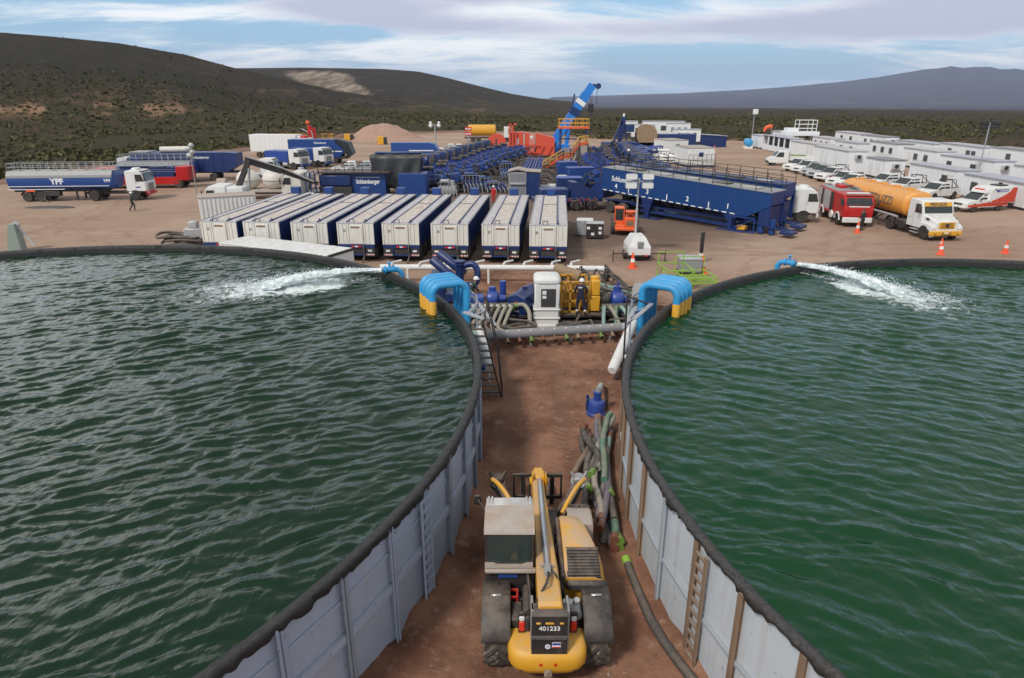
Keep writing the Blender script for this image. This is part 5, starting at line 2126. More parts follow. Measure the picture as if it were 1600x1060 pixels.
	# big blue pipes leaning by the left arches
	rt = root('riser_unit', 'navy riser unit with two thick slanting pipes behind the left arch pipes', 'pump', (-3.4, 33.4, 0))
	for a, b in (((-4.15, 33.6, 2.25), (-2.55, 33.0, 1.02)), ((-3.90, 34.8, 2.30), (-2.5, 34.2, 1.35))):
		mb = MB()
		a, b = Vector(a), Vector(b)
		dd = (b - a).normalized()
		mb.tube([a, a + dd * .04, b - dd * .04, b], [.21, .23, .23, .21], 18)
		part('slanting_pipe', mb, M['navy'], rt, world=True)
	mb = MB()
	mb.box(-4.25, -3.5, 33.0, 34.2, .1, 1.55, .04)
	mb.box(-3.5, -2.2, 33.0, 34.4, .1, .6, .04)
	part('housing', mb, M['navy'], rt, world=True)
	mb = MB()
	mb.tube(bez([Vector(p) for p in ((-2.55, 33.9, 1.85), (-2.05, 33.8, 1.95), (-1.80, 33.7, 1.6), (-1.9, 33.6, 1.0), (-2.4, 33.5, .9))]), .17, 14)
	mb.cyl((-2.75, 33.9, 1.0), (-2.75, 33.9, 1.95), .22, 16)
	mb.lathe([(.30, 0), (.30, .07), (.24, .08), (.24, .16), (.30, .17), (.30, .22)], (-2.75, 33.9, 1.9), 16)
	mb.cyl((-2.4, 32.9, .5), (-2.4, 32.9, 1.0), .25, 16)
	part('elbow', mb, M['navy'], rt, world=True)
	mb = MB()
	for i in range(9):
		x, y = -2.7 + .12 * (i % 4), 32.6 + .2 * (i // 4)
		mb.tube([(x, y, .4), (x + .05, y - .05, 1.0 + .04 * (i % 3)), (x + .2, y - .1, .7)], .03, 6)
	part('hydraulic_lines', mb, M['grey'], rt, world=True)
	# long white pipe with stubs
	rt = root('water_main', 'long white pipe on short legs in front of the trailer row', 'pipe', (-1.6, 37.2, 0))
	mb = MB()
	mb.tube([(-7.6, 37.35, .92), (3.0, 37.1, .92), (5.4, 36.9, .92)], .165, 16)
	part('pipe_body', mb, M['white'], rt, world=True)
	for i, x in enumerate((-6.9, -5.3, -3.9, -2.1, -.45, .7, 2.3, 3.4)):
		mb = MB()
		mb.tube([(x, 37.2, 1.05), (x, 37.25, 1.22), (x + .5, 37.6, 1.25)], .055, 8)
		mb.cyl((x, 37.2, 1.02), (x, 37.2, 1.16), .09, 10)
		part('tap', mb, M['white'], rt, world=True)
	for x in (-6.0, -1.35, 2.6):
		mb = MB()
		mb.cyl((x, 37.1, 0), (x, 37.1, .85), .075, 10)
		part('leg', mb, M['white'], rt, world=True)
	mb = MB()
	rv = random.Random(8)
	for i in range(16):
		x, y = rv.uniform(2.6, 5.6), rv.uniform(36.0, 37.2)
		mb.tube(bez([Vector(q) for q in ((x, y, .3), (x + rv.uniform(-.3, .3), y - .2, rv.uniform(.8, 1.3)), (x + rv.uniform(-.5, .8), y - .6, rv.uniform(.4, .9)), (x + rv.uniform(-.2, 1.4), y - 1.2, .15))]), rv.uniform(.04, .08), 7)
		mb.cyl((x, y, .5), (x, y, rv.uniform(.7, 1.15)), .10, 8)
	part('valve_cluster', mb, M['hose'], rt, world=True)


def build_loose_lines():
	rv = random.Random(12)
	spots = [((-1.9, 28.6), 'dark hose coiled on the soil under the left pump hoses'), ((.3, 28.3), 'dark hose looped on the soil just left of the booth'), ((3.0, 28.6), 'dark hose looped on the soil just right of the booth'), ((5.2, 28.9), 'dark hose coiled under the right pump hoses'),
			 ((-.6, 32.6), 'dark hose lying behind the left pump'), ((4.6, 32.9), 'dark hose heaped behind the yellow engine'), ((5.9, 33.6), 'dark hose snaking behind the grey drum'), ((1.9, 33.4), 'dark hose coiled behind the white booth')]
	for (x, y), lab in spots:
		pts = []
		a0 = rv.uniform(0, 6)
		for i in range(15):
			a = a0 + i * .85
			rr = rv.uniform(.35, .75)
			pts.append(Vector((x + rr * 1.3 * math.cos(a), y + rr * .6 * math.sin(a), .14 + .035 * i * rv.uniform(.6, 1.2))))
		pts.append(Vector((x + rv.uniform(-1, 1), y + rv.uniform(.5, 1.2), .5)))
		mb = MB()
		mb.tube(bez(pts, 5), .062, 7)
		thing('loose_hose', mb, M['hose'], lab, 'hose', 'loose dark hoses round the pumps')


def bez(P, k=6):
	"""smooth path through points"""
	fine = []
	for j in range(len(P) - 1):
		for q in range(k):
			t = q / k
			p0, p1, p2, p3 = P[max(j - 1, 0)], P[j], P[j + 1], P[min(j + 2, len(P) - 1)]
			fine.append(.5 * ((2 * p1) + (p2 - p0) * t + (2 * p0 - 5 * p1 + 4 * p2 - p3) * t * t + (3 * p1 - p0 - 3 * p2 + p3) * t ** 3))
	fine.append(P[-1])
	return fine


build_pumps()
build_loose_lines()


def build_arches():
	for key, w0, nrm, tan, lab in (('L', Vector((-2.95, 23.55, 0)), Vector((.915, .40, 0)), Vector((-.40, .915, 0)), 'left'),
								   ('R', Vector((6.02, 23.2, 0)), Vector((-.835, .55, 0)), Vector((.55, .835, 0)), 'right')):
		order = ['nearest', 'second', 'third', 'farthest']
		for i in range(4):
			p = w0 + tan * (.41 * i)
			q = p + nrm * 1.35
			rt = root('suction_arch', f'sky blue arch pipe with yellow end over the {lab} tank rim, {order[i]} of its four', 'pipe', (q.x, q.y, 0), group='blue arch pipes over the rims')
			r = .138
			path = [p + Vector((0, 0, 3.02))]
			rad = .34
			for k in range(9):
				a = PI - k / 8 * PI / 2
				path.append(p + nrm * (rad + rad * math.cos(a)) + Vector((0, 0, 3.30 + rad * math.sin(a) - .02)))
			for k in range(9):
				a = PI / 2 - k / 8 * PI / 2
				path.append(q - nrm * (rad - rad * math.cos(a)) + Vector((0, 0, 3.30 + rad * math.sin(a) - .02)))
			path += [q + Vector((0, 0, 2.6)), q + Vector((0, 0, .5))]
			mb = MB()
			mb.tube(path, r, 16)
			part('arch_pipe', mb, M['sky_blue'], rt, world=True, smooth=60)
			mb = MB()
			mb.tube([p + Vector((0, 0, 3.08)), p + Vector((0, 0, 3.04)), p + Vector((0, 0, 1.4))], [r * .9, r * 1.04, r * 1.04], 16)
			part('suction_end', mb, M['yellow'], rt, world=True)
			mb = MB()
			mb.cyl(q + Vector((0, 0, .5)), q + Vector((0, 0, .62)), .24, 14)
			mb.tube([q + Vector((0, 0, .5)), q + nrm * .2 + Vector((0, 0, .28)), q + nrm * 1.0 + Vector((0, 0, .25))], .13, 12)
			part('flange', mb, M['dark'], rt, world=True)
		# handrail frame beside the arches
		a, b = w0 + nrm * 1.75, w0 + nrm * 1.75 + tan * 1.6
		mb = MB()
		for z in (2.3, 2.8, 3.05):
			mb.bar(a + Vector((0, 0, z)), b + Vector((0, 0, z)), .05)
		for t in (0, .5, 1):
			p = a.lerp(b, t)
			mb.bar(p, p + Vector((0, 0, 3.05)), .06)
		thing('guard_rail', mb, M['post'], f'grey guard rail standing behind the {lab} blue arch pipes', 'railing', group='rails by the arch pipes')
	for p, d, lab in ((Vector((-5.65, 28.5, 2.98)), Vector((.9, .35, 0)), 'light blue discharge elbow feeding the left tank jet'),
					  (Vector((12.95, 29.7, 2.98)), Vector((-.65, .75, 0)), 'light blue discharge elbow feeding the right tank jet')):
		d.normalize()
		rt = root('discharge_elbow', lab, 'pipe', (*(p + d * .9).xy, 0), group='discharge elbows on the rims')
		mb = MB()
		path = [p - d * .05, p + d * .45]
		for k in range(7):
			a = PI / 2 - k / 6 * PI / 2
			path.append(p + d * (.45 + .35 * math.cos(a)) + Vector((0, 0, -.35 + .35 * math.sin(a))))
		path.append(p + d * .8 + Vector((0, 0, -2.9)))
		mb.tube(path, .12, 14)
		part('elbow_pipe', mb, M['sky_blue'], rt, world=True, smooth=60)
		mb = MB()
		mb.cyl(p + d * .02, p + d * .10, .17, 14)
		mb.cyl(p + d * .40, p + d * .47, .17, 14)
		part('flange', mb, M['sky_blue'], rt, world=True)
		mb = MB()
		mb.cyl(p + d * .25 + Vector((0, 0, .1)), p + d * .25 + Vector((0, 0, .32)), .05, 8)
		mb.lathe([(.10, 0), (.12, .02), (.10, .04)], tuple(p + d * .25 + Vector((0, 0, .30))), 12)
		part('valve', mb, M['sky_blue'], rt, world=True)


build_arches()

person('worker in navy coverall and white helmet standing on the pump skid, back to the camera', (3.2, 29.72, .48), R(-8),
	   posed(chest=(0, .06, 1.31), neck=(.01, .10, 1.48), head=(.03, .15, 1.60), elr=(.30, .12, 1.14), wrr=(.26, .32, 1.02), ell=(-.27, .08, 1.13), wrl=(-.22, .28, 1.0),
			 knr=(.20, .05, .50), anr=(.24, -.02, .09), tor=(.28, .13, .05), knl=(-.14, .05, .5), anl=(-.15, -.02, .09), tol=(-.17, .13, .05), look=(.15, 1, 0)), 'coverall', 'coverall', 'helmet')
person('worker in dark green overalls and white helmet bending over the left pump', (-2.05, 32.1, .0), R(-70),
	   posed(waist=(0, .03, 1.09), chest=(0, .12, 1.28), neck=(0, .20, 1.43), head=(0, .27, 1.55), shl=(-.19, .13, 1.36), shr=(.19, .13, 1.36), ell=(-.24, .25, 1.10), wrl=(-.16, .42, .92), elr=(.24, .25, 1.10), wrr=(.16, .42, .92)),
	   'dark_green', 'dark_green', 'helmet')


# ================================================================== BY THE RIGHT RIM
def cone(label, x, y, h=.75, tilt=0):
	rt = root('traffic_cone', label, 'cone', (x, y, 0), random.uniform(0, 3), group='orange traffic cones')
	mb = MB()
	s = h / .75
	mb.lathe([(.155 * s, .035), (.15 * s, .06), (.035 * s, .72 * s), (.025 * s, .75 * s)], (0, 0, 0), 16)
	part('cone_body', mb, M['cone'], rt)
	mb = MB()
	mb.lathe([(.110 * s, .30 * s), (.087 * s, .46 * s)], (0, 0, 0), 16)
	mb.v = [(v[0] * 1.03, v[1] * 1.03, v[2]) for v in mb.v]
	part('reflective_band', mb, M['tape'], rt)
	mb = MB()
	mb.box(-.21 * s, .21 * s, -.21 * s, .21 * s, 0, .04, .01)
	part('base', mb, M['cone'], rt)
	return rt


for px, py, lab, h in ((988, 419, 'traffic cone directly in front of the white lighting tower trailer', 1.0), (1339, 364, 'traffic cone at the feet of the person before the fire engine', .95),
					   (1469, 398, 'traffic cone just left of the bonnet in front of the orange tanker cab', .95), (1570, 396, 'lone traffic cone at the far right above the tank rim', .95),
					   (1283, 283, 'left one of two cones in front of the parked pickups', .95), (1298, 285, 'right one of two cones in front of the parked pickups', .95),
					   (1116, 236, 'distant lone traffic cone on the open pad behind the blue silo', 1.1)):
	p = G(px, py)
	cone(lab, p.x, p.y, h)
p = G(1097, 427)
cone('tall slim traffic cone beside the grey box near the right rim', p.x, p.y, 1.15)
p = G(1470, 381)
cone('small traffic cone against the bumper of the orange tanker cab', p.x - .8, p.y - 1.3, .7)


def build_rimside():
	def frame(rt, name, x0, x1, y0, y1, z0, z1, mat, diag=True, t=.055):
		mb = MB()
		for z in (z0, z1):
			mb.bar((x0, y0, z), (x1, y0, z), t)
			mb.bar((x0, y1, z), (x1, y1, z), t)
			mb.bar((x0, y0, z), (x0, y1, z), t)
			mb.bar((x1, y0, z), (x1, y1, z), t)
		for x in (x0, x1):
			for y in (y0, y1):
				mb.bar((x, y, z0), (x, y, z1), t)
		if diag:
			xm, ym = (x0 + x1) / 2, (y0 + y1) / 2
			mb.bar((x0, y0, z1), (xm, y0, z0), t * .8)
			mb.bar((x1, y0, z1), (xm, y0, z0), t * .8)
			mb.bar((x0, y0, z0), (x0, ym, z1), t * .8)
			mb.bar((x0, ym, z1), (x0, y1, z0), t * .8)
		return part(name, mb, mat, rt)
	p = G(1062, 452)
	rt = root('lime_cage', 'lime green braced cage frame behind the right blue arch pipes', 'frame', (p.x, p.y, 0), R(4))
	frame(rt, 'cage', -.75, .75, 0, 2.0, .05, 1.05, M['lime'])
	mb = MB()
	for x in (-.75, .75):
		mb.bar((x, 2.0, 1.0), (x, 2.0, 1.7), .045)
	mb.bar((-.75, 2.0, 1.68), (.75, 2.0, 1.68), .045)
	part('back_rail', mb, M['lime'], rt)
	p = G(1094, 452)
	rt = root('lime_platform', 'low lime green tray with a tall corner post on the right rim', 'frame', (p.x, p.y, 0), R(8))
	mb = MB()
	for i in range(13):
		mb.bar((-.85 + .15 * i, 0, .37), (-.85 + .15 * i, 1.9, .37), .035)
	mb.bar((-.85, .95, .34), (.95, .95, .34), .05)
	part('floor', mb, M['lime'], rt, smooth=0)
	frame(rt, 'frame', -.85, .95, 0, 1.9, .32, .62, M['lime'], False)
	mb = MB()
	mb.bar((.95, 1.9, .4), (.95, 1.9, 1.45), .045)
	mb.bar((-.85, 1.9, .4), (-.85, 1.9, 1.45), .045)
	mb.bar((.95, 1.9, 1.43), (-.85, 1.9, 1.43), .045)
	for x in (-.8, .9):
		mb.bar((x, .1, 0), (x, .1, .35), .07)
		mb.bar((x, 1.8, 0), (x, 1.8, .35), .07)
	part('corner_post', mb, M['lime'], rt)
	p = G(1080, 430)
	rt = root('grey_chest', 'dull grey steel chest on dark runners beyond the lime frames', 'chest', (p.x, p.y, 0), R(-4))
	mb = MB()
	mb.box(-.7, .6, 0, 1.1, .14, .92, .03)
	part('chest_body', mb, M['grey'], rt)
	mb = MB()
	mb.box(-.73, .63, -.03, 1.13, .92, 1.0, .02)
	part('lid', mb, M['silver'], rt)
	mb = MB()
	mb.box(-.75, .75, .1, .3, 0, .14)
	mb.box(-.75, .75, .8, 1.0, 0, .14)
	part('runner', mb, M['black'], rt)
	p = G(1094, 412)
	rt = root('marker_post', 'black and white marker post standing on open ground right of the lighting tower', 'post', (p.x, p.y, 0))
	mb = MB()
	mb.box(-.11, .11, -.08, .08, .75, 2.05, .02)
	part('post_head', mb, M['black'], rt)
	mb = MB()
	mb.box(-.07, .07, -.05, .05, 0, .75, .01)
	part('post_foot', mb, M['dark'], rt)
	mb = MB()
	mb.box(-.115, .115, -.085, .085, .50, .66, .01)
	part('white_band', mb, M['letter'], rt)
	for i, (px, py) in enumerate(((1024, 455), (1031, 453))):
		p = G(px, py)
		rt = root('fire_extinguisher', ('left' if i == 0 else 'right') + ' red fire extinguisher standing beside the lime cage frame', 'extinguisher', (p.x, p.y, 0), group='fire extinguishers')
		mb = MB()
		mb.lathe([(.08, 0), (.10, .03), (.10, .55), (.06, .66), (.03, .70)], (0, 0, 0), 14)
		part('bottle', mb, M['red'], rt)
		mb = MB()
		mb.tube([(0, 0, .70), (.0, 0, .78), (.12, 0, .76), (.15, 0, .45)], .02, 6)
		part('nozzle', mb, M['black'], rt)
	# things above the left rim
	p = G(30, 392)
	rt = root('steel_hopper', 'pale green steel hopper leg standing behind the far left tank rim', 'machine', (p.x, p.y, 0), R(10))
	mb = MB()
	mb.prism([(-.55, 0), (.35, 0), (.25, 1.9), (-.1, 1.9)], -.4, .4)
	part('body', mb, M['pale_green'], rt)
	mb = MB()
	mb.bar((.2, 0, 1.85), (1.1, 0, .3), .12)
	mb.bar((.1, 0, 2.0), (.4, 0, 1.8), .2)
	part('strut', mb, M['silver'], rt)
	# coil of old hose
	rnd = random.Random(4)
	c = G(288, 384)
	P = []
	for i in range(150):
		t = i / 149
		a = t * 2 * PI * 6.3
		rr = 1.0 + .4 * math.sin(t * 17) + rnd.uniform(-.06, .06)
		P.append(Vector((c.x + rr * 1.25 * math.cos(a) + .3 * math.sin(t * 5), c.y + rr * .85 * math.sin(a), 0.12 + .95 * t * (1.3 - .6 * t) + .08 * math.sin(a * 3))))
	mb = MB()
	mb.tube(P, .095, 8)
	thing('hose_coil', mb, M['hose'], 'tangled coil of dark brown hose left of the trailer row', 'hose')


build_rimside()

# ================================================================== VEHICLE BUILDERS (local: +x forward, +y left, z up)
def quadplate(rt, name, pts, mat, t=.012):
	mb = MB()
	mb.plate(pts, t)
	return part(name, mb, mat, rt, smooth=0)


def ladder_frame(rt, x0, x1, z=.72, w=.86, mat='dark', fifth=False):
	mb = MB()
	for y in (-w / 2, w / 2):
		mb.box(x0, x1, y - .05, y + .05, z, z + .24, .01)
	n = max(2, int((x1 - x0) / 1.3))
	for i in range(n + 1):
		x = x0 + (x1 - x0) * i / n
		mb.box(max(x0, x - .05), min(x1, x + .05), -w / 2 + .05, w / 2 - .05, z + .02, z + .2)
	return part('chassis', mb, M[mat], rt)


def axle(rt, x, w=2.45, r=.5, dual=True, rim='rim'):
	ww = .52 if dual else .30
	for s in (-1, 1):
		wheel(rt, x, s * (w / 2 - ww / 2), r, ww, rim)
	mb = MB()
	mb.cyl((x, -w / 2 + ww, r), (x, w / 2 - ww, r), .09, 8)
	part('axle', mb, M['dark'], rt)


def mudguard(rt, x, r, w=2.45, ww=.55, mat='black'):
	for s in (-1, 1):
		mb = MB()
		y0, y1 = s * (w / 2 + .01), s * (w / 2 - ww)
		rings = []
		for i in range(9):
			a = R(15) + R(150) * i / 8
			c, q = math.cos(a), math.sin(a)
			rings.append([(x + (r + .08) * c, y0, r + (r + .08) * q), (x + (r + .08) * c, y1, r + (r + .08) * q), (x + (r + .11) * c, y1, r + (r + .11) * q), (x + (r + .11) * c, y0, r + (r + .11) * q)])
		mb.loft(rings)
		part('mudguard', mb, M[mat], rt)


def cabover(rt, xf, L=1.95, w=2.42, zb=.85, zt=2.85, mat='white', bumper='white', hood=None, sleeper=False, grille='black', stripe=None):
	"""flat-fronted lorry cab whose front stands at x = xf"""
	x0 = xf - L
	zw = zb + .95
	hw = w / 2
	mb = MB()
	prof = [(x0, zb), (xf - .06, zb), (xf, zb + .25), (xf - .02, zw), (xf - .30, zt - .22), (xf - .52, zt - .02), (xf - .75, zt), (x0 + .12, zt), (x0, zt - .10)]
	rings = []
	for y, ins in ((-hw, .05), (-hw + .06, 0), (hw - .06, 0), (hw, .05)):
		cx, cz = (x0 + xf) / 2, (zb + zt) / 2
		rings.append([(cx + (x - cx) * (1 - ins), y, cz + (z - cz) * (1 - ins)) for x, z in prof])
	mb.loft(rings)
	body = part('cab', mb, M[mat], rt, smooth=28)
	mb = MB()
	y = hw - .14
	mb.plate([(xf - .012, y, zw + .06), (xf - .012, -y, zw + .06), (xf - .285, -y + .06, zt - .26), (xf - .285, y - .06, zt - .26)], -.02)
	part('windscreen', mb, M['glass'], rt, smooth=0)
	for s in (-1, 1):
		mb = MB()
		yy = s * (hw - .012)
		pts = [(xf - .12, zw + .04), (xf - .33, zt - .36), (xf - .95, zt - .36), (xf - .95, zw + .02)]
		P = [(x, yy, z) for x, z in pts]
		mb.plate(P if s > 0 else P, -.03 * s if True else .03)
		part('side_window', mb, M['glass'], rt, smooth=0)
		mb = MB()
		mb.box(xf - 1.06, xf - 1.04, yy - .012, yy + .012, zb + .1, zt - .25)
		mb.box(xf - 1.0, xf - .88, yy - .02, yy + .02, zw - .16, zw - .12)
		part('door_seam', mb, M['black'], rt, smooth=0)
		mb = MB()
		mb.tube([(xf - .08, s * hw, zt - .35), (xf + .06, s * (hw + .2), zt - .42)], .02, 6)
		mb.box(xf + .0, xf + .08, s * (hw + .22) - .09, s * (hw + .22) + .09, zw + .1, zt - .35, .02)
		part('mirror', mb, M['black'], rt)
		mb = MB()
		mb.box(xf - .06, xf + .035, s * (hw - .32) - .18, s * (hw - .32) + .18, zb - .22, zb - .04, .02)
		part('headlight', mb, M['lamp_white'], rt)
		# dark wheel arch
		mb = MB()
		rr = .58
		cx = xf - 1.15
		mb.prism([(cx + rr * math.cos(a), .5 + rr * math.sin(a)) for a in [R(20) + R(140) * i / 10 for i in range(11)]], s * (hw - .30), s * (hw + .012))
		part('wheel_arch', mb, M['black'], rt)
	mb = MB()
	mb.box(xf - .10, xf + .03, -hw, hw, zb - .42, zb + .02, .05)
	part('bumper', mb, M[bumper], rt)
	mb = MB()
	for i in range(5):
		mb.box(xf - .03, xf + .018, -hw * .55, hw * .55, zb + .12 + i * .13, zb + .20 + i * .13, .01)
	part('grille', mb, M[grille], rt)
	mb = MB()
	mb.box(xf - .62, xf - .28, -hw + .12, hw - .12, zt - .10, zt - .06, .01)
	part('sun_visor', mb, M['black'], rt)
	if hood:
		mb = MB()
		rings = []
		for s_, z in ((1, zt - .02), (1, zt + .10), (.85, zt + .20), (.5, zt + .24)):
			rings.append([(xf - 1.2 + .45 * s_ * math.cos(2 * PI * j / 14), .55 * s_ * math.sin(2 * PI * j / 14), z) for j in range(14)])
		mb.loft(rings)
		part('roof_unit', mb, M[hood], rt)
	mb = MB()
	mb.box(x0 + .1, x0 + .8, -hw + .05, hw - .05, .45, zb + .05, .03)
	part('step', mb, M['dark'], rt)
	return body


def railing(rt, pts, z, h=.75, mat='silver', n=8, r=.025):
	mb = MB()
	P = [Vector(p) for p in pts]
	for k in range(len(P) - 1):
		a, b = P[k], P[k + 1]
		for q in (.5, 1.0):
			mb.bar(a + Vector((0, 0, z + h * q)), b + Vector((0, 0, z + h * q)), r * 1.6)
		m = max(1, int(round((b - a).length / max(.1, (sum((P[i + 1] - P[i]).length for i in range(len(P) - 1)) / n)))))
		for i in range(m + 1):
			p = a.lerp(b, i / m)
			mb.bar(p + Vector((0, 0, z)), p + Vector((0, 0, z + h)), r * 1.6)
	return part('railing', mb, M[mat], rt, smooth=0)


def roundrect(hw, z0, z1, p=.5, n=24):
	zc, hz = (z0 + z1) / 2, (z1 - z0) / 2
	out = []
	for i in range(n):
		a = 2 * PI * i / n
		out.append((math.copysign(abs(math.cos(a)) ** p, math.cos(a)) * hw, zc + math.copysign(abs(math.sin(a)) ** p, math.sin(a)) * hz))
	return out


def tank_barrel(rt, x0, x1, hw, z0, z1, mat, p=.75, dome=.25, n=26, name='tank'):
	mb = MB()
	zc = (z0 + z1) / 2
	rings = []
	for t, s in ((-dome, .55), (-dome * .55, .85), (-.05, .985), (0, 1.0)):
		rings.append((x0 - t * 0 + (t + dome) * 1.0 - dome * 0, s))
	xs = [(x0, .5), (x0 + dome * .35, .84), (x0 + dome, 1.0), (x1 - dome, 1.0), (x1 - dome * .35, .84), (x1, .5)]
	RR = []
	for x, s in xs:
		RR.append([(x, y * s, zc + (z - zc) * s) for y, z in roundrect(hw, z0, z1, p, n)])
	mb.loft(RR)
	return part(name, mb, M[mat], rt, smooth=30)


# ------------------------------------------------------------------ the row of proppant trailers
def build_bins():
	L, hw, H = 13.3, 1.2, 2.55
	rt = root('sand_trailer', 'x', 'trailer', (0, 0, 0), 0, 'white fronted sand trailers parked in a row')
	mb = MB()
	mb.box(.06, L, -hw, hw, 1.0, H - .04, .02)
	for i in range(22):
		x = .5 + i * .585
		for s in (-1, 1):
			mb.box(x, x + .10, s * hw - (.035 if s < 0 else 0), s * hw + (.035 if s > 0 else 0), 1.02, H - .06)
	part('box_body', mb, M['navy'], rt, smooth=0)
	mb = MB()
	mb.box(0, .06, -hw, hw, 1.16, H - .05, .01)
	mb.box(-.05, 0, -hw, -hw + .10, 1.16, H - .05, .01)
	mb.box(-.05, 0, hw - .10, hw, 1.16, H - .05, .01)
	mb.box(-.06, 0, -.42, .42, 1.18, H - .18, .02)
	for y in (-.85, -.62, .62, .85):
		mb.box(-.035, 0, y - .03, y + .03, 1.16, H - .07, .01)
	for y in (-.46, .46):
		mb.box(-.09, 0, y - .03, y + .03, 1.16, H - .07, .01)
	part('rear_door', mb, M['bin_white'], rt, smooth=0)
	mb = MB()
	mb.box(-.075, -.055, -.30, .30, H - .34, H - .22)
	part('nameplate', mb, M['rust'], rt)
	mb = MB()
	mb.box(-.045, -.03, .66, .82, H - .55, H - .42)
	part('notice', mb, M['grey'], rt)
	mb = MB()
	mb.box(-.03, L, -hw - .03, hw + .03, H - .04, H, .01)
	part('deck', mb, M['bin_roof'], rt, smooth=0)
	for y in (-.56, .56):
		mb = MB()
		mb.box(.05, L - .15, y - .035, y + .035, H, H + .07, .01)
		part('deck_rail', mb, M['navy'], rt)
	for y in (-hw + .02, hw - .02):
		mb = MB()
		mb.box(.05, L - .15, y - .02, y + .02, H, H + .035)
		part('edge_rail', mb, M['grey'], rt)
	for i, (x0, x1) in enumerate(((.25, 4.0), (4.1, 8.0), (8.5, 10.2), (10.4, 12.6))):
		mb = MB()
		mb.box(x0, x1, -.50, .50, H + .004, H + .045, .01)
		for q in range(1, int((x1 - x0) / .55)):
			mb.box(x0 + q * .55, x0 + q * .55 + .06, -.50, .50, H + .045, H + .062)
		part('hatch', mb, M['bin_lid'], rt, smooth=0)
	mb = MB()
	mb.box(8.06, 8.42, -.5, .5, H + .004, H + .02)
	part('hatch_slot', mb, M['black'], rt)
	mb = MB()
	mb.tube([(.0, .35, H), (-.02, .35, H + .22), (.02, .05, H + .22), (.03, .05, H + .02)], .03, 6)
	mb.tube([(.0, -.62, H), (.3, -.62, H + .18), (.6, -.62, H)], .03, 6)
	part('hand_loop', mb, M['navy'], rt)
	mb = MB()
	mb.box(L - .5, L + .1, -.35, .35, H + .02, H + .55, .03)
	part('control_box', mb, M['blue'], rt)
	mb = MB()
	mb.box(-.06, .25, -hw, hw, .92, 1.16, .02)
	mb.box(-.06, .06, -.55, .55, .42, .52, .01)
	mb.box(-.06, .02, -.58, -.50, .42, .95)
	mb.box(-.06, .02, .50, .58, .42, .95)
	part('rear_beam', mb, M['navy'], rt, smooth=0)
	mb = MB()
	mb.box(.02, .06, -.48, .48, .54, .90)
	part('under_panel', mb, M['dark'], rt)
	for s in (-1, 1):
		mb = MB()
		mb.box(-.05, -.01, s * .88 - .29, s * .88 + .29, .38, .92, .01)
		f = part('mud_flap', mb, M['dark'], rt)
		mb = MB()
		mb.box(-.062, -.05, s * .88 - .13, s * .88 + .13, .70, .82)
		part('plate', mb, M['tape'], f)
		mb = MB()
		mb.box(-.066, -.05, s * .88 - .27, s * .88 + .27, .46, .54)
		part('stripe_board', mb, M['letter'], f)
		mb = MB()
		for q in range(3):
			y = s * .88 - .22 + q * .18
			mb.quad((-.068, y, .463), (-.068, y + .09, .463), (-.068, y + .13, .537), (-.068, y + .04, .537))
		o = part('stripe', mb, M['lamp_red'], f, smooth=0)
		mb = MB()
		mb.box(-.085, -.06, s * .22 - .10, s * .22 + .10, .98, 1.08, .01)
		part('tail_lamp', mb, M['lamp_red'], rt)
	mb = MB()
	mb.box(-.08, -.06, -.10, .10, .98, 1.07)
	part('number_plate', mb, M['tape'], rt)
	mb = MB()
	mb.tube(bez([Vector(p) for p in ((-.08, -.50, 1.18), (-.16, -.50, .9), (-.14, -.52, .45), (-.45, -.45, .06))]), .06, 8)
	part('drain_hose', mb, M['hose'], rt)
	ladder_frame(rt, .2, L - .3, .72, 1.0)
	for x in (1.0, 2.3, 3.6):
		axle(rt, x, 2.4, .48)
	for s in (-1, 1):
		mb = MB()
		mb.box(10.4, 10.55, s * .9 - .08, s * .9 + .08, .06, .95, .01)
		mb.box(10.3, 10.65, s * .9 - .15, s * .9 + .15, 0, .06)
		part('landing_leg', mb, M['dark'], rt)
	# T1..T8 placed by the near roof corners seen in the photograph
	top = [(313, 368), (379, 435), (453, 511), (525.6, 583), (596, 654), (671, 733), (751, 813), (825, 889)]
	ang = [-4.9, -4.7, -4.3, -4.1, -4.1, -4.1, -3.9, -3.8]
	words = ['leftmost sand trailer of the row, nearest the hose coil', 'second sand trailer from the left, behind the low white container', 'third sand trailer from the left in the row',
			 'fourth sand trailer from the left end of the row', 'fourth sand trailer counted from the right end of the row', 'third sand trailer from the right end of the row',
			 'sand trailer next to the rightmost one, in line with the white booth', 'rightmost sand trailer of the row, beside the open ground']
	for i in range(8):
		a, b = G(top[i][0], 346 + i * .8, H), G(top[i][1], 346 + i * .8, H)
		c = (a + b) / 2
		o = rt if i == 0 else dup(rt)
		o.location = (c.x, c.y, 0)
		o.rotation_euler = (0, 0, R(90 + ang[i]))
		o['label'] = 'white fronted navy ' + words[i]
	# low white container lying before the row, just behind the left rim
	A, B = Vector((-18.2, 40.6, 0)), Vector((-10.45, 36.9, 0))
	d = (B - A).normalized()
	rt = root('low_container', 'long low white box container lying between the left tank and the trailers', 'container', (*A.xy, 0), math.atan2(d.y, d.x))
	L2 = (B - A).length
	mb = MB()
	mb.box(0, L2, 0, 2.3, .1, 1.6, .03)
	for i in range(16):
		mb.box(.3 + i * L2 / 17, .42 + i * L2 / 17, -.03, 0, .15, 1.55)
	part('box_body', mb, M['white'], rt, smooth=0)
	mb = MB()
	for i in range(8):
		mb.box(i * L2 / 8 + .015, (i + 1) * L2 / 8 - .015, -.04, 2.34, 1.603, 1.67, .01)
	part('roof_panels', mb, M['white'], rt, smooth=0)
	mb = MB()
	mb.box(L2 - .02, L2 + .05, -.03, 2.33, 1.55, 1.71, .01)
	mb.box(.1, L2 - .1, .1, 2.2, 0, .1)
	part('end_trim', mb, M['dark'], rt)


build_bins()


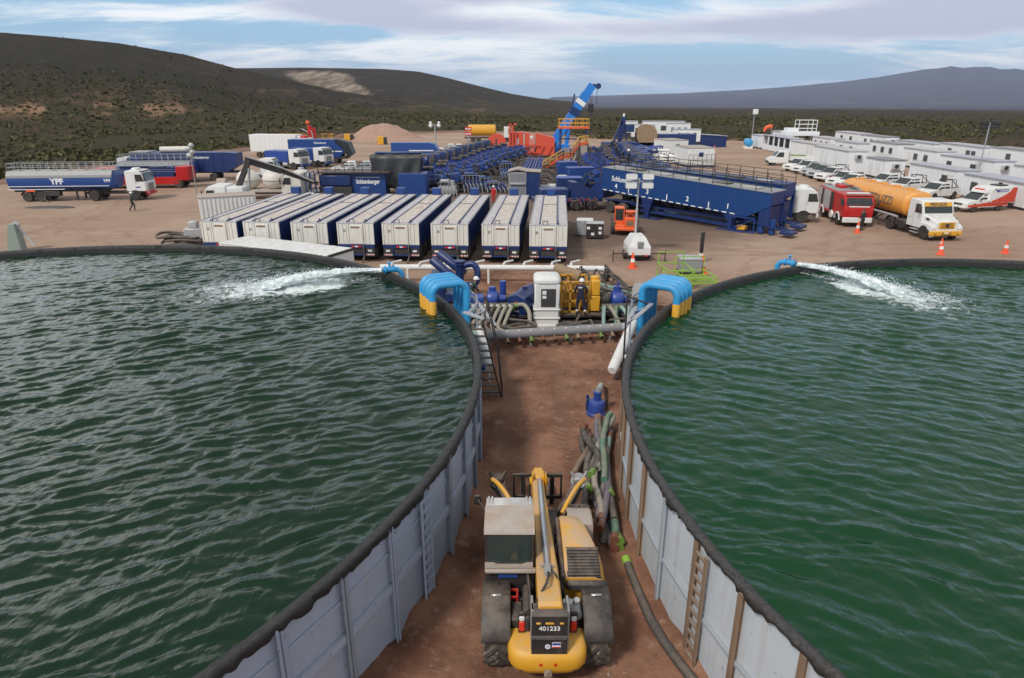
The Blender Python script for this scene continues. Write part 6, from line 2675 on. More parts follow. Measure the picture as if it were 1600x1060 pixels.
# ------------------------------------------------------------------ sand silos on the right
def build_silo(label, org, rz, tilt, lettering=True, tractor=False):
	rt = root('sand_silo', label, 'silo trailer', org, rz, 'blue sand silo trailers')
	L, hw = 16.2, 1.25

	def zt(x):
		return 4.02 - x / L * tilt

	def zb(x):
		return 2.0 - x / L * (tilt + .08)
	mb = MB()
	rings = []
	for x, b in ((0, zb(0)), (.05, zb(0)), (14.3, zb(14.3)), (15.4, zb(14.3) + .55), (L, zt(L) - .95)):
		rings.append([(x, -hw, b), (x, -hw, zt(x)), (x, hw, zt(x)), (x, hw, b)])
	mb.loft(rings)
	for x in (0.06, 4.0, 7.9, 11.8):
		pass
	part('hopper_body', mb, M['silo_blue'], rt, smooth=0)
	mb = MB()
	mb.loft([[(x, -hw - .05, zt(x) + .005), (x, hw + .05, zt(x) + .005), (x, hw + .05, zt(x) + .06), (x, -hw - .05, zt(x) + .06)] for x in (0, L)])
	part('deck', mb, M['grey'] if lettering else M['navy'], rt, smooth=0)
	for x in (2.2, 5.0, 7.8, 10.6, 13.2):
		mb = MB()
		z = zt(x + .8) + .065
		mb.box(x, x + 1.6, -.55, .35, z - .02, z + .05, .01)
		part('hatch', mb, M['silver'] if int(x) % 2 else M['dark'], rt)
	for s in (-1, 1):
		mb = MB()
		for q in (.42, .85):
			mb.bar((.1, s * (hw + .02), zt(.1) + q), (L - .1, s * (hw + .02), zt(L) + q), .04)
		for i in range(14):
			x = .1 + (L - .2) * i / 13
			mb.bar((x, s * (hw + .02), zt(x)), (x, s * (hw + .02), zt(x) + .87), .045)
		part('railing', mb, M['black'], rt, smooth=0)
	# dashed reflective strip along the lower edge
	mb = MB()
	for i in range(19):
		x = .15 + i * .71
		mb.loft([[(xx, -hw - .012, zb(xx) + .03), (xx, -hw - .002, zb(xx) + .03), (xx, -hw - .002, zb(xx) + .11), (xx, -hw - .012, zb(xx) + .11)] for xx in (x, x + .42)])
	part('reflective_strip', mb, M['letter'], rt, smooth=0)
	if lettering:
		sl = math.atan2(-tilt, L)
		t = text('Schlumberger', .62, M['letter'], rt, (2.55, -hw - .008, zt(2.4) - .85), (PI / 2, -sl, 0), bold=.02, squash=.85)
		for n, x in (('4', 1.6), ('3', 5.0), ('2', 9.0), ('1', 12.7)):
			text(n, .55, M['letter'], rt, (x, -hw - .008, zb(x) + .55), (PI / 2, -sl, 0), name='bay_number', bold=.03)
		for x in (3.0, 7.0, 11.0):
			mb = MB()
			mb.box(x - .045, x + .045, -hw - .01, -hw - .002, zb(x) + .16, zb(x) + .65)
			part('bay_mark', mb, M['letter'], rt)
	# running gear, supports and conveyor under the body
	ladder_frame(rt, .2, 15.6, .78, 1.1, 'navy')
	for x in (1.0, 2.35):
		axle(rt, x, 2.5, .52, rim='pale_roof')
	mb = MB()
	mb.box(.3, 3.1, -hw, -hw + .6, 1.13, 1.20, .02)
	mb.prism([(3.1, 1.2), (3.9, .95), (3.9, .9), (3.1, 1.12)], -hw, -hw + .6)
	part('wheel_cover', mb, M['navy'], rt)
	for x in (5.0, 13.0):
		mb = MB()
		z = zb(x)
		mb.prism([(x - .65, z), (x + .65, z), (x + .28, .75), (x - .28, .75)], -hw + .02, -hw + .5)
		mb.box(x - .22, x + .22, -hw + .05, -hw + .45, .05, .78, .02)
		mb.box(x - 1.0, x + 1.4, -hw - .3, -hw + .9, 0, .06)
		part('support_leg', mb, M['navy'], rt)
	mb = MB()
	for i in range(7):
		x = 4.6 + i * 1.35
		z = zb(x + .6)
		mb.loft([[(x, -.8, z), (x + 1.25, -.8, z), (x + 1.25, .8, z), (x, .8, z)], [(x + .4, -.25, z - .65), (x + .85, -.25, z - .65), (x + .85, .25, z - .65), (x + .4, .25, z - .65)]])
	part('outlet_hoppers', mb, M['dark'], rt, smooth=0)
	mb = MB()
	mb.bar((4.2, -.9, .55), (14.4, -1.05, .28), .14, .18)
	mb.bar((4.2, -.4, .55), (14.4, -.5, .28), .14, .18)
	for i in range(9):
		x = 4.6 + i * 1.15
		mb.bar((x, -.95, .5 - i * .028), (x, -.95, 1.0 - i * .028), .05)
	mb.bar((4.2, -1.0, 1.02), (14.4, -1.1, .76), .05)
	part('conveyor', mb, M['navy'], rt, smooth=0)
	mb = MB()
	for x in (13.2, 15.2):
		mb.bar((x, -1.5, .08), (x, -1.5, 1.2), .08)
		mb.bar((x, -.6, .08), (x, -.6, 1.2), .08)
	for z in (.1, 1.2):
		mb.bar((13.2, -1.5, z), (15.2, -1.5, z), .08)
		mb.bar((13.2, -.6, z), (15.2, -.6, z), .08)
	mb.bar((13.2, -1.5, .1), (15.2, -1.5, 1.2), .06)
	jf = part('jack_frame', mb, M['blue'], rt, smooth=0)
	mb = MB()
	mb.box(13.7, 14.4, -1.4, -.8, .15, .5, .05)
	part('motor', mb, M['yellow'], jf)
	mb = MB()
	mb.box(15.3, 16.1, -1.2, 1.2, .7, 2.1, .03)
	for y in (-1.22, 1.12):
		mb.box(16.0, 16.25, y, y + .1, .6, 2.9)
	part('front_frame', mb, M['navy'], rt)
	for i, x in enumerate((15.0, 15.9)):
		mb = MB()
		mb.cyl((x + .5, -.9, .1), (x + .5, -.9, 1.9 - i * .7), .30 - .05 * i, 14)
		part('jack_cylinder', mb, M['blue'], rt)
	mb = MB()
	mb.bar((14.2, -1.2, .95), (18.0, -1.25, .45), .1, .12)
	mb.bar((14.2, -.4, .95), (18.0, -.45, .45), .1, .12)
	mb.box(17.2, 18.2, -1.4, -.3, .25, .5, .05)
	part('drawbar', mb, M['navy'], rt, smooth=0)
	mb = MB()
	mb.prism([(-2.6, .55), (-.1, 1.2), (-.1, 3.1), (-.5, 3.0), (-2.3, 1.3)], -.9, .9)
	part('discharge_chute', mb, M['navy'], rt, smooth=0)
	return rt


hd = R(-45)
fw, sd = Vector((math.cos(hd), math.sin(hd), 0)), Vector((-math.sin(hd), math.cos(hd), 0))
o1 = Vector((8.35, 62.6, 0)) + sd * 1.25
build_silo('large blue sand silo trailer with white numbers 4 3 2 1 along its side', o1, hd, .80)
build_silo('blue sand silo trailer with black railings behind the numbered silo', o1 + sd * 3.2 - fw * .6, hd, .55, False)


def tractor(label, p, rz, mat='white', bumper='white', hood='white', axles=(-1.25, -4.4), rearbox=None, name='lorry_tractor', cat='lorry', rimm='rim', group=None, L=1.95):
	rt = root(name, label, cat, p, rz, group)
	cabover(rt, 0, mat=mat, bumper=bumper, hood=hood, L=L)
	ladder_frame(rt, axles[-1] - .8, -.4, .62)
	for i, x in enumerate(axles):
		axle(rt, x, 2.42, .5, i > 0, rimm)
		if i > 0:
			mudguard(rt, x, .5)
	for y in (-.95, .95):
		mb = MB()
		mb.cyl((-3.1, y, .75), (-2.3, y, .75), .3, 14)
		part('fuel_tank', mb, M['silver'], rt)
	mb = MB()
	mb.cyl((-2.2, -.6, .9), (-2.2, -.6, 2.9), .09, 10)
	part('exhaust', mb, M['silver'], rt)
	return rt


tractor('white lorry cab parked facing right at the nose of the blue silos', G(1271, 346), R(-12), hood='white')


# ------------------------------------------------------------------ blue and silver road tanker
def build_ypf():
	p = G(240, 311)
	rt = root('road_tanker', 'blue and silver road tanker with white YPF lettering at the left', 'tanker lorry', (p.x, p.y, 0), R(5))
	cabover(rt, 0, zb=.95, zt=3.0, hood='white', bumper='red')
	ladder_frame(rt, -6.4, -.4, .62)
	axle(rt, -1.3, 2.42, .52, False)
	axle(rt, -5.3, 2.42, .52)
	mudguard(rt, -5.3, .52)
	x0, x1, hw = -13.6, -3.0, 1.25
	tank_barrel(rt, x0, x1, hw, 1.15, 2.95, 'tank_blue', .62, .22)
	mb = MB()
	mb.prism([(-hw * 1.0, 2.38), (-hw * .97, 2.60), (-hw * .72, 2.98), (hw * .72, 2.98), (hw * .97, 2.60), (hw, 2.38), (hw * 1.012, 2.38), (hw * .99, 2.63), (hw * .74, 3.03), (-hw * .74, 3.03), (-hw * .99, 2.63), (-hw * 1.012, 2.38)], x0 + .2, x1 - .2, 'x')
	part('silver_top', mb, M['grey'], rt, smooth=30)
	mb = MB()
	mb.box(x0 + .2, x1 - .6, -hw - .012, -hw + .02, 1.52, 1.58)
	mb.box(x0 + .2, x0 + 5.6, -hw - .012, -hw + .10, 1.22, 1.28)
	part('white_line', mb, M['letter'], rt)
	railing(rt, [(x0 + .3, -hw * .7, 0), (x1 - .4, -hw * .7, 0), (x1 - .4, hw * .7, 0), (x0 + .3, hw * .7, 0), (x0 + .3, -hw * .7, 0)], 3.02, .75, 'silver', 30, .022)
	for i in range(6):
		mb = MB()
		mb.lathe([(.22, 0), (.22, .10), (.16, .14)], (x0 + 1.2 + i * 1.6, -.2, 3.0), 14)
		part('manhole', mb, M['grey'], rt)
	text('YPF', .78, M['letter'], rt, (-8.6, -hw - .006, 2.0), (PI / 2, 0, 0), bold=.045)
	text('YPF', .42, M['letter'], rt, (-3.72, -hw - .004, 2.05), (PI / 2, 0, 0), name='small_lettering', bold=.03)
	ladder_frame(rt, x0 + .3, -4.2, .92, 1.0)
	for x in (-11.8, -10.45):
		axle(rt, x, 2.42, .5)
		mudguard(rt, x, .5)
	mb = MB()
	mb.box(-11.8, -10.9, -1.24, -1.18, 1.02, 1.20, .01)
	part('orange_placard', mb, M['orange'], rt)
	mb = MB()
	for s in (-1, 1):
		mb.box(-7.2, -7.05, s * .8 - .07, s * .8 + .07, .05, 1.0)
	part('landing_leg', mb, M['dark'], rt)
	mb = MB()
	mb.box(-11.2, -8.6, -1.2, -.6, .55, 1.05, .04)
	part('hose_locker', mb, M['dark'], rt)
	mb = MB()
	mb.box(-1.0, -.55, -1.222, -1.212, 1.30, 1.42)
	part('door_badge', mb, M['letter_blue'], rt)
	mb = MB()
	mb.tube([(-10.0, -1.2, .7), (-9.9, -1.7, .3), (-9.4, -1.9, .06)], .05, 6)
	part('filling_hose', mb, M['hose'], rt)
	q = G(80, 325)
	mb = MB()
	rings = []
	for s, z in ((1, .004), (.95, .06), (.55, .14), (.1, .17)):
		rings.append([(q.x + 2.3 * s * math.cos(2 * PI * i / 20) * (1 + .15 * math.sin(3 * i)), q.y + .7 * s * math.sin(2 * PI * i / 20), z) for i in range(20)])
	mb.loft(rings)
	thing('drip_sheet', mb, M['tarp'], 'crumpled dark sheet on the ground under the blue road tanker', 'sheet')


build_ypf()
p = G(209, 330)
person('person in dark clothes and white hard hat walking past the blue road tanker', (p.x, p.y, 0), R(-60),
	   posed(wrl=(-.22, .28, .92), wrr=(.24, -.16, .92), elr=(.26, -.1, 1.13), knl=(-.10, .16, .5), anl=(-.10, .10, .10), tol=(-.10, .25, .07), knr=(.10, -.06, .5), anr=(.10, -.34, .13), tor=(.10, -.20, .05)),
	   'dark_green', 'coverall', 'helmet', False)


# ------------------------------------------------------------------ bonneted cab with the orange tank
def build_pedu():
	p = G(1480, 380)
	rt = root('road_tanker', 'orange road tanker with a white and yellow bonneted PEDUZZI cab', 'tanker lorry', (p.x + .1, p.y + .6, 0), R(-87))
	W = 2.45
	hw = W / 2
	# bonnet
	mb = MB()
	rings = []
	for x, w, zt in ((0, .82, 1.42), (-.12, .92, 1.56), (-.7, 1.0, 1.72), (-1.25, 1.1, 1.85)):
		rings.append([(x, -w, .75), (x, -w, zt - .12), (x, -w + .14, zt), (x, w - .14, zt), (x, w, zt - .12), (x, w, .75)])
	mb.loft(rings)
	part('bonnet', mb, M['white'], rt, smooth=30)
	for s in (-1, 1):
		mb = MB()
		rings = []
		for x, z in ((.02, .75), (0, 1.12), (-.25, 1.26), (-1.0, 1.30), (-1.35, 1.25)):
			rings.append([(x, s * .85, z - .42), (x, s * .85, z), (x, s * (hw - .05), z - .02), (x, s * hw, z - .08), (x, s * hw, z - .42)])
		mb.loft(rings)
		part('wing', mb, M['white'], rt, smooth=30)
		mb = MB()
		cx, rr = -.78, .56
		mb.prism([(cx + rr * math.cos(a), .5 + rr * math.sin(a)) for a in [R(10) + R(160) * i / 10 for i in range(11)]], s * (hw - .32), s * (hw + .012))
		part('wheel_arch', mb, M['black'], rt)
		mb = MB()
		mb.box(-.05, .06, s * 1.0 - .16, s * 1.0 + .16, .88, 1.04, .03)
		part('headlight', mb, M['lamp_white'], rt)
		mb = MB()
		mb.box(-.95, -.55, s * 1.07 - .015, s * 1.07 + .015, 1.48, 1.62, .01)
		part('air_vent', mb, M['black'], rt)
	mb = MB()
	mb.box(-.02, .04, -.62, .62, .92, 1.42, .04)
	g = part('grille', mb, M['yellow'], rt)
	mb = MB()
	for z in (1.0, 1.14, 1.28):
		mb.box(.035, .055, -.48, .48, z, z + .06, .01)
	part('grille_slots', mb, M['black'], g)
	mb = MB()
	mb.lathe([(.13, .05), (.15, .06), (.13, .075)], (0, 0, 1.20), 18, 'x')
	mb.bar((.065, 0, 1.20), (.065, 0, 1.33), .025)
	mb.bar((.065, 0, 1.20), (.065, .11, 1.13), .025)
	mb.bar((.065, 0, 1.20), (.065, -.11, 1.13), .025)
	part('emblem', mb, M['black'], g)
	mb = MB()
	mb.box(-.2, .12, -hw, hw, .40, .78, .06)
	b = part('bumper', mb, M['yellow'], rt)
	mb = MB()
	for y0, y1, z in ((-.4, .4, .46), (-.35, -.2, .60), (.2, .35, .60), (-.95, -.8, .5), (.8, .95, .5)):
		mb.box(.115, .13, y0, y1, z, z + .07)
	part('bumper_slots', mb, M['black'], b)
	mb = MB()
	mb.box(.118, .132, -.16, .16, .60, .68)
	part('number_plate', mb, M['letter'], b)
	# cab
	mb = MB()
	prof = [(-3.0, .75), (-1.2, .75), (-1.2, 1.85), (-1.50, 2.62), (-1.75, 2.80), (-2.9, 2.82), (-3.0, 2.7)]
	rings = []
	for y, ins in ((-hw + .02, .04), (-hw + .08, 0), (hw - .08, 0), (hw - .02, .04)):
		rings.append([(-2.1 + (x + 2.1) * (1 - ins), y, 1.8 + (z - 1.8) * (1 - ins)) for x, z in prof])
	mb.loft(rings)
	part('cab', mb, M['white'], rt, smooth=28)
	y = hw - .16
	quadplate(rt, 'windscreen', [(-1.19, y, 1.90), (-1.19, -y, 1.90), (-1.38, -y, 2.36), (-1.38, y, 2.36)], M['glass'], -.02)
	quadplate(rt, 'sun_strip', [(-1.375, y, 2.37), (-1.375, -y, 2.37), (-1.50, -y, 2.66), (-1.50, y, 2.66)], M['yellow'], -.025)
	text('PEDUZZI', .30, M['black'], rt, (-1.40, 0, 2.515), (PI / 2 - .40, 0, PI / 2), name='cab_lettering', bold=.04, squash=1.1)
	for s in (-1, 1):
		mb = MB()
		yy = s * (hw - .03)
		mb.plate([(-1.35, yy, 1.86), (-1.58, yy, 2.50), (-2.15, yy, 2.50), (-2.15, yy, 1.84)], -.03 * s)
		part('side_window', mb, M['glass'], rt, smooth=0)
		mb = MB()
		mb.box(-2.26, -2.24, yy - .012, yy + .014, .85, 2.6)
		part('door_seam', mb, M['black'], rt)
		mb = MB()
		mb.box(-1.35, -1.27, s * (hw + .2) - .1, s * (hw + .2) + .1, 1.95, 2.35, .02)
		mb.bar((-1.4, s * hw, 2.3), (-1.3, s * (hw + .2), 2.3), .03)
		part('mirror', mb, M['black'], rt)
		mb = MB()
		mb.box(-2.3, -1.45, s * (hw - .05) - .12, s * (hw - .05) + .12, .35, .42)
		mb.box(-2.3, -1.45, s * (hw - .02) - .12, s * (hw - .02) + .12, .60, .66)
		part('step', mb, M['silver'], rt)
	text('J1', .18, M['letter_dark'], rt, (-2.6, -hw + .012, 1.45), (PI / 2, 0, 0), name='door_number', bold=.02)
	ladder_frame(rt, -6.3, -.2, .62)
	axle(rt, -.78, W, .5, False, 'rim_yellow')
	axle(rt, -5.1, W, .5, True, 'rim_yellow')
	mudguard(rt, -5.1, .5)
	for y in (-.85, .85):
		mb = MB()
		mb.box(-4.4, -3.2, y - .35, y + .35, .5, 1.0, .05)
		part('fuel_tank', mb, M['dark'], rt)
	# tank
	tank_barrel(rt, -13.6, -3.5, 1.24, 1.15, 3.15, 'tanker_orange', .85, .30)
	text('PEDUZZI', .85, M['letter_dark'], rt, (-6.9, -1.262, 2.22), (PI / 2 - .05, 0, 0), name='tank_lettering', bold=.01, squash=1.05)
	for x in (-12.9, -8.9, -4.2):
		mb = MB()
		mb.loft([[(q, y * 1.012, 2.15 + (z - 2.15) * 1.012) for y, z in roundrect(1.24, 1.15, 3.15, .85, 26)] for q in (x, x + .08)])
		part('hoop', mb, M['tanker_orange'], rt)
	mb = MB()
	mb.box(-13, -4.2, -.25, .25, 3.14, 3.19)
	for i in range(5):
		mb.cyl((-12.2 + i * 1.8, 0, 3.15), (-12.2 + i * 1.8, 0, 3.30), .25, 12)
	part('catwalk', mb, M['tanker_orange'], rt)
	mb = MB()
	mb.cyl((-12.8, -1.1, 1.12), (-4.4, -1.1, 1.12), .11, 12)
	part('side_pipe', mb, M['silver'], rt)
	ladder_frame(rt, -13.2, -4.6, .88, 1.0)
	for x in (-12.4, -11.1):
		axle(rt, x, W, .5)
	mb = MB()
	for i in range(5):
		mb.bar((-11 + i * 1.2, -1.05, .5), (-10 + i * 1.2, -1.05, 1.0), .07)
	mb.bar((-11, -1.05, .5), (-5.6, -1.05, .5), .08)
	part('side_guard', mb, M['dark'], rt)
	return rt


build_pedu()


def build_fire():
	p = G(1340, 357)
	rt = root('fire_engine', 'red fire engine with silver shutters beside the orange tanker', 'fire engine', (p.x, p.y + .3, 0), R(-96))
	cabover(rt, 0, L=2.3, w=2.35, zb=.80, zt=2.62, mat='red', bumper='white', grille='red')
	hw = 1.2
	mb = MB()
	mb.box(-6.6, -2.45, -hw, hw, .75, 2.62, .03)
	part('body', mb, M['red'], rt)
	for s in (-1, 1):
		for i, (x0, x1, mt) in enumerate(((-6.5, -5.6, 'silver'), (-5.5, -5.1, 'black'), (-5.0, -3.4, 'silver'), (-3.3, -2.5, 'black'))):
			mb = MB()
			y0, y1 = sorted((s * hw, s * (hw + .015)))
			if mt == 'silver':
				for q in range(12):
					mb.box(x0, x1, y0, y1 + 0, .98 + q * .13, .98 + q * .13 + .122, .004)
			else:
				mb.box(x0, x1, y0, y1, .98, 2.5)
			part('shutter', mb, M[mt], rt, smooth=0)
		mb = MB()
		rr, cx = .62, -5.15
		mb.prism([(cx + rr * math.cos(a), .5 + rr * math.sin(a)) for a in [PI * i / 12 for i in range(13)]] + [(cx - rr + .1, .5), *[(cx + (rr - .12) * math.cos(a), .5 + (rr - .12) * math.sin(a)) for a in [PI - PI * i / 12 for i in range(13)]]], s * (hw - .05), s * (hw + .04))
		part('white_arch', mb, M['letter'], rt, smooth=0)
		mb = MB()
		cx = -1.25
		mb.prism([(cx + rr * math.cos(a), .5 + rr * math.sin(a)) for a in [PI * i / 12 for i in range(13)]] + [(cx - rr + .1, .5), *[(cx + (rr - .12) * math.cos(a), .5 + (rr - .12) * math.sin(a)) for a in [PI - PI * i / 12 for i in range(13)]]], s * (hw - .05), s * (hw + .045))
		part('white_arch', mb, M['letter'], rt, smooth=0)
		mb = MB()
		mb.box(-5.0, -4.75, s * (hw + .03) - .03, s * (hw + .03) + .03, 1.5, 2.1, .02)
		part('equipment', mb, M['hose_pale'], rt)
	mb = MB()
	mb.box(-6.5, -2.5, -hw + .1, hw - .1, 2.622, 2.68)
	part('roof_deck', mb, M['grey'], rt)
	mb = MB()
	mb.box(-5.2, -3.9, -.35, .2, 2.68, 2.95, .04)
	mb.tube([(-4.5, .3, 2.7), (-3.6, .4, 3.0), (-3.0, .35, 3.05)], .07, 8)
	part('monitor', mb, M['red'], rt)
	mb = MB()
	mb.cyl((-6.3, .7, 2.85), (-2.7, .7, 2.85), .12, 12)
	part('hard_suction', mb, M['hose_pale'], rt)
	mb = MB()
	mb.box(-.85, -.55, -.9, .9, 2.62, 2.76, .03)
	part('light_bar', mb, M['lamp_white'], rt)
	mb = MB()
	mb.box(.0, .02, -.8, .8, 1.66, 1.74)
	part('white_band', mb, M['letter'], rt)
	mb = MB()
	for i in range(9):
		mb.box(-.42, -.40, -.52 + i * .12, -.45 + i * .12, 2.50, 2.56)
	part('front_lettering', mb, M['letter'], rt)
	ladder_frame(rt, -6.4, -.3, .6)
	axle(rt, -1.25, 2.35, .5, False)
	axle(rt, -5.15, 2.35, .5)
	mb = MB()
	mb.lathe([(.12, -.08), (.3, -.08), (.34, 0), (.3, .08), (.12, .08)], (-2.2, -1.35, .75), 16, 'y')
	part('hose_reel', mb, M['letter'], rt)


build_fire()
p = G(1345, 361)
person('person in black coat standing in front of the red fire engine', (p.x, p.y, 0), R(20), posed(wrl=(-.14, .2, 1.0), wrr=(.14, .2, 1.02), look=(0, 1, 0)), 'black', 'black', None, False)


# ------------------------------------------------------------------ pickups, ambulance, van
def pickup_body(rt, mat='white', doublecab=True, rollbar=False, bed=True):
	hw = .90
	mb = MB()
	prof = [(-2.55, .42), (2.45, .42), (2.55, .62), (2.50, .86), (2.30, .98), (1.15, 1.10), (-2.5, 1.10), (-2.58, 1.0)]
	rings = []
	for y, k in ((-hw, .03), (-hw + .07, 0), (hw - .07, 0), (hw, .03)):
		rings.append([(x * (1 - k * .3), y, .75 + (z - .75) * (1 - k * 2)) for x, z in prof])
	mb.loft(rings)
	part('body', mb, M[mat], rt, smooth=30)
	xr = -.75 if doublecab else -.1
	mb = MB()
	rings = []
	for z, xf, xb, w in ((1.08, 1.22, xr - .12, hw - .04), (1.40, .75, xr - .06, hw - .09), (1.68, .35, xr, hw - .17), (1.74, .15, xr + .15, hw - .24)):
		rings.append([(xf, -w, z), (xf, w, z), (xb, w, z), (xb, -w, z)])
	mb.loft(rings)
	part('cabin', mb, M[mat], rt, smooth=25)
	quadplate(rt, 'windscreen', [(1.20, hw - .12, 1.12), (1.20, -hw + .12, 1.12), (.42, -hw + .22, 1.66), (.42, hw - .22, 1.66)], M['glass'], -.02)
	for s in (-1, 1):
		xs = [(1.0, .36, .12), (.05, xr + .12, xr + .06)] if doublecab else [(1.0, .36, -.02)]
		for k, (a, b, c) in enumerate(xs):
			mb = MB()
			y0, y1 = s * (hw - .055), s * (hw - .165)
			if k == 0:
				P = [(a, y0, 1.14), (.42, y1, 1.62), (.12, y1, 1.62), (.12, y0, 1.14)]
			else:
				P = [(.05, y0, 1.14), (.05, y1, 1.62), (b, y1, 1.62), (c, y0, 1.14)]
			mb.plate(P, -.02 * s)
			part('side_window', mb, M['glass'], rt, smooth=0)
		mb = MB()
		mb.box(2.38, 2.54, s * .68 - .15, s * .68 + .15, .70, .86, .03)
		part('headlight', mb, M['lamp_white'], rt)
		mb = MB()
		mb.box(.95, 1.1, s * (hw + .08) - .08, s * (hw + .08) + .08, 1.10, 1.25, .03)
		part('mirror', mb, M['black'], rt)
		for x in (1.55, -1.55):
			mb = MB()
			mb.prism([(x + .43 * math.cos(a), .40 + .43 * math.sin(a)) for a in [R(5) + R(170) * i / 10 for i in range(11)]], s * (hw - .25), s * (hw + .008))
			part('wheel_arch', mb, M['black'], rt)
			wheel(rt, x, s * (hw - .12), .36, .24)
	mb = MB()
	mb.box(2.50, 2.57, -.42, .42, .66, .84, .02)
	part('grille', mb, M['black'], rt)
	mb = MB()
	mb.box(2.40, 2.60, -.85, .85, .40, .58, .04)
	part('bumper', mb, M['silver_car' if mat != 'white' else 'white'], rt)
	if bed:
		mb = MB()
		mb.box(-2.45, xr - .20, -hw + .14, hw - .14, 1.101, 1.108)
		part('load_bed', mb, M['black'], rt)
	if rollbar:
		mb = MB()
		for x in (xr - .35, xr - .95):
			mb.tube([(x - .1, -.72, 1.1), (x, -.70, 1.95), (x, .70, 1.95), (x - .1, .72, 1.1)], .04, 8)
		for s in (-1, 1):
			mb.tube([(xr - .35, s * .7, 1.9), (xr - 1.5, s * .72, 1.15)], .04, 8)
		part('roll_bar', mb, M['black'], rt)


def build_cars():
	hdg = R(208)
	spots = [(1236, 268, 'white', 'white double cab pickup, farthest of the row in front of the cabins', 0), (1250, 271.5, 'white', 'white double cab pickup, second from the far end of the row', 0),
			 (1264, 276, 'silver_car', 'silver double cab pickup, the farther of the two silver ones', 0), (1274, 279.5, 'silver_car', 'silver double cab pickup, the nearer of the two silver ones', 0),
			 (1287, 284, 'white', 'white double cab pickup with two cones before its wheel', 1), (1306, 292, 'white', 'white double cab pickup, middle of the row behind the red fire engine', 0),
			 (1318, 297, 'white', 'white double cab pickup nearest the red fire engine', 0)]
	protos = {}
	for px, py, mat, lab, rb in spots:
		p = G(px, py)
		f = Vector((math.cos(hdg), math.sin(hdg), 0))
		q = p - f * 1.6
		key = (mat, rb)
		if key not in protos:
			rt = root('pickup', lab, 'pickup', q, hdg, 'pickups parked by the cabins')
			pickup_body(rt, mat, True, bool(rb))
			protos[key] = rt
		else:
			dup(protos[key], q, hdg, lab)
	for (x, y, h, lab, rb) in ((43.8, 79.0, 200, 'white pickup with black roll bar behind the far half of the orange tank', 1), (44.0, 75.0, 200, 'white pickup with black roll bar behind the near half of the orange tank', 1),
							   (44.6, 70.6, 204, 'white pickup parked between the orange tanker and the ambulance', 1)):
		dup(protos[('white', 1)], (x, y, 0), R(h), lab)
	# ambulance
	a, b = G(1470, 318), G(1574, 332)
	h = math.atan2(a.y - b.y, a.x - b.x)
	c = (a + b) / 2
	rt = root('ambulance', 'white ambulance with a red sweep and blue ECCO lettering', 'ambulance', (44.1, 63.2, 0), R(197))
	pickup_body(rt, 'white', False, False, False)
	hw = .98
	mb = MB()
	rings = []
	for x, z0, z1 in ((-.05, 1.02, 2.05), (-.35, .80, 2.22), (-3.1, .80, 2.25), (-3.25, .85, 2.15)):
		rings.append([(x, -hw, z0), (x, -hw, z1 - .08), (x, -hw + .10, z1), (x, hw - .10, z1), (x, hw, z1 - .08), (x, hw, z0)])
	mb.loft(rings)
	part('patient_box', mb, M['white'], rt, smooth=30)
	mb = MB()
	rings = []
	for x, w, z in ((.55, .55, 1.78), (.35, .72, 1.95), (-.06, .85, 2.12)):
		rings.append([(x, -w, 1.72), (x, -w, z), (x, w, z), (x, w, 1.72)])
	mb.loft(rings)
	part('wind_deflector', mb, M['white'], rt, smooth=30)
	for s in (-1, 1):
		y0 = s * (hw + .004)
		prof = [(2.3, .50), (2.3, .72), (.8, .80), (-.3, .98), (-1.2, 1.20), (-2.3, 1.65), (-2.75, 2.0), (-2.9, 2.2), (-3.24, 2.14), (-3.26, .62), (-1.9, .62), (-1.2, .55), (.9, .48)]
		mb = MB()
		lo = [(x, z) for x, z in prof if x < -.05]
		mb.prism([(-.32, .82), (-.32, 1.0), (-1.1, 1.22), (-1.9, 1.52), (-2.45, 1.85), (-2.62, 2.17), (-3.2, 2.13), (-3.2, .82)], s * hw, s * (hw + .008))
		part('red_sweep', mb, M['ambulance_red'], rt, smooth=0)
		mb = MB()
		mb.prism([(2.35, .50), (2.35, .70), (1.0, .78), (-.3, .90), (-2.5, .90), (-2.5, .50)], s * .90, s * .912)
		part('red_sill', mb, M['ambulance_red'], rt, smooth=0)
		mb = MB()
		mb.prism([(-.45, 1.95), (-.62, 1.95), (-.62, 2.08), (-.45, 2.08)], s * hw, s * (hw + .01))
		part('small_window', mb, M['glass'], rt, smooth=0)
		text('ECCO', .36, M['letter_blue'], rt, (-1.5, s * (hw + .010), 1.90), (PI / 2, 0, PI if s > 0 else 0), bold=.03, squash=1.25)
		mb = MB()
		mb.lathe([(.10, -.01), (.13, 0), (.10, .01)], (-.78 if s > 0 else -2.25, s * (hw + .01), 1.90), 14, 'y')
		part('roundel', mb, M['letter_blue'], rt)
		mb = MB()
		mb.box(-.95, -.93, min(s * hw, s * (hw + .01)), max(s * hw, s * (hw + .01)), .9, 2.0)
		part('door_seam', mb, M['grey'], rt)
	mb = MB()
	mb.box(.05, .35, -.5, .5, 1.90, 2.06, .04)
	part('orange_stripe', mb, M['ambulance_red'], rt)
	mb = MB()
	mb.box(-2.6, -1.5, -.5, .5, 2.26, 2.36, .03)
	mb.cyl((-2.2, 0, 2.35), (-2.2, 0, 2.5), .15, 12)
	part('roof_unit', mb, M['black'], rt)
	mb = MB()
	mb.box(-3.275, -3.255, -.9, .9, .9, 2.12, .01)
	part('red_tail', mb, M['ambulance_red'], rt)
	mb = MB()
	mb.box(-3.32, -3.24, -.9, .9, .45, .62, .02)
	part('rear_bumper', mb, M['black'], rt)
	# flatbed van
	p = G(1200, 259)
	rt = root('flatbed_van', 'white dropside van facing left before the far cabins', 'van', (p.x + 1.0, p.y + .6, 0), R(172))
	mb = MB()
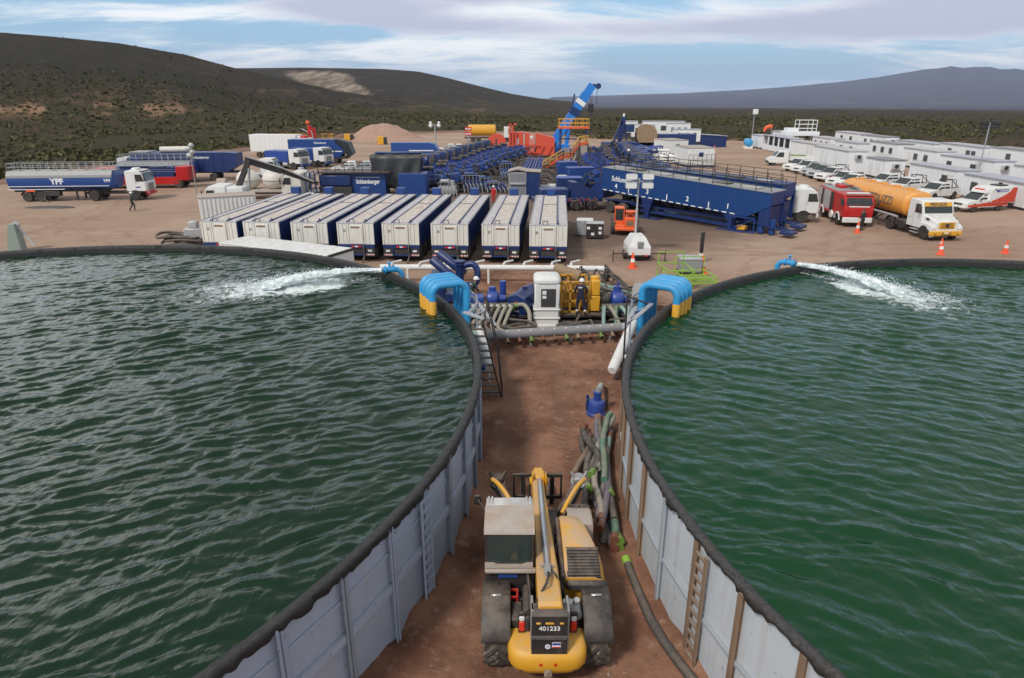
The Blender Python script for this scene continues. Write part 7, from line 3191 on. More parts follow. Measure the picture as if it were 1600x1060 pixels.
	prof = [(-2.0, .45), (.95, .45), (1.0, .75), (.85, 1.10), (.15, 1.35), (-.55, 2.15), (-.95, 2.25), (-2.0, 2.25)]
	rings = []
	for y, k in ((-1.0, .04), (-.92, 0), (.92, 0), (1.0, .04)):
		rings.append([(-.6 + (x + .6) * (1 - k), y, 1.3 + (z - 1.3) * (1 - k)) for x, z in prof])
	mb.loft(rings)
	part('cab', mb, M['white'], rt, smooth=28)
	quadplate(rt, 'windscreen', [(.12, .82, 1.42), (.12, -.82, 1.42), (-.50, -.76, 2.10), (-.50, .76, 2.10)], M['glass'], -.02)
	for s in (-1, 1):
		mb = MB()
		y = s * .985
		mb.plate([(0, y, 1.35), (-.55, y, 2.02), (-1.2, y, 2.02), (-1.2, y, 1.30)], -.02 * s)
		part('side_window', mb, M['glass'], rt, smooth=0)
		mb = MB()
		mb.box(.82, .98, s * .65 - .16, s * .65 + .16, .85, 1.05, .04)
		part('headlight', mb, M['lamp_white'], rt)
		for x in (.2, -4.6):
			wheel(rt, x, s * .82, .37, .26)
	mb = MB()
	mb.box(.75, 1.04, -.98, .98, .40, .75, .06)
	part('bumper', mb, M['black'], rt)
	mb = MB()
	mb.box(-6.6, -2.1, -1.1, 1.1, .85, .95)
	for s in (-1, 1):
		y0, y1 = sorted((s * 1.06, s * 1.10))
		mb.box(-6.6, -2.1, y0, y1, .95, 1.5)
	mb.box(-2.14, -2.1, -1.1, 1.1, .95, 2.1)
	mb.box(-6.6, -6.56, -1.1, 1.1, .95, 1.4)
	part('load_bed', mb, M['white'], rt, smooth=0)
	mb = MB()
	mb.box(-4.6, -2.6, -.6, .6, .96, 1.62, .08)
	part('cargo', mb, M['lime_cap'], rt)
	ladder_frame(rt, -6.4, -1.8, .58)


build_cars()

# ================================================================== SITE CABINS AND CONTAINERS (right)
def cabin(name, label, x, y0, y1, w=2.6, h=2.75, wins=(), doors=(), base=.25, group='white site cabins', rz=0.0, ac=False, ribs=True, roof='white_roof', end_win=False, balcony=False):
	"""long side at x facing -X, running from y0 (near) to y1 (far)"""
	v = random.Random(label)
	x, h, roof = x + v.uniform(-.9, .9), h + v.choice((-.25, -.1, .1, .35)), roof if roof != 'white_roof' else v.choice(('white_roof', 'white_roof', 'grey_roof', 'bin_roof'))
	y0, y1, rz = y0 + v.uniform(.1, 1.0), y1 - v.uniform(.1, .9), rz + R(v.uniform(-2.2, 2.2))
	ac = ac or v.random() < .5
	L = y1 - y0
	rt = root(name, label, 'cabin', (x, y0, 0), rz, group)
	mb = MB()
	mb.box(0, w, 0, L, base, h - .06, .03)
	if ribs:
		n = int(L / .9)
		for i in range(1, n):
			mb.box(-.02, 0, i * L / n - .03, i * L / n + .03, base + .15, h - .2)
	for q in (0, L):
		mb.box(-.03, .08, q - .05 if q else -.03, q + .03 if q else .05, base, h - .05)
	part('wall', mb, M['white_cab'], rt, smooth=0)
	mb = MB()
	mb.box(-.12, w + .12, -.12, L + .12, h - .06, h + .04, .01)
	part('roof', mb, M[roof], rt, smooth=0)
	mb = MB()
	mb.box(-.125, -.115, -.12, L + .12, h - .07, h - .01)
	part('eaves_trim', mb, M['grey'], rt)
	mb = MB()
	mb.box(.1, .3, .1, L - .1, 0, base)
	mb.box(w - .3, w - .1, .1, L - .1, 0, base)
	part('skid', mb, M['dark'], rt)
	for t in wins:
		mb = MB()
		c = L * t
		mb.box(-.07, .0, c - .55, c + .55, h - 1.60, h - .65, .01)
		f = part('window', mb, M['silver'], rt)
		mb = MB()
		mb.box(-.078, -.05, c - .48, c + .48, h - 1.53, h - .72)
		part('pane', mb, M['window'], f)
	for t in doors:
		mb = MB()
		c = L * t
		mb.box(-.05, 0, c - .45, c + .45, base + .05, h - .45, .01)
		d = part('door', mb, M['white'], rt)
		mb = MB()
		mb.box(-.056, -.045, c - .43, c - .40, base + .05, h - .45)
		mb.box(-.08, -.05, c + .28, c + .34, base + .95, base + 1.1)
		part('handle', mb, M['grey'], d)
	if ac:
		mb = MB()
		mb.box(w * .5 - .45, w * .5 + .45, -.38, -.02, h - 1.1, h - .45, .03)
		a = part('air_conditioner', mb, M['silver'], rt)
		mb = MB()
		mb.cyl((w * .5, -.385, h - .78), (w * .5, -.392, h - .78), .27, 18)
		part('fan', mb, M['black'], a)
	if end_win:
		mb = MB()
		mb.box(w * .5 - .4, w * .5 + .4, -.04, 0, h - 1.45, h - .65)
		part('window', mb, M['window'], rt)
	if balcony:
		railing(rt, [(-1.1, .3, 0), (-1.1, L * .45, 0)], base + .3, .9, 'silver', 6, .025)
		mb = MB()
		mb.box(-1.1, 0, .3, L * .45, base + .2, base + .3)
		part('landing', mb, M['grey'], rt)
	return rt


def build_cabins():
	# front row, from far to near
	cabin('shipping_container', 'plain white container at the far left end of the front cabin row', 50.5, 140, 146, wins=(), doors=(.3,), group='white site cabins')
	# open-fronted store between the containers
	rt = root('open_store', 'open fronted white store with dark bays between two containers', 'store', (50.6, 125.6, 0))
	mb = MB()
	L = 13.6
	mb.box(0, 2.5, 0, .1, 0, 2.8)
	mb.box(0, 2.5, L - .1, L, 0, 2.8)
	mb.box(2.4, 2.5, .1, L - .1, 0, 2.8)
	mb.box(0, .08, .1, L - .1, .1, 1.15)
	for y in (2.6, 5.4, 8.0, 10.8):
		mb.box(0, .15, y - .25, y + .25, 1.15, 2.7)
	part('wall', mb, M['white_cab'], rt, smooth=0)
	mb = MB()
	mb.box(-.1, 2.6, -.1, L + .1, 2.8, 2.9)
	part('roof', mb, M['white_roof'], rt)
	mb = MB()
	mb.box(.8, 2.39, .12, L - .12, .05, 2.5)
	part('dark_interior', mb, M['black'], rt)
	cabin('shipping_container', 'white container with ribbed side behind the dropside van', 49.9, 112.8, 124.8, doors=(.2, .35), ac=False)
	cabin('shipping_container', 'white container with two doors behind the silver pickups', 46.6, 93.6, 106.0, doors=(.3, .6, .72), ac=False)
	cabin('shipping_container', 'white container with an air conditioner on its near end, behind the nearest pickups', 47.3, 86.2, 92.8, doors=(.3, .7), ac=True, roof='pipe_grey')
	cabin('site_cabin', 'white cabin with a dark window and pale shutters behind the orange tank', 48.2, 73.8, 84.0, wins=(.22,), doors=(.1,), balcony=False)
	cabin('site_cabin', 'white cabin with two grey windows right behind the ambulance roof', 48.2, 62.6, 72.6, wins=(.30, .80), doors=(), balcony=False)
	cabin('site_cabin', 'white cabin at the right edge of the picture beside the ambulance', 48.0, 51.0, 61.6, wins=(.88,), doors=(.72, .5))
	# second row
	ys = [(60, 69.5, 'nearest cabin of the second row at the right edge', (.3, .7), (.5,)), (70.5, 82, 'white cabin of the second row behind the two window cabin', (.7,), (.3,)), (83, 95, 'long white cabin of the second row with two square windows left of the lamp post', (.35, .8), ()),
		  (96, 106, 'white cabin of the second row with a fenced landing', (.3, .6), (.8,)), (107, 117, 'white cabin of the second row with small windows behind the pickups', (.2, .5, .8), ()),
		  (118, 128, 'white cabin of the second row above the dropside van', (.3, .7), ()), (129, 139, 'farthest white cabin of the second row with three small windows', (.2, .5, .8), ())]
	for i, (a, b, lab, w, d) in enumerate(ys):
		cabin('site_cabin', lab, 60.0, a, b, wins=w, doors=d, balcony=(i in (1, 3, 4)))
	ys = [(66, 76, 'nearest white cabin of the rear row at the right edge', (.25, .7)), (77, 88, 'white cabin of the rear row behind the lamp post', (.3, .8)), (89, 100, 'white cabin of the rear row with one window, left of the lamp post', (.6,)),
		  (101, 113, 'long white cabin of the rear row with three dark windows', (.2, .32, .75)), (114, 126, 'white cabin of the rear row third from its far end', (.3, .6, .9)), (127, 138, 'white cabin of the rear row second from its far end', (.25, .5, .75)),
		  (139, 150, 'farthest white cabin of the rear row below the scrub', (.3, .7))]
	for a, b, lab, w in ys:
		cabin('site_cabin', lab, 69.5, a, b, h=2.95, wins=w)
	cabin('site_cabin', 'small white cabin standing crosswise behind the open store', 58.5, 150, 157, wins=(.3, .6))
	# frames on the roof
	rt = root('roof_frame', 'white lattice frame rising over the far cabins', 'frame', (57.8, 140, 0))
	mb = MB()
	for x in (0, 3.6):
		for y in (0, 2):
			mb.bar((x, y, 0), (x, y, 5.6), .12)
	for z in (3.3, 4.0, 4.8, 5.6):
		mb.bar((0, 0, z), (3.6, 0, z), .10)
		mb.bar((0, 2, z), (3.6, 2, z), .10)
		mb.bar((0, 0, z), (0, 2, z), .10)
		mb.bar((3.6, 0, z), (3.6, 2, z), .10)
	mb.bar((1.8, 0, 3.3), (1.8, 0, 5.6), .08)
	part('lattice', mb, M['white'], rt, smooth=0)
	mb = MB()
	mb.box(-2.6, 4.2, -.5, 2.5, 2.6, 3.4, .05)
	mb.box(-2.2, 0, 0, 2, 3.4, 4.1, .05)
	part('cabin_top', mb, M['white_cab'], rt)
	# orange wind bag
	p = Vector((51.6, 138, 0))
	rt = root('wind_sock', 'orange wind sock above the open fronted store', 'wind sock', p)
	mb = MB()
	mb.cyl((0, 0, 0), (0, 0, 4.6), .05, 8)
	part('pole', mb, M['silver'], rt)
	mb = MB()
	mb.tube([(0, 0, 4.4), (-.5, 0, 4.5), (-1.2, -.1, 4.25), (-1.5, -.1, 3.5)], [.4, .42, .36, .2], 12)
	part('sock', mb, M['orange'], rt)
	# blue water tank and lamp posts
	p = G(1168, 232)
	rt = root('water_bowser', 'light blue round tank beside the farthest white container', 'tank', (p.x, p.y, 0), R(80))
	mb = MB()
	mb.lathe([(.3, -1.6), (.75, -1.4), (.8, 0), (.75, 1.4), (.3, 1.6)], (0, 0, 1.2), 18, 'x')
	part('tank', mb, M['sky_blue'], rt)
	mb = MB()
	mb.box(-1.3, 1.3, -.8, .8, 0, .5)
	part('stand', mb, M['letter'], rt)
	for px, py, h, lab, dark in ((1173, 229, 6.8, 'tall pole with a lit white lamp at the far edge of the pad', False), (1514, 300, 7.2, 'grey pole with dark floodlights rising among the white cabins', True)):
		p = G(px, py) if not dark else Vector((57.0, 83.0, 0))
		rt = root('lamp_post', lab, 'lamp post', (p.x, p.y, 0))
		mb = MB()
		mb.cyl((0, 0, 0), (0, 0, h), .09, 10, .06)
		part('pole', mb, M['post'], rt)
		mb = MB()
		if dark:
			for x in (-.7, .7):
				for z in (h - .5, h):
					mb.box(x - .5, x + .5, -.15, .15, z - .2, z + .2, .03)
			mb.bar((-1.2, 0, h - .25), (1.2, 0, h - .25), .1)
		else:
			mb.box(-.35, .65, -.3, .3, h - .3, h + .75, .08)
		part('lamp_head', mb, M['black'] if dark else M['lamp_white'], rt)


build_cabins()


# ================================================================== LIGHTING TOWER, LOADER, BOXES
def build_near_right():
	p = G(994, 404)
	rt = root('lighting_tower', 'white trailer lighting tower with four grey floodlights on a tall mast', 'light tower', (p.x, p.y, 0))
	mb = MB()
	rings = []
	for z, sx, sy in ((.45, .72, 1.0), (.95, .72, 1.0), (1.05, .68, .95), (1.55, .42, .70), (1.60, .36, .64)):
		rings.append([(-sx, -sy, z), (sx, -sy, z), (sx, sy, z), (-sx, sy, z)])
	mb.loft(rings)
	part('hood', mb, M['white'], rt, smooth=20)
	mb = MB()
	mb.box(-.15, .25, -1.0, -.90, .85, 1.32, .02)
	for i in range(5):
		mb.box(-.12, .22, -1.03, -.98, .90 + i * .08, .94 + i * .08)
	part('grille', mb, M['grey'], rt)
	mb = MB()
	mb.box(-.68, .68, -1.05, 1.1, .35, .46, .02)
	mb.bar((-1.7, -.95, .55), (1.7, -.95, .55), .07)
	mb.bar((1.7, -.95, .0), (1.7, -.95, .75), .06)
	mb.bar((-1.7, -.95, .0), (-1.7, -.95, .75), .06)
	mb.bar((0, 1.0, .4), (0, 2.4, .4), .1)
	part('frame', mb, M['black'], rt)
	for s in (-1, 1):
		wheel(rt, 0, 0, .33, .2)
		w = rt.children[-1] if False else [o for o in bpy.data.objects if o.parent == rt and o.name.startswith('wheel')][-1]
		w.location = (s * .80, 0, .33)
		w.rotation_euler = (0, 0, PI / 2)
		mb = MB()
		mb.box(s * .45 - .10, s * .45 + .10, -1.08, -1.02, .38, .46)
		part('tail_lamp', mb, M['lamp_red'], rt)
	mb = MB()
	mb.cyl((-.02, .75, .4), (-.02, .75, 3.2), .085, 10)
	mb.cyl((-.02, .75, 3.1), (-.02, .75, 5.1), .06, 10)
	part('mast', mb, M['silver'], rt)
	mb = MB()
	mb.bar((-.9, .75, 4.95), (.9, .75, 4.95), .06)
	mb.box(-.12, .08, .65, .85, 4.8, 5.15, .02)
	part('cross_arm', mb, M['silver'], rt)
	for x in (-.55, .52):
		for z in (4.72, 5.28):
			mb = MB()
			rings = []
			for y, sx, sz in ((.35, .38, .20), (.45, .40, .21), (.85, .30, .16), (.95, .12, .08)):
				rings.append([(x + sx * math.copysign(abs(math.cos(a)) ** .5, math.cos(a)), y, z + sz * math.copysign(abs(math.sin(a)) ** .5, math.sin(a))) for a in [2 * PI * j / 16 for j in range(16)]])
			mb.loft(rings)
			f = part('floodlight', mb, M['silver'], rt)
			mb = MB()
			mb.box(x - .34, x + .34, .335, .348, z - .16, z + .16)
			part('lens', mb, M['lamp_white'], f)
	# orange loader seen from behind
	p = G(977, 369)
	rt = root('loader', 'orange wheeled loader with a boxy cab behind the lighting tower', 'loader', (p.x, p.y + .3, 0), R(82))
	rt.scale = (.82, .82, .80)
	mb = MB()
	mb.box(-.2, 3.6, -1.0, .95, .55, 1.0, .04)
	mb.box(-.3, .95, -.95, .10, .6, 1.75, .08)
	mb.box(-.5, .3, -1.0, .95, .5, .78, .06)
	part('chassis', mb, M['orange'], rt)
	mb = MB()
	mb.box(.35, 1.75, .12, 1.05, .95, 1.35, .04)
	mb.box(.35, 1.75, .12, 1.05, 2.45, 2.58, .05)
	for x in (.38, 1.70):
		for y in (.16, 1.0):
			mb.bar((x, y, 1.3), (x, y, 2.5), .09)
	cb = part('cab', mb, M['orange'], rt)
	mb = MB()
	mb.box(.36, .40, .22, .95, 1.38, 2.40)
	part('rear_window', mb, M['glass'], cb)
	mb = MB()
	mb.box(.45, 1.65, 1.02, 1.04, 1.38, 2.40)
	mb.box(.45, 1.65, .13, .15, 1.38, 2.40)
	part('side_window', mb, M['glass'], cb)
	mb = MB()
	for x in (-.05, .9):
		for y in (-.88, -.05):
			mb.bar((x, y, 1.7), (x, y, 2.25), .08)
	mb.box(-.15, 1.0, -.95, .02, 2.2, 2.30, .03)
	mb.prism([(.0, 2.28), (3.4, 1.5), (3.4, 1.2), (.0, 2.0)], -.65, -.30)
	part('boom', mb, M['orange'], rt)
	mb = MB()
	mb.box(-.31, -.29, -.75, -.12, .95, 1.45)
	part('radiator_grille', mb, M['rust'], rt)
	for x in (.6, 3.1):
		for y in (-1.15, 1.12):
			wheel(rt, x, y, .62, .42, 'rim', 14)
	mb = MB()
	mb.bar((3.6, -.8, .3), (3.6, .8, .3), .15)
	mb.bar((3.6, -.5, .2), (4.7, -.5, .15), .12)
	mb.bar((3.6, .5, .2), (4.7, .5, .15), .12)
	part('forks', mb, M['black'], rt)
	# boxes by the last trailer
	p = G(910, 371)
	rt = root('battery_crate', 'black crate with white stickers standing right of the trailer row', 'crate', (p.x + .9, p.y - .3, 0), R(-8))
	mb = MB()
	mb.box(-.65, .65, -.5, .5, .08, 1.15, .02)
	part('crate_body', mb, M['black'], rt)
	mb = MB()
	mb.box(-.66, .66, -.51, .51, 1.15, 1.22, .02)
	part('lid', mb, M['silver'], rt)
	for x, z in ((-.48, .85), (.40, .85), (.40, .5), (-.15, .4)):
		mb = MB()
		mb.box(x - .12, x + .12, -.515, -.50, z - .1, z + .1)
		part('sticker', mb, M['letter'], rt)
	rt = root('plastic_crate', 'pale grey crate behind the black crate with stickers', 'crate', (p.x + .25, p.y + .9, 0), R(-8))
	mb = MB()
	mb.box(-.6, .6, -.5, .5, .05, 1.15, .03)
	for i in range(5):
		mb.box(-.55 + i * .26, -.48 + i * .26, -.53, -.5, .1, 1.1)
	part('crate_body', mb, M['silver_car'], rt)
	mb = MB()
	mb.box(-.63, .63, -.53, .53, 1.15, 1.25, .02)
	part('lid', mb, M['white'], rt)


build_near_right()


# ================================================================== LEFT AND CENTRE BACKGROUND
def flat_trailer(rt, x0, x1, axles, mat='navy', z=.92):
	ladder_frame(rt, x0, x1, z, 1.0, mat)
	for x in axles:
		axle(rt, x, 2.45, .5)


def build_left():
	# red and blue pumping trucks standing behind the road tanker
	def pumper(label, p, rz, front, second):
		rt = root('pumping_truck', label, 'pump lorry', p, rz, 'red and blue pump lorries')
		L = 11.0
		mb = MB()
		mb.box(-L, .8, -1.2, 1.2, .45, 1.30, .03)
		mb.box(-L, -L + .8, -1.2, 1.2, 1.25, 1.9, .03)
		part('red_body', mb, M['red'], rt, smooth=0)
		mb = MB()
		mb.box(-9.6, -3.0, -1.05, 1.05, 1.25, 1.75, .04)
		for i in range(3):
			mb.cyl((-9.6, -.95 + .1 * i, 1.85 + .2 * i), (-3.0, -.95 + .1 * i, 1.85 + .2 * i), .09, 10)
		mb.box(-9.0, -6.2, -.9, .9, 1.7, 2.55, .06)
		mb.box(-5.8, -4.4, -.9, .9, 1.7, 2.45, .1)
		part('pump_block', mb, M['navy'], rt).location.x = 3.3
		mb = MB()
		for i in range(10):
			x = -9.3 + i * .68
			mb.cyl((x, -.6 + .3 * (i % 3), 2.4), (x, -.6 + .3 * (i % 3), 2.85), .10, 8)
		mb.box(-9.4, -3.1, -1.02, -.92, 2.55, 2.65)
		part('valve_heads', mb, M['silver'], rt).location.x = 3.3
		mb = MB()
		mb.box(.6, 2.0, -1.2, 1.2, .9, 2.45, .05)
		mb.box(.8, 1.8, -1.22, -1.2, 1.2, 2.3)
		part('tail_box', mb, M['red'], rt)
		ladder_frame(rt, -L, 1.8, .62)
		axle(rt, .7, 2.42, .5)
		for x in (-9.7, -8.4):
			axle(rt, x, 2.42, .5)
		mb = MB()
		mb.bar((-7, -1.25, .05), (-7, -1.25, .5), .15)
		mb.bar((-3, -1.25, .05), (-3, -1.25, .5), .15)
		part('jack', mb, M['black'], rt)
		return rt
	p = G(277, 293)
	pumper('red based blue pump lorry right behind the tanker cab at the left', (p.x - .2, p.y + .3, 0), R(5), 'red', 'navy')
	p = G(215, 285)
	rt = root('service_lorry', 'white and navy service lorry behind the red pump lorry', 'lorry', (p.x + 1, p.y + 1.5, 0), R(6))
	cabover(rt, 0, mat='navy', bumper='red', hood='white', zt=3.0)
	mb = MB()
	mb.box(-3.2, -2.05, -1.2, 1.2, .9, 2.95, .05)
	for i in range(5):
		mb.box(-3.0, -2.2, -1.22, -1.2, 1.3 + i * .3, 1.42 + i * .3)
	part('body', mb, M['white'], rt)
	ladder_frame(rt, -6, -.3, .62)
	for x in (-1.2, -5.0):
		axle(rt, x, 2.42, .5)
	mb = MB()
	mb.box(-6.2, -3.3, -1.2, 1.2, .9, 1.7, .04)
	part('bed', mb, M['red'], rt)
	# second road tanker behind
	p = G(322, 291)
	rt = root('road_tanker', 'second blue and silver road tanker with YPF lettering behind the pump lorries', 'tanker lorry', (p.x - 2.4, p.y + 4.0, 0), R(5))
	tank_barrel(rt, -9.5, -.3, 1.25, .95, 2.55, 'tank_blue', .62, .3)
	mb = MB()
	mb.prism([(-1.26, 2.1), (-1.2, 2.35), (-.9, 2.62), (.9, 2.62), (1.2, 2.35), (1.26, 2.1)], -9.2, -.6, 'x')
	part('silver_top', mb, M['pipe_grey'], rt)
	mb = MB()
	mb.box(-9, -.4, -1.262, -1.23, 1.0, 1.35)
	part('silver_band', mb, M['silver'], rt)
	railing(rt, [(-9.2, -.9, 0), (-.8, -.9, 0), (-.8, .9, 0), (-9.2, .9, 0), (-9.2, -.9, 0)], 2.62, .8, 'silver', 26, .022)
	text('YPF', .55, M['letter'], rt, (-1.6, -1.258, 1.8), (PI / 2, 0, 0), bold=.03)
	flat_trailer(rt, -10.2, -.6, (-8.8, -7.5, -2.0))
	# roof lamp mast between
	p = G(308, 305)
	rt = root('lamp_mast', 'thin pole with two pale globe lamps left of the white crane lorry', 'lamp post', (p.x, p.y, 0))
	mb = MB()
	mb.cyl((0, 0, 0), (0, 0, 5.2), .06, 8)
	part('pole', mb, M['grey'], rt)
	mb = MB()
	for z in (4.2, 4.9):
		mb.sphere((-.12, 0, z), (.34, .3, .28), 12, 7)
		mb.sphere((.2, 0, z + .35), (.28, .26, .26), 12, 7)
	part('lamps', mb, M['silver'], rt)
	# dark blue silo trailer behind
	p = G(396, 281)
	rt = root('silo_trailer', 'dark blue silo trailer with a tan roll on top behind the pump lorries', 'silo trailer', (p.x - 1.6, p.y, 0), R(3))
	mb = MB()
	rings = []
	for x, z0, z1 in ((-12.8, 1.2, 3.5), (-1.2, 1.1, 3.5), (.2, 1.9, 3.4)):
		rings.append([(x, -1.25, z0), (x, -1.25, z1), (x, 1.25, z1), (x, 1.25, z0)])
	mb.loft(rings)
	for i in range(10):
		mb.box(-12.4 + i * 1.2, -12.3 + i * 1.2, -1.30, -1.25, 1.3, 3.4)
	part('hopper_body', mb, M['navy'], rt, smooth=0)
	text('Schlumberger', .48, M['letter'], rt, (-4.2, -1.31, 2.9), (PI / 2, 0, 0), bold=.02, squash=.8)
	text('09 11', .42, M['yellow'], rt, (-8.6, -1.31, 2.2), (PI / 2, 0, 0), name='bay_number', bold=.03)
	mb = MB()
	mb.box(-12.9, -10.6, -1.3, 1.3, 3.5, 3.62)
	part('deck', mb, M['grey'], rt)
	mb = MB()
	mb.cyl((-9.2, -.7, 3.85), (-5.6, -.7, 3.9), .36, 14)
	part('rolled_cover', mb, M['pale_tank'], rt)
	flat_trailer(rt, -12.4, .2, (-11.2, -9.9, -3.0))
	tractor('white lorry cab with a round deflector coupled before the dark blue silo trailer', (p.x + 4.0, p.y - 1.6, 0), R(4), hood=None)
	# white tipper box and twin cabs
	p = G(478, 265)
	a = tractor('nearer of the twin white blue bumpered lorry cabs at the left centre', (p.x, p.y, 0), R(-22), bumper='blue', hood=None, axles=(-1.25, -4.4, -5.7))
	mb = MB()
	mb.box(-6.3, -2.1, -1.2, 1.2, 1.0, 2.6, .04)
	part('blue_box', mb, M['bright_blue'], a)
	b = tractor('farther of the twin white blue bumpered lorry cabs at the left centre', (p.x + 2.6, p.y + 3.6, 0), R(-22), bumper='blue', hood=None, axles=(-1.25, -4.4, -5.7))
	mb = MB()
	mb.box(-6.3, -2.1, -1.2, 1.2, 1.0, 2.7, .04)
	part('blue_box', mb, M['bright_blue'], b)
	p = G(447, 250)
	rt = root('bulk_container', 'long white box container raised behind the twin lorry cabs', 'container', (p.x, p.y + 4, 0), R(-14))
	mb = MB()
	mb.box(-7.5, 1.5, -1.25, 1.25, 1.0, 3.9, .05)
	for i in range(10):
		mb.box(-7.2 + i * .88, -7.1 + i * .88, -1.28, -1.25, 1.1, 3.8)
	part('box_body', mb, M['white'], rt)
	flat_trailer(rt, -7.2, 1.2, (-6, -4.7, 0))
	mb = MB()
	mb.box(1.5, 3.6, -1.2, 1.2, 1.2, 3.4, .05)
	mb.box(1.6, 2.8, -.8, .8, 3.4, 3.7, .1)
	part('front_unit', mb, M['white'], rt)
	mb = MB()
	mb.box(2.2, 3.4, -1.0, .2, 3.42, 3.8, .15)
	part('red_cover', mb, M['lamp_red'], rt)
	# blue hopper lorry
	p = G(505, 255)
	rt = root('hopper_lorry', 'blue hopper lorry with a white stripe and a dark folded tail', 'lorry', (p.x, p.y, 0), R(-3))
	mb = MB()
	mb.prism([(-5.0, 1.15), (3.2, 1.0), (4.0, 2.0), (2.2, 3.7), (-5.0, 3.7)], -1.25, 1.25)
	part('hopper_body', mb, M['blue'], rt, smooth=0)
	mb = MB()
	mb.box(-3.8, 3.6, -1.265, -1.25, 1.85, 2.0)
	part('white_stripe', mb, M['letter'], rt)
	text('Schlumberger', .45, M['letter'], rt, (.2, -1.258, 3.2), (PI / 2, 0, 0), bold=.02, squash=.8)
	mb = MB()
	mb.prism([(3.0, 3.75), (4.6, 3.3), (5.2, 1.6), (4.4, 1.0), (4.0, 2.1), (2.4, 3.72)], -1.1, 1.1)
	part('tail_chute', mb, M['tarp'], rt, smooth=0)
	mb = MB()
	mb.box(-4.8, 4.2, -1.2, 1.2, .75, 1.1, .03)
	part('skirt', mb, M['dark'], rt)
	for x in (-3.0, 2.3):
		axle(rt, x, 2.42, .55)
	# red wellhead stub with yellow rails
	p = G(487, 224)
	rt = root('wellhead', 'red wellhead stack with an orange wheel and yellow rails far left of the mound', 'wellhead', (p.x, p.y, 0))
	mb = MB()
	for z, r in ((0, .5), (.8, .65), (1.6, .45), (2.3, .65), (3.0, .4)):
		mb.cyl((0, 0, z), (0, 0, z + .8), r, 14)
	mb.cyl((.9, 0, 0), (.9, 0, 3.4), .28, 10)
	part('valve_stack', mb, M['red'], rt)
	mb = MB()
	mb.sphere((-.5, 0, 4.5), (.5, .35, .45), 12, 8)
	mb.bar((-.5, 0, 3.2), (-.5, 0, 4.4), .16)
	part('orange_head', mb, M['orange'], rt)
	mb = MB()
	mb.bar((-2.0, 0, 3.2), (0, 0, 2.1), .2)
	mb.bar((.4, -.6, 2.8), (.7, -.6, .6), .16)
	part('pale_arm', mb, M['silver'], rt)
	railing(rt, [(-8, 1, 0), (5, 1, 0), (5, -2, 0)], .2, 1.8, 'yellow', 12, .06)
	# white crane lorry and its container
	p = G(352, 349)
	rt = root('crane_lorry', 'white lorry with a black folding crane reaching over the white pods', 'crane lorry', (-27.3, 60.4, 0), R(184))
	cabover(rt, 0, zb=.9, zt=2.75, hood=None)
	mb = MB()
	mb.box(-3.4, -2.0, -1.15, 1.15, .95, 2.6, .06)
	part('body', mb, M['white'], rt)
	ladder_frame(rt, -9.5, -.3, .62)
	for x in (-1.2, -7.4, -8.7):
		axle(rt, x, 2.42, .5)
	mb = MB()
	mb.box(-9.6, -4.4, -1.2, 1.2, .95, 1.08)
	part('bed', mb, M['pale_roof'], rt)
	base = Vector(rt.location)
	c, s = math.cos(-R(184)), math.sin(-R(184))

	def loc(w):
		q = Vector(w) - base
		return Vector((q.x * c - q.y * s, q.x * s + q.y * c, q.z))
	A, B, C2, E = D(391, 342, base.y + .6), D(373, 292, base.y + .6), D(389, 250, base.y + .6), D(497, 287, base.y + 3.5)
	A.z = 1.0
	mb = MB()
	mb.bar(loc(A), loc(B), .42, .42)
	mb.bar(loc(B), loc(C2), .45, .40)
	mb.bar(loc(C2 + Vector((-.4, 0, 0))), loc(C2.lerp(E, .45)), .55, .55)
	mb.bar(loc(C2.lerp(E, .3)), loc(C2.lerp(E, .8)), .42, .42)
	mb.bar(loc(C2.lerp(E, .7)), loc(E), .32, .32)
	cr = part('crane_arm', mb, M['black'], rt)
	mb = MB()
	mb.cyl(loc(A.lerp(B, .3) + Vector((.45, -.2, .2))), loc(B.lerp(C2, .7) + Vector((.35, -.2, 0))), .12, 10)
	mb.tube([loc(C2 + Vector((0, -.3, .25))), loc(C2.lerp(E, .5) + Vector((0, -.3, .35))), loc(C2.lerp(E, .95) + Vector((0, -.3, .1)))], .07, 8)
	part('ram', mb, M['chrome'], cr)
	p = G(346, 372)
	q = G(437, 352)
	h = math.atan2(q.y - p.y, q.x - p.x)
	rt = root('ribbed_container', 'short white ribbed container with a dusty roof beside the leftmost trailer', 'container', (-25.6, 54.6, 0), R(24))
	mb = MB()
	mb.box(0, 4.4, 0, 2.4, .1, 2.35, .03)
	for i in range(13):
		mb.box(.15 + i * .33, .25 + i * .33, -.05, 0, .2, 2.25)
	for i in range(7):
		mb.box(4.4, 4.45, .2 + i * .33, .3 + i * .33, .2, 2.25)
	part('box_body', mb, M['white'], rt, smooth=0)
	mb = MB()
	mb.box(-.03, 4.47, -.06, 2.43, 2.35, 2.42, .01)
	part('roof', mb, M['pale_roof'], rt, smooth=0)
	p = G(322, 362)
	rt = root('tow_unit', 'small grey trailer unit with a towbar left of the leftmost trailer', 'trailer', (-22.9, 47.5, 0), R(10))
	mb = MB()
	mb.box(-.6, .7, -.5, .5, .55, 1.3, .05)
	mb.box(-.3, .3, -.3, .3, 1.3, 1.75, .05)
	part('body', mb, M['silver'], rt)
	mb = MB()
	mb.bar((-2.0, 0, .6), (.7, 0, .55), .09)
	mb.bar((-1.95, 0, .4), (-1.95, 0, .85), .06)
	part('towbar', mb, M['dark'], rt)
	for y in (-.55, .55):
		wheel(rt, .2, y, .32, .2)
	# white spherical pods on a lorry
	p = G(448, 312)
	rt = root('pod_trailer', 'trailer carrying cream spherical pods behind the leftmost sand trailers', 'trailer', (p.x - 1.9, p.y + 1.0, 0), R(2))
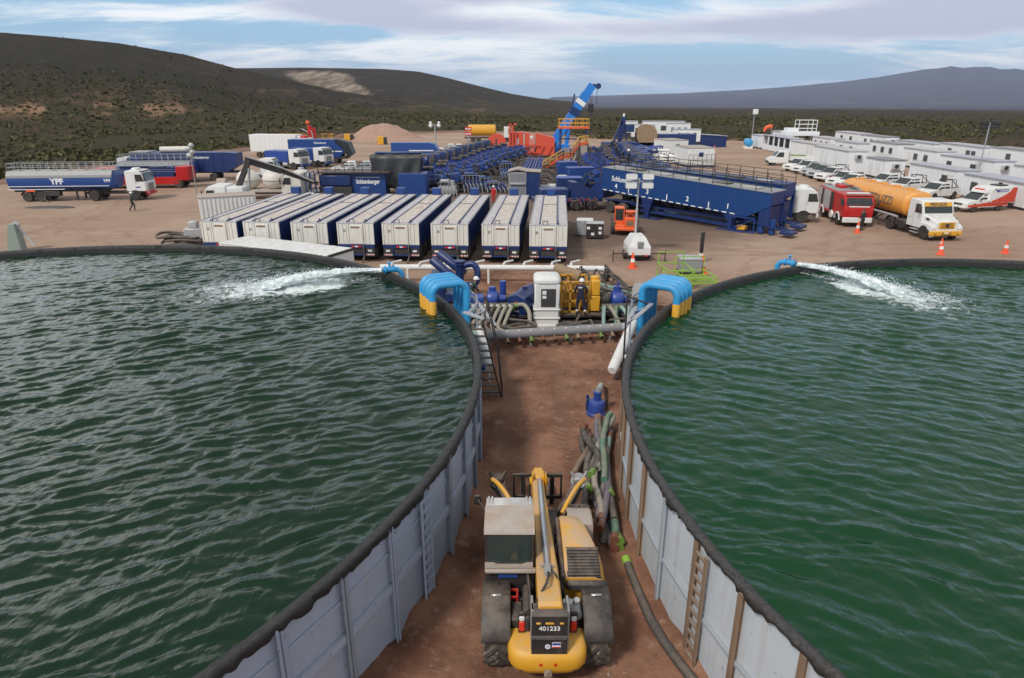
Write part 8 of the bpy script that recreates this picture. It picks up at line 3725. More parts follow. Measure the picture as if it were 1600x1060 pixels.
	for x in (-2.2, .5, 3.4):
		mb = MB()
		mb.sphere((x, 0, 1.95), (1.22, 1.12, 1.05), 22, 12)
		pod = part('pod', mb, M['pale_tank'], rt, smooth=60)
		mb = MB()
		mb.lathe([(1.20, -.05), (1.25, -.02), (1.25, .02), (1.20, .05)], (x, 0, 1.9), 22)
		mb.v = [(v[0], v[1] * .93, v[2]) for v in mb.v]
		part('seam', mb, M['grey'], pod)
		mb = MB()
		mb.lathe([(.3, 0), (.3, .18), (.22, .22)], (x, 0, 2.95), 14)
		part('hatch', mb, M['silver'], pod)
	mb = MB()
	mb.box(-4.6, 5.4, -1.2, 1.2, .75, 1.0, .03)
	mb.cyl((-5.2, -.5, 1.6), (-4.3, -.5, 1.6), .55, 16)
	part('bed', mb, M['pale_roof'], rt)
	flat_trailer(rt, -4.4, 5.2, (-3.2, 2.8, 4.1), 'dark', .5)
	p = G(452, 322)
	t = tractor('cream lorry cab with a blue window band just behind the second trailer', (p.x - 1.3, p.y + 3.0, 0), R(186), mat='pale_tank', bumper='white', hood=None)
	mb = MB()
	for x in (-3.4, -2.9, -2.4):
		mb.bar((x, -1.1, .9), (x, -1.1, 2.9), .08)
		mb.bar((x, 1.1, .9), (x, 1.1, 2.9), .08)
		mb.bar((x, -1.1, 2.9), (x, 1.1, 2.9), .08)
	mb.bar((-3.4, -1.1, 2.5), (-2.4, -1.1, 2.5), .06)
	part('ladder_rack', mb, M['navy'], t)


build_left()


# ------------------------------------------------------------------ blenders, boxes and pump rows
def build_centre():
	# blue tanks, container with lettering, tarpaulin
	p = G(531, 309)
	rt = root('blue_tank_unit', 'dark blue tank unit with black railings left of the lettered blue container', 'tank', (p.x, p.y, 0))
	mb = MB()
	mb.box(-1.7, 1.55, -1.2, 1.2, 1.3, 2.5, .15)
	part('tank', mb, M['navy'], rt)
	mb = MB()
	mb.box(-1.8, 1.6, -1.2, 1.2, .4, 1.25, .03)
	part('base', mb, M['dark'], rt)
	railing(rt, [(-1.75, -1.2, 0), (5.7, -1.2, 0)], 2.75, .55, 'black', 8, .035)
	mb = MB()
	mb.box(-1.8, 5.7, -1.25, 1.2, 2.62, 2.75)
	part('walkway', mb, M['black'], rt)
	p = G(579, 308)
	rt = root('blue_container', 'blue container with white Schlumberger lettering behind the trailers', 'container', (p.x, p.y, 0))
	mb = MB()
	mb.box(-1.95, 1.95, -1.25, 1.25, .15, 2.60, .04)
	part('box_body', mb, M['blue'], rt)
	text('Schlumberger', .62, M['letter'], rt, (0.1, -1.256, 1.75), (PI / 2, 0, 0), bold=.03, squash=.72)
	mb = MB()
	mb.box(-1.2, 1.4, -1.256, -1.25, 2.18, 2.22)
	part('caption', mb, M['letter'], rt)
	p = G(648, 309)
	rt = root('blue_container', 'plain blue container standing under the edge of the dark tarpaulin', 'container', (p.x, p.y, 0))
	mb = MB()
	mb.box(-1.45, 1.45, -1.25, 1.25, .15, 2.60, .04)
	for i in range(8):
		mb.box(-1.3 + i * .37, -1.22 + i * .37, -1.27, -1.25, .3, 2.5)
	part('box_body', mb, M['blue'], rt, smooth=0)
	# tarpaulin draped over a frame
	rt = root('tarpaulin_hood', 'dark tarpaulin draped over a blue frame between the two blue containers', 'cover', (p.x - 1.9, p.y + 1.5, 0))
	mb = MB()
	nx, ny = 26, 14
	vs, fs = [], []
	for i in range(nx):
		for j in range(ny):
			u, v = i / (nx - 1), j / (ny - 1)
			x = -2.7 + 5.6 * u
			hang = max(0, (v - .25) / .75)
			z = 4.35 - 3.4 * hang ** 1.2 * (1 - .35 * abs(u - .4)) + .10 * math.sin(u * 23) * (.3 + hang) - .5 * max(0, u - .8) * 5 * hang
			y = 1.2 - 2.6 * min(v, .25) / .25 - .35 * hang - .18 * math.sin(u * 17 + v * 5) * hang
			vs.append((x * (1 - .18 * hang), y, z))
	for i in range(nx - 1):
		for j in range(ny - 1):
			a = i * ny + j
			fs.append((a, a + ny, a + ny + 1, a + 1))
	mb.add(vs, fs)
	o = part('cover_sheet', mb, M['tarp'], rt, smooth=60)
	sm = o.modifiers.new('thick', 'SOLIDIFY')
	sm.thickness = .04
	mb = MB()
	mb.box(-2.3, 2.6, -.3, .9, 4.38, 4.58, .08)
	part('top_rail', mb, M['navy'], rt)
	mb = MB()
	for x in (-2.5, 2.5):
		for y in (-.8, 1.0):
			mb.bar((x, y, 0), (x, y, 4.3), .14)
	part('frame', mb, M['navy'], rt)
	for q, lab in ((548, 'white pickup half hidden behind the black railings, the left of two'), (572, 'silver pickup half hidden behind the black railings, the right of two')):
		w = G(q, 272)
		r2 = root('pickup', lab, 'pickup', (w.x, w.y, 0), R(190), 'pickups behind the lettered container')
		pickup_body(r2, 'white' if q < 560 else 'silver_car', True)
	# grey open booth and its blue side
	p = G(817, 311)
	rt = root('control_cabin', 'grey fronted control cabin with a shelf and deep blue side', 'cabin', (p.x, p.y, 0), R(-4))
	mb = MB()
	mb.box(-1.5, .35, -.1, 2.2, .15, 2.75, .02)
	part('wall', mb, M['grey'], rt)
	mb = MB()
	mb.box(-1.3, .2, -.12, -.1, .4, 1.45)
	mb.box(-1.3, .2, -.12, -.1, 1.75, 2.55)
	part('front_panel', mb, M['pipe_grey'], rt)
	mb = MB()
	mb.box(-1.35, .25, -.3, -.1, 1.5, 1.68, .02)
	part('shelf', mb, M['silver'], rt)
	mb = MB()
	mb.box(.36, 1.75, -.1, 2.3, .15, 2.7, .02)
	part('blue_side', mb, M['navy'], rt)
	mb = MB()
	mb.prism([(-1.6, 2.75), (-.6, 3.0), (.4, 2.8), (1.85, 2.74), (1.85, 2.82), (.4, 2.9), (-.6, 3.1), (-1.6, 2.83)], -.2, 2.4)
	part('roof', mb, M['pale_roof'], rt, smooth=0)
	# white tote tanks in cages
	for i, (px, py) in enumerate(((850, 306), (862, 304), (878, 303))):
		p = G(px, py)
		rt = root('tote_tank', ('left', 'middle', 'right')[i] + ' white caged tote tank behind the rightmost sand trailer', 'tank', (p.x, p.y, 0), group='white tote tanks')
		mb = MB()
		mb.box(-.5, .5, -.5, .5, .15, 1.1 + .9 * (i == 2), .08)
		part('bottle', mb, M['letter'], rt)
		mb = MB()
		H = 1.15 + .9 * (i == 2)
		for q in range(5):
			x = -.52 + q * .26
			mb.bar((x, -.53, .1), (x, -.53, H), .03)
		for z in (.15, .5, .85, H):
			mb.bar((-.52, -.53, z), (.52, -.53, z), .03)
		mb.box(-.55, .55, -.55, .55, 0, .14)
		part('cage', mb, M['silver'], rt)
	# blue chemical tanks and the blender with its sloping hood
	for i, (px, py, w, h, lab) in enumerate(((888, 312, 2.6, 2.2, 'navy chemical tank with hazard diamonds behind the rightmost trailer'), (885, 283, 2.4, 2.3, 'small blue tank standing behind the navy chemical tank'),
											 (905, 296, 3.0, 2.4, 'blue engine hood with a pale top left of the silo chute'))):
		p = G(px, py)
		rt = root('chemical_tank', lab, 'tank', (p.x, p.y, 0), R(4 * i))
		mb = MB()
		mb.box(-w / 2, w / 2, -.9, .9, .5, h, .06)
		part('tank', mb, M['navy'] if i == 0 else M['blue'], rt)
		mb = MB()
		mb.box(-w / 2 - .05, w / 2 + .05, -.95, .95, h, h + .12, .03)
		part('lid', mb, M['bright_blue'], rt)
		mb = MB()
		mb.box(-w / 2, w / 2, -.8, .8, .1, .5)
		part('base', mb, M['dark'], rt)
		if i == 0:
			for x, mt in ((.55, 'letter'), (1.05, 'lamp_red')):
				mb = MB()
				mb.prism([(x - .2, 1.1), (x, .9), (x + .2, 1.1), (x, 1.3)], -.915, -.90)
				part('hazard_diamond', mb, M[mt], rt, smooth=0)
	p = G(925, 333)
	rt = root('blender_truck', 'navy blender truck with hoses and wheels left of the numbered silo', 'pump lorry', (p.x - 1.0, p.y + 2.4, 0), R(8))
	mb = MB()
	mb.box(-4.5, 2.0, -1.1, 1.1, .8, 1.15, .03)
	mb.box(-3.8, -1.2, -.9, .9, 1.15, 2.0, .08)
	mb.prism([(-1.0, 1.15), (1.8, 1.15), (1.8, 1.5), (-.4, 2.6), (-1.0, 2.6)], -1.0, 1.0)
	part('body', mb, M['navy'], rt, smooth=0)
	mb = MB()
	for i in range(10):
		x = -4.2 + i * .6
		mb.tube(bez([Vector(q) for q in ((x, -1.1, 1.2), (x + .1, -1.5, 1.0), (x + .2, -1.6, .4), (x + .5, -1.3, .1))]), .07, 7)
	part('hoses', mb, M['dark'], rt)
	mb = MB()
	for x in range(8):
		mb.box(-4.5 + x * .8, -4.1 + x * .8, -1.12, -1.10, .95, 1.05)
	part('marker_tape', mb, M['lamp_red'], rt)
	for x in (-3.4, -.6, 1.0):
		axle(rt, x, 2.4, .5)

	# ---- a fracturing pump trailer: radiator, engine, gearbox and pump on a chassis
	def frac(first=True):
		rt = root('pump_truck', 'x', 'pump lorry', (0, 0, 0), 0, 'rows of blue pump lorries')
		mb = MB()
		mb.box(-.6, 1.0, -1.2, 1.2, 1.15, 3.25, .06)
		part('radiator_housing', mb, M['blue'], rt)
		mb = MB()
		for y in (-1.215, 1.20):
			for i in range(7):
				mb.box(-.5, .9, y, y + .015, 1.35 + i * .25, 1.50 + i * .25)
		mb.lathe([(.85, .0), (.9, .06), (.7, .10), (.2, .10)], (.2, 0, 3.24), 20)
		part('radiator_grille', mb, M['dark'], rt)
		mb = MB()
		mb.box(1.3, 4.0, -.75, .75, 1.15, 2.25, .12)
		for i in range(6):
			mb.cyl((1.6 + i * .42, -.55, 2.2), (1.6 + i * .42, -.55, 2.5), .13, 8)
			mb.cyl((1.6 + i * .42, .55, 2.2), (1.6 + i * .42, .55, 2.5), .13, 8)
		part('engine', mb, M['bright_blue'], rt)
		mb = MB()
		mb.tube([(2.0, 0, 2.3), (2.0, 0, 2.9), (2.0, .3, 3.5)], .16, 10)
		mb.cyl((2.6, 0, 2.62), (3.8, 0, 2.62), .25, 12)
		part('exhaust', mb, M['dark'], rt)
		mb = MB()
		mb.cyl((4.0, 0, 1.6), (4.9, 0, 1.6), .5, 14)
		mb.box(4.9, 6.6, -.95, .95, 1.1, 2.15, .1)
		for i in range(3):
			mb.cyl((6.6, -.6 + .6 * i, 1.5), (7.1, -.6 + .6 * i, 1.5), .22, 10)
		part('pump_block', mb, M['blue'], rt)
		mb = MB()
		mb.tube([(7.0, -.6, 1.4), (7.3, -.8, 1.0), (7.6, -1.1, .4), (8.4, -1.1, .3)], .10, 8)
		mb.tube([(7.0, .6, 1.7), (7.5, .7, 2.1), (7.9, .8, 1.2), (8.3, .6, .3)], .08, 8)
		mb.bar((5.2, -.9, 2.2), (6.4, .9, 2.3), .1)
		rq = random.Random(3)
		for q in range(26):
			x, y = rq.uniform(1.2, 7.0), rq.uniform(-1.15, 1.15)
			z = rq.uniform(1.4, 2.4)
			mb.tube([(x, y, z), (x + rq.uniform(-.7, .7), y + rq.uniform(-.4, .4), z + rq.uniform(-.1, .5)), (x + rq.uniform(-.9, .9), y + rq.uniform(-.5, .5), z - rq.uniform(.1, .9))], rq.uniform(.03, .07), 6)
		part('treating_iron', mb, M['dark'], rt)
		mb = MB()
		for q in range(14):
			x, y, z = rq.uniform(1.2, 6.8), rq.uniform(-1.0, 1.0), rq.uniform(2.0, 2.7)
			mb.box(x, x + rq.uniform(.1, .5), y, y + rq.uniform(.1, .4), z - .3, z, .02)
			mb.bar((x + .05, y + .05, z - .2), (3.5, 0, 2.1), .05)
		part('fittings', mb, M['bright_blue'], rt)
		mb = MB()
		for q in range(9):
			x, y, z = rq.uniform(-.4, 6.8), rq.uniform(-1.0, 1.0), rq.uniform(2.0, 2.9)
			mb.box(x, x + rq.uniform(.1, .4), y, y + rq.uniform(.1, .3), 1.2, z, .02)
		part('boxes', mb, M['navy'], rt)
		railing(rt, [(1.2, -1.15, 0), (4.6, -1.15, 0)], 1.15, .9, 'grey', 5, .03)
		mb = MB()
		mb.box(-.6, 7.0, -1.2, 1.2, .98, 1.12, .02)
		part('deck', mb, M['dark'], rt)
		ladder_frame(rt, -2.6, 7.0, .62, .9, 'navy')
		for x in (4.8, 6.1, -1.6):
			axle(rt, x, 2.42, .5)
		mb = MB()
		mb.box(-3.0, -1.0, -1.15, 1.15, .9, 2.35, .08)
		cb = part('cab', mb, M['navy'], rt)
		mb = MB()
		mb.box(-3.02, -2.98, -.9, .9, 1.6, 2.2)
		part('windscreen', mb, M['glass'], cb)
		return rt
	base = frac()
	rows = []
	rv = random.Random(5)
	for i in range(11):
		rows.append((-12.6 + i * .75 + rv.uniform(-.5, .5), 75 + i * 3.9 + rv.uniform(-.3, .3), 8 - i * .4 + rv.uniform(-2, 2), 'L'))
	for i in range(10):
		rows.append((15.3 + i * .35 + rv.uniform(-.5, .5), 76 + i * 4.0 + rv.uniform(-.3, .3), 176 + rv.uniform(-2, 2), 'R'))
	words = ('nearest the trailers', 'second from the trailers', 'third from the trailers', 'fourth from the trailers', 'fifth from the trailers', 'sixth from the trailers', 'seventh from the trailers', 'eighth from the trailers', 'third from the far end', 'second from the far end', 'at the far end')
	for i, (x, y, a, sdx) in enumerate(rows):
		o = base if i == 0 else dup(base)
		o.location = (x, y, 0)
		o.rotation_euler = (0, 0, R(a))
		kk = i if sdx == 'L' else (i - 11 if i - 11 < 8 else i - 10)
		o['label'] = 'blue pump lorry in the ' + ('left' if sdx == 'L' else 'right') + ' pump row, ' + words[kk]
	# manifold trailer down the middle
	rt = root('manifold_trailer', 'long trailer of blue pipework running between the two pump rows', 'trailer', (1.9, 80, 0), R(86))
	mb = MB()
	for j in range(5):
		mb.cyl((0, -.8 + .4 * j, 1.1 + .12 * (j % 2)), (26, -.8 + .4 * j, 1.1 + .12 * (j % 2)), .12, 8)
	for i in range(22):
		mb.cyl((.6 + i * 1.18, -1.3, 1.0), (.6 + i * 1.18, 1.3, 1.0), .09, 8)
		mb.lathe([(.25, 0), (.25, .08)], (.6 + i * 1.18, -.9 if i % 2 else .9, 1.5), 10)
	part('pipework', mb, M['blue'], rt)
	rq = random.Random(6)
	for sg in (-1, 1):
		mb = MB()
		for i in range(44):
			x = rq.uniform(.3, 25.5)
			mb.tube(bez([Vector(q) for q in ((x, sg * 1.3, 1.0), (x + rq.uniform(-.6, .6), sg * 2.1, rq.uniform(.4, 1.3)), (x + rq.uniform(-.9, .9), sg * 3.2, rq.uniform(.15, .6)), (x + rq.uniform(-1.2, 1.2), sg * rq.uniform(4, 5.5), .15))], 3), rq.uniform(.05, .09), 6)
		part('iron_lines', mb, M['dark'], rt)
	flat_trailer(rt, 0, 26, (2, 3.3, 22, 23.3), 'navy', .55)
	# assorted skids between rows
	sk = [(700, 306, 1.8, 1.4, 1.7, 'silver', 'grey framed hose skid right of the plain blue container'), (737, 300, 2.0, 1.3, 2.1, 'navy', 'navy power unit with a glazed panel between the left pumps'), (756, 296, 2.2, 1.4, 1.5, 'blue', 'blue valve skid with a rail left of the grey fronted cabin'),
		  (775, 300, 2.4, 1.6, 1.2, 'navy', 'low navy skid with pale covers left of the grey fronted cabin'), (792, 282, 1.7, 1.5, 2.4, 'blue', 'upright blue box above the left pump row'), (752, 244, 3.2, 1.5, 1.8, 'navy', 'far navy box beyond the left pump row'),
		  (775, 247, 2.6, 1.6, 1.6, 'blue', 'far blue box beside the orange rig base'), (868, 262, 3.0, 1.5, 1.3, 'navy', 'navy skid below the yellow stairs'), (920, 268, 2.6, 1.6, 1.8, 'navy', 'navy unit at the foot of the stair tower'),
		  (937, 258, 2.0, 1.8, 2.6, 'blue', 'tall blue unit right of the stair tower'), (955, 262, 3.0, 1.5, 1.7, 'navy', 'navy unit left of the reel trailer'), (905, 282, 2.2, 1.4, 1.6, 'blue', 'small blue skid before the stair tower')]
	for px, py, w, d, h, mt, lab in sk:
		p = G(px, py)
		rt = root('equipment_skid', lab, 'skid', (p.x, p.y, 0), R(random.uniform(-6, 6)), 'equipment skids among the pumps')
		mb = MB()
		mb.box(-w / 2, w / 2, -d / 2, d / 2, .25, h * .62, .04)
		mb.box(-w * .42, w * .1, -d * .4, d * .4, h * .62, h, .04)
		mb.cyl((w * .28, 0, h * .6), (w * .28, 0, h * .95), .25, 10)
		part('housing', mb, M[mt], rt)
		mb = MB()
		for q in range(6):
			x = -w / 2 + w * q / 5
			mb.tube([(x, -d / 2, h * .5), (x + .2, -d / 2 - .4, h * .4), (x + .3, -d / 2 - .6, .1)], .05, 6)
			mb.bar((x, -d / 2 - .03, .25), (x, -d / 2 - .03, h * .9), .04)
		mb.bar((-w / 2, -d / 2 - .03, h * .9), (w / 2, -d / 2 - .03, h * .9), .05)
		part('pipes', mb, M['grey'], rt)
		mb = MB()
		mb.box(-w * .38, w * .05, -d * .41, -d * .40, h * .68, h * .92)
		mb.box(-w / 2, w / 2, -d / 2, d / 2, .02, .25)
		part('panel', mb, M['black'], rt)
	p = G(771, 322)
	person('person in red coverall standing between two trailers by the blue skids', (p.x, p.y + 1.5, 0), R(150), posed(), 'red', 'red', 'helmet', False)
	p = D(981, 268, 66)
	person('worker in dark clothes and white helmet on the rear end of the silo deck', (p.x, p.y, 3.6), R(60), posed(), 'coverall', 'coverall', 'helmet', False)


build_centre()


# ------------------------------------------------------------------ crane, rig, stair tower, far vehicles
def build_far():
	# blue telescopic crane
	p = G(862, 246)
	rt = root('mobile_crane', 'bright blue telescopic crane with its boom raised over the stair tower', 'crane', (p.x, p.y + 4, 0))
	y = p.y + 4
	L = Vector(rt.location)
	A, Bm, C3, E = D(853, 236, y), D(892, 168, y), D(906, 150, y), D(926, 133, y)
	mb = MB()
	mb.box(-4.5, 4.8, -1.4, 1.4, .7, 1.5, .05)
	part('carrier', mb, M['crane_blue'], rt)
	mb = MB()
	a, b = A - L, D(866, 224, y) - L
	mb.box(a.x - .6, a.x + 4.2, -1.2, 1.2, a.z - .9, a.z + 1.2, .1)
	mb.box(a.x + .2, a.x + 2.2, -1.3, -.3, a.z - .3, a.z + 2.0, .1)
	part('turret', mb, M['crane_blue'], rt)
	mb = MB()
	mb.box(a.x + .8, a.x + 1.7, -1.33, -1.3, a.z + .2, a.z + 1.5)
	part('cab_window', mb, M['glass'], rt)

	def beam(mb, p0, p1, w):
		mb.bar(p0, p1, w * .75, w)
	S = D(858, 232, y) - L
	dirb = (E - L - S).normalized()
	ln = (E - L - S).length
	mb = MB()
	beam(mb, S - dirb * .8, S + dirb * ln * .62, 1.45)
	bm = part('boom_base', mb, M['crane_blue'], rt, smooth=0)
	mb = MB()
	beam(mb, S + dirb * ln * .60, S + dirb * ln * .86, 1.62)
	part('boom_section', mb, M['crane_blue'], rt, smooth=0)
	mb = MB()
	beam(mb, S + dirb * ln * .70, S + dirb * ln * .76, 1.68)
	part('pale_band', mb, M['letter'], rt, smooth=0)
	mb = MB()
	beam(mb, S + dirb * ln * .86, S + dirb * ln * 1.0, 1.4)
	part('boom_tip', mb, M['crane_blue'], rt, smooth=0)
	mb = MB()
	T = S + dirb * ln
	mb.bar(T, T + Vector((1.0, 0, -.3)), .5)
	mb.cyl(T + Vector((1.0, -.3, -.2)), T + Vector((1.0, .3, -.2)), .5, 12)
	mb.bar(S + dirb * ln * .55 + Vector((-.2, 0, .6)), S + dirb * ln * .66 + Vector((-.6, 0, 2.2)), .25)
	for q in range(5):
		c = S + dirb * ln * (.55 + .02 * q)
		mb.bar(c + Vector((-.9, -.6, .5)), c + Vector((.9, -.6, -.5)), .18)
	part('head_sheave', mb, M['navy'], rt)
	mb = MB()
	hk = D(923, 168, y) - L
	for dx in (-.15, .15, 1.0):
		mb.cyl((hk.x + dx, -.1, T.z - .4), (hk.x + dx, -.1, hk.z + .5), .04, 6)
	part('hoist_rope', mb, M['black'], rt)
	mb = MB()
	mb.box(hk.x - .5, hk.x + .5, -.3, .2, hk.z - .8, hk.z + .6, .1)
	mb.tube([(hk.x, -.1, hk.z - .8), (hk.x, -.1, hk.z - 1.3), (hk.x + .3, -.1, hk.z - 1.5), (hk.x + .45, -.1, hk.z - 1.2)], .10, 6)
	part('hook_block', mb, M['black'], rt)
	mb = MB()
	q = D(884, 238, y) - L
	mb.cyl(q, S + dirb * ln * .42 + Vector((.3, 0, -.6)), .38, 12)
	part('luffing_ram', mb, M['crane_blue'], rt)
	for x in (-3.4, -1.8, 1.8, 3.4):
		axle(rt, x, 2.7, .6)
	# stair tower at the wellhead
	Y = 104.0
	yl = M['yellow2']
	x0, x1 = D(876, 200, Y).x, D(919, 200, Y).x
	zt = D(900, 199, Y).z
	rt = root('stair_tower', 'yellow railed stair tower with orange stairs beside the blue crane', 'tower', ((x0 + x1) / 2, Y, 0))
	W = dict(world=True)
	mb = MB()
	for x in (x0 + .1, x1 - .1):
		for yy in (Y, Y + 2.6):
			mb.bar((x, yy, 0), (x, yy, zt), .16)
	for z in (zt * .35, zt * .7):
		mb.bar((x0, Y, z), (x1, Y, z), .1)
		mb.bar((x0, Y + 2.6, z), (x1, Y + 2.6, z), .1)
	mb.bar((x0, Y, 0), (x1, Y, zt * .7), .08)
	part('legs', mb, M['navy'], rt, **W)
	mb = MB()
	mb.box(x0 - .3, x1 + .2, Y - .2, Y + 2.8, zt - .22, zt + .03)
	part('platform', mb, M['orange'], rt, **W)
	mb = MB()
	for q in (.55, 1.15):
		for a, b in (((x0 - .2, Y - .15), (x1 + .1, Y - .15)), ((x1 + .1, Y - .15), (x1 + .1, Y + 2.7)), ((x0 - .2, Y - .15), (x0 - .2, Y + 2.7)), ((x0 - .2, Y + 2.7), (x1 + .1, Y + 2.7))):
			mb.bar((*a, zt + q), (*b, zt + q), .07)
	for i in range(6):
		x = x0 - .2 + (x1 - x0 + .3) * i / 5
		mb.bar((x, Y - .15, zt), (x, Y - .15, zt + 1.15), .06)
		mb.bar((x, Y + 2.7, zt), (x, Y + 2.7, zt + 1.15), .06)
	part('railing', mb, M['yellow'], rt, **W)
	pts = [D(848, 266, 95), D(880, 246, 98), D(892, 244, 99), D(906, 226, 101), D(919, 224, 101.5)]
	for i in range(4):
		a, b = pts[i], pts[i + 1]
		mb = MB()
		for dy in (0, 1.1):
			mb.bar(a + Vector((0, dy, 0)), b + Vector((0, dy, 0)), .10, .28)
		n = max(3, int((b - a).length / .4))
		for q in range(n):
			c = a.lerp(b, (q + .5) / n)
			mb.box(c.x - .14, c.x + .14, c.y, c.y + 1.1, c.z - .03, c.z + .02)
		part('stair_flight', mb, M['orange'], rt, smooth=0, **W)
		mb = MB()
		for dy in (0, 1.1):
			for h in (.55, 1.05):
				mb.bar(a + Vector((0, dy, h)), b + Vector((0, dy, h)), .07)
			for q in range(4):
				c = a.lerp(b, q / 3) + Vector((0, dy, 0))
				mb.bar(c, c + Vector((0, 0, 1.05)), .06)
		part('handrail', mb, M['yellow'], rt, smooth=0, **W)
		mb = MB()
		mb.bar((b.x, b.y, 0), b, .14)
		part('stair_post', mb, M['navy'], rt, **W)
	mb = MB()
	a, b = D(900, 250, 101), D(917, 250, 101)
	mb.box(a.x, b.x, 101, 101.5, .3, D(900, 228, 101).z, .03)
	part('panel', mb, M['pale_roof'], rt, **W)
	# wellhead stack inside the tower
	c = D(903, 210, Y + 1.3)
	rt = root('frac_tree', 'grey and blue wellhead valve stack inside the stair tower', 'wellhead', (c.x, Y + 1.3, 0))
	mb = MB()
	for i in range(7):
		mb.cyl((0, 0, i * .62), (0, 0, i * .62 + .5), .28 if i % 2 else .42, 12)
	mb.cyl((-1.4, 0, 3.2), (1.4, 0, 3.2), .18, 10)
	mb.bar((-1.2, 0, 2.0), (1.2, 0, 2.0), .2)
	part('valve_stack', mb, M['silver'], rt)
	c = D(930, 246, 103)
	rt = root('chute', 'tan slanting chute right of the stair tower', 'chute', (c.x, 103, 0))
	mb = MB()
	mb.bar((-2.0, 0, 3.2), (1.0, 0, .8), 1.3, 1.0)
	part('trough', mb, M['wood'], rt)
	mb = MB()
	mb.bar((-1.2, 0, 0), (-1.2, 0, 2.4), .15)
	mb.bar((.7, 0, 0), (.7, 0, .8), .15)
	part('leg', mb, M['dark'], rt)
	# red workover rig base
	a, b = D(790, 246, 120), D(866, 246, 120)
	ht = D(800, 207, 120).z
	w = b.x - a.x
	rt = root('red_rig', 'orange red rig unit of panels and tall posts left of the blue crane', 'rig', (a.x, 120, 0))
	mb = MB()
	mb.box(.6, w * .36, 0, 2.4, .8, ht, .05)
	mb.box(w * .40, w * .48, .1, 2.4, .8, ht - .1, .05)
	mb.prism([(w * .62, .8), (w, .8), (w, ht - .9), (w * .62, ht - .2)], 0, 2.4)
	mb.box(0, w, -.1, 2.5, .4, .85, .03)
	part('panel_body', mb, M['rig_red'], rt, smooth=0)
	mb = MB()
	for x in (.55, .95, 1.35):
		mb.bar((x * 1.3, -.3, .2), (x * 1.3, -.3, ht + (1.5 if x < 1.2 else .2)), .3)
	mb.box(.7, 1.9, -.45, -.15, ht + 1.2, ht + 1.5)
	for i in range(7):
		mb.bar((-1.2 + i * 1.4, -.3, .3), (-.4 + i * 1.4, -.3, 2.2), .16)
	mb.bar((-1.5, -.3, 2.2), (w * .7, -.3, 2.2), .16)
	mb.bar((-1.5, -.3, .9), (w * .7, -.3, .9), .16)
	part('posts', mb, M['rig_red'], rt, smooth=0)
	mb = MB()
	mb.box(w * .48, w * .60, 0, 2.2, .9, ht - .3, .05)
	part('pink_panel', mb, paint('faded_red', (.62, .22, .18), .6), rt)
	mb = MB()
	mb.box(w * .50, w * .56, -.02, 0, ht - 1.0, ht - .6)
	mb.box(w * .22, w * .27, -.02, 0, ht - 2.0, ht - 1.0)
	part('label_plate', mb, M['letter'], rt)
	mb = MB()
	mb.box(-.5, w + 1, -.4, 2.6, 0, .4)
	part('substructure', mb, M['dark'], rt)
	mb = MB()
	mb.lathe([(.3, -.5), (1.7, -.5), (1.7, -.35), (1.2, -.3), (1.2, .3), (1.7, .35), (1.7, .5), (.3, .5)], (-1.6, 1.5, 2.3), 18, 'y')
	part('cable_drum', mb, M['rig_red'], rt)
	# yellow tank lorry
	p = G(766, 222)
	rt = root('tank_lorry', 'small yellow tank lorry with a white cab at the far edge of the pad', 'tanker lorry', (p.x, p.y, 0), R(2))
	tank_barrel(rt, -5.2, 1.4, 1.25, 1.4, 3.9, 'yellow', .9, .3)
	cabover(rt, 5.2, zb=1.0, zt=3.4, hood=None)
	mb = MB()
	mb.box(-6, 3.2, -1.1, 1.1, .85, 1.15)
	part('bed', mb, M['dark'], rt)
	for x in (-4, -2.7, 4.0):
		axle(rt, x, 2.4, .58)
	# lamp and sign masts
	p = G(681, 237)
	rt = root('lamp_mast', 'tall thin mast with two pale floodlights before the mound', 'lamp post', (p.x, p.y, 0))
	zt = D(681, 195, p.y).z
	mb = MB()
	mb.cyl((0, 0, 0), (0, 0, zt), .12, 8)
	mb.bar((-.9, 0, zt), (.9, 0, zt), .1)
	part('pole', mb, M['post'], rt)
	for x in (-.8, .8):
		mb = MB()
		mb.sphere((x, -.2, zt - .2), (.40, .3, .35), 10, 6)
		mb.sphere((x, -.1, zt + .3), (.30, .3, .30), 10, 6)
		part('floodlight', mb, M['lamp_white'], rt)
	p = G(733, 262)
	zt = D(733, 206, p.y).z
	rt = root('sign_mast', 'mast with a red and white striped board left of the yellow tank lorry', 'sign', (p.x, p.y, 0))
	mb = MB()
	mb.cyl((0, 0, 0), (0, 0, zt), .09, 8)
	part('pole', mb, M['post'], rt)
	mb = MB()
	for z in (zt - .55, zt + .15):
		mb.box(-.5, .5, -.12, .0, z, z + .5, .03)
	part('board', mb, M['lamp_red'], rt)
	mb = MB()
	for z in (zt - .40, zt + .30):
		for i in range(3):
			mb.box(-.42 + i * .30, -.2 + i * .30, -.135, -.12, z, z + .18)
	part('white_marks', mb, M['letter'], rt)
	# far flat blue trailer
	p = G(650, 244)
	rt = root('flat_tank', 'long flat blue tank trailer lying beyond the tarpaulin', 'trailer', (p.x, p.y, 0), R(-2))
	mb = MB()
	mb.prism([(-4.2, .6), (4.6, .5), (3.6, 2.1), (2.6, 2.35), (-4.2, 2.35)], -1.25, 1.25)
	part('tank', mb, M['tank_blue'], rt, smooth=0)
	mb = MB()
	mb.box(-1.0, 3.4, -1.27, -1.25, .95, 1.12)
	part('stripe', mb, M['letter'], rt)
	flat_trailer(rt, -4, 4, (-3, 2.8), 'dark', .4)
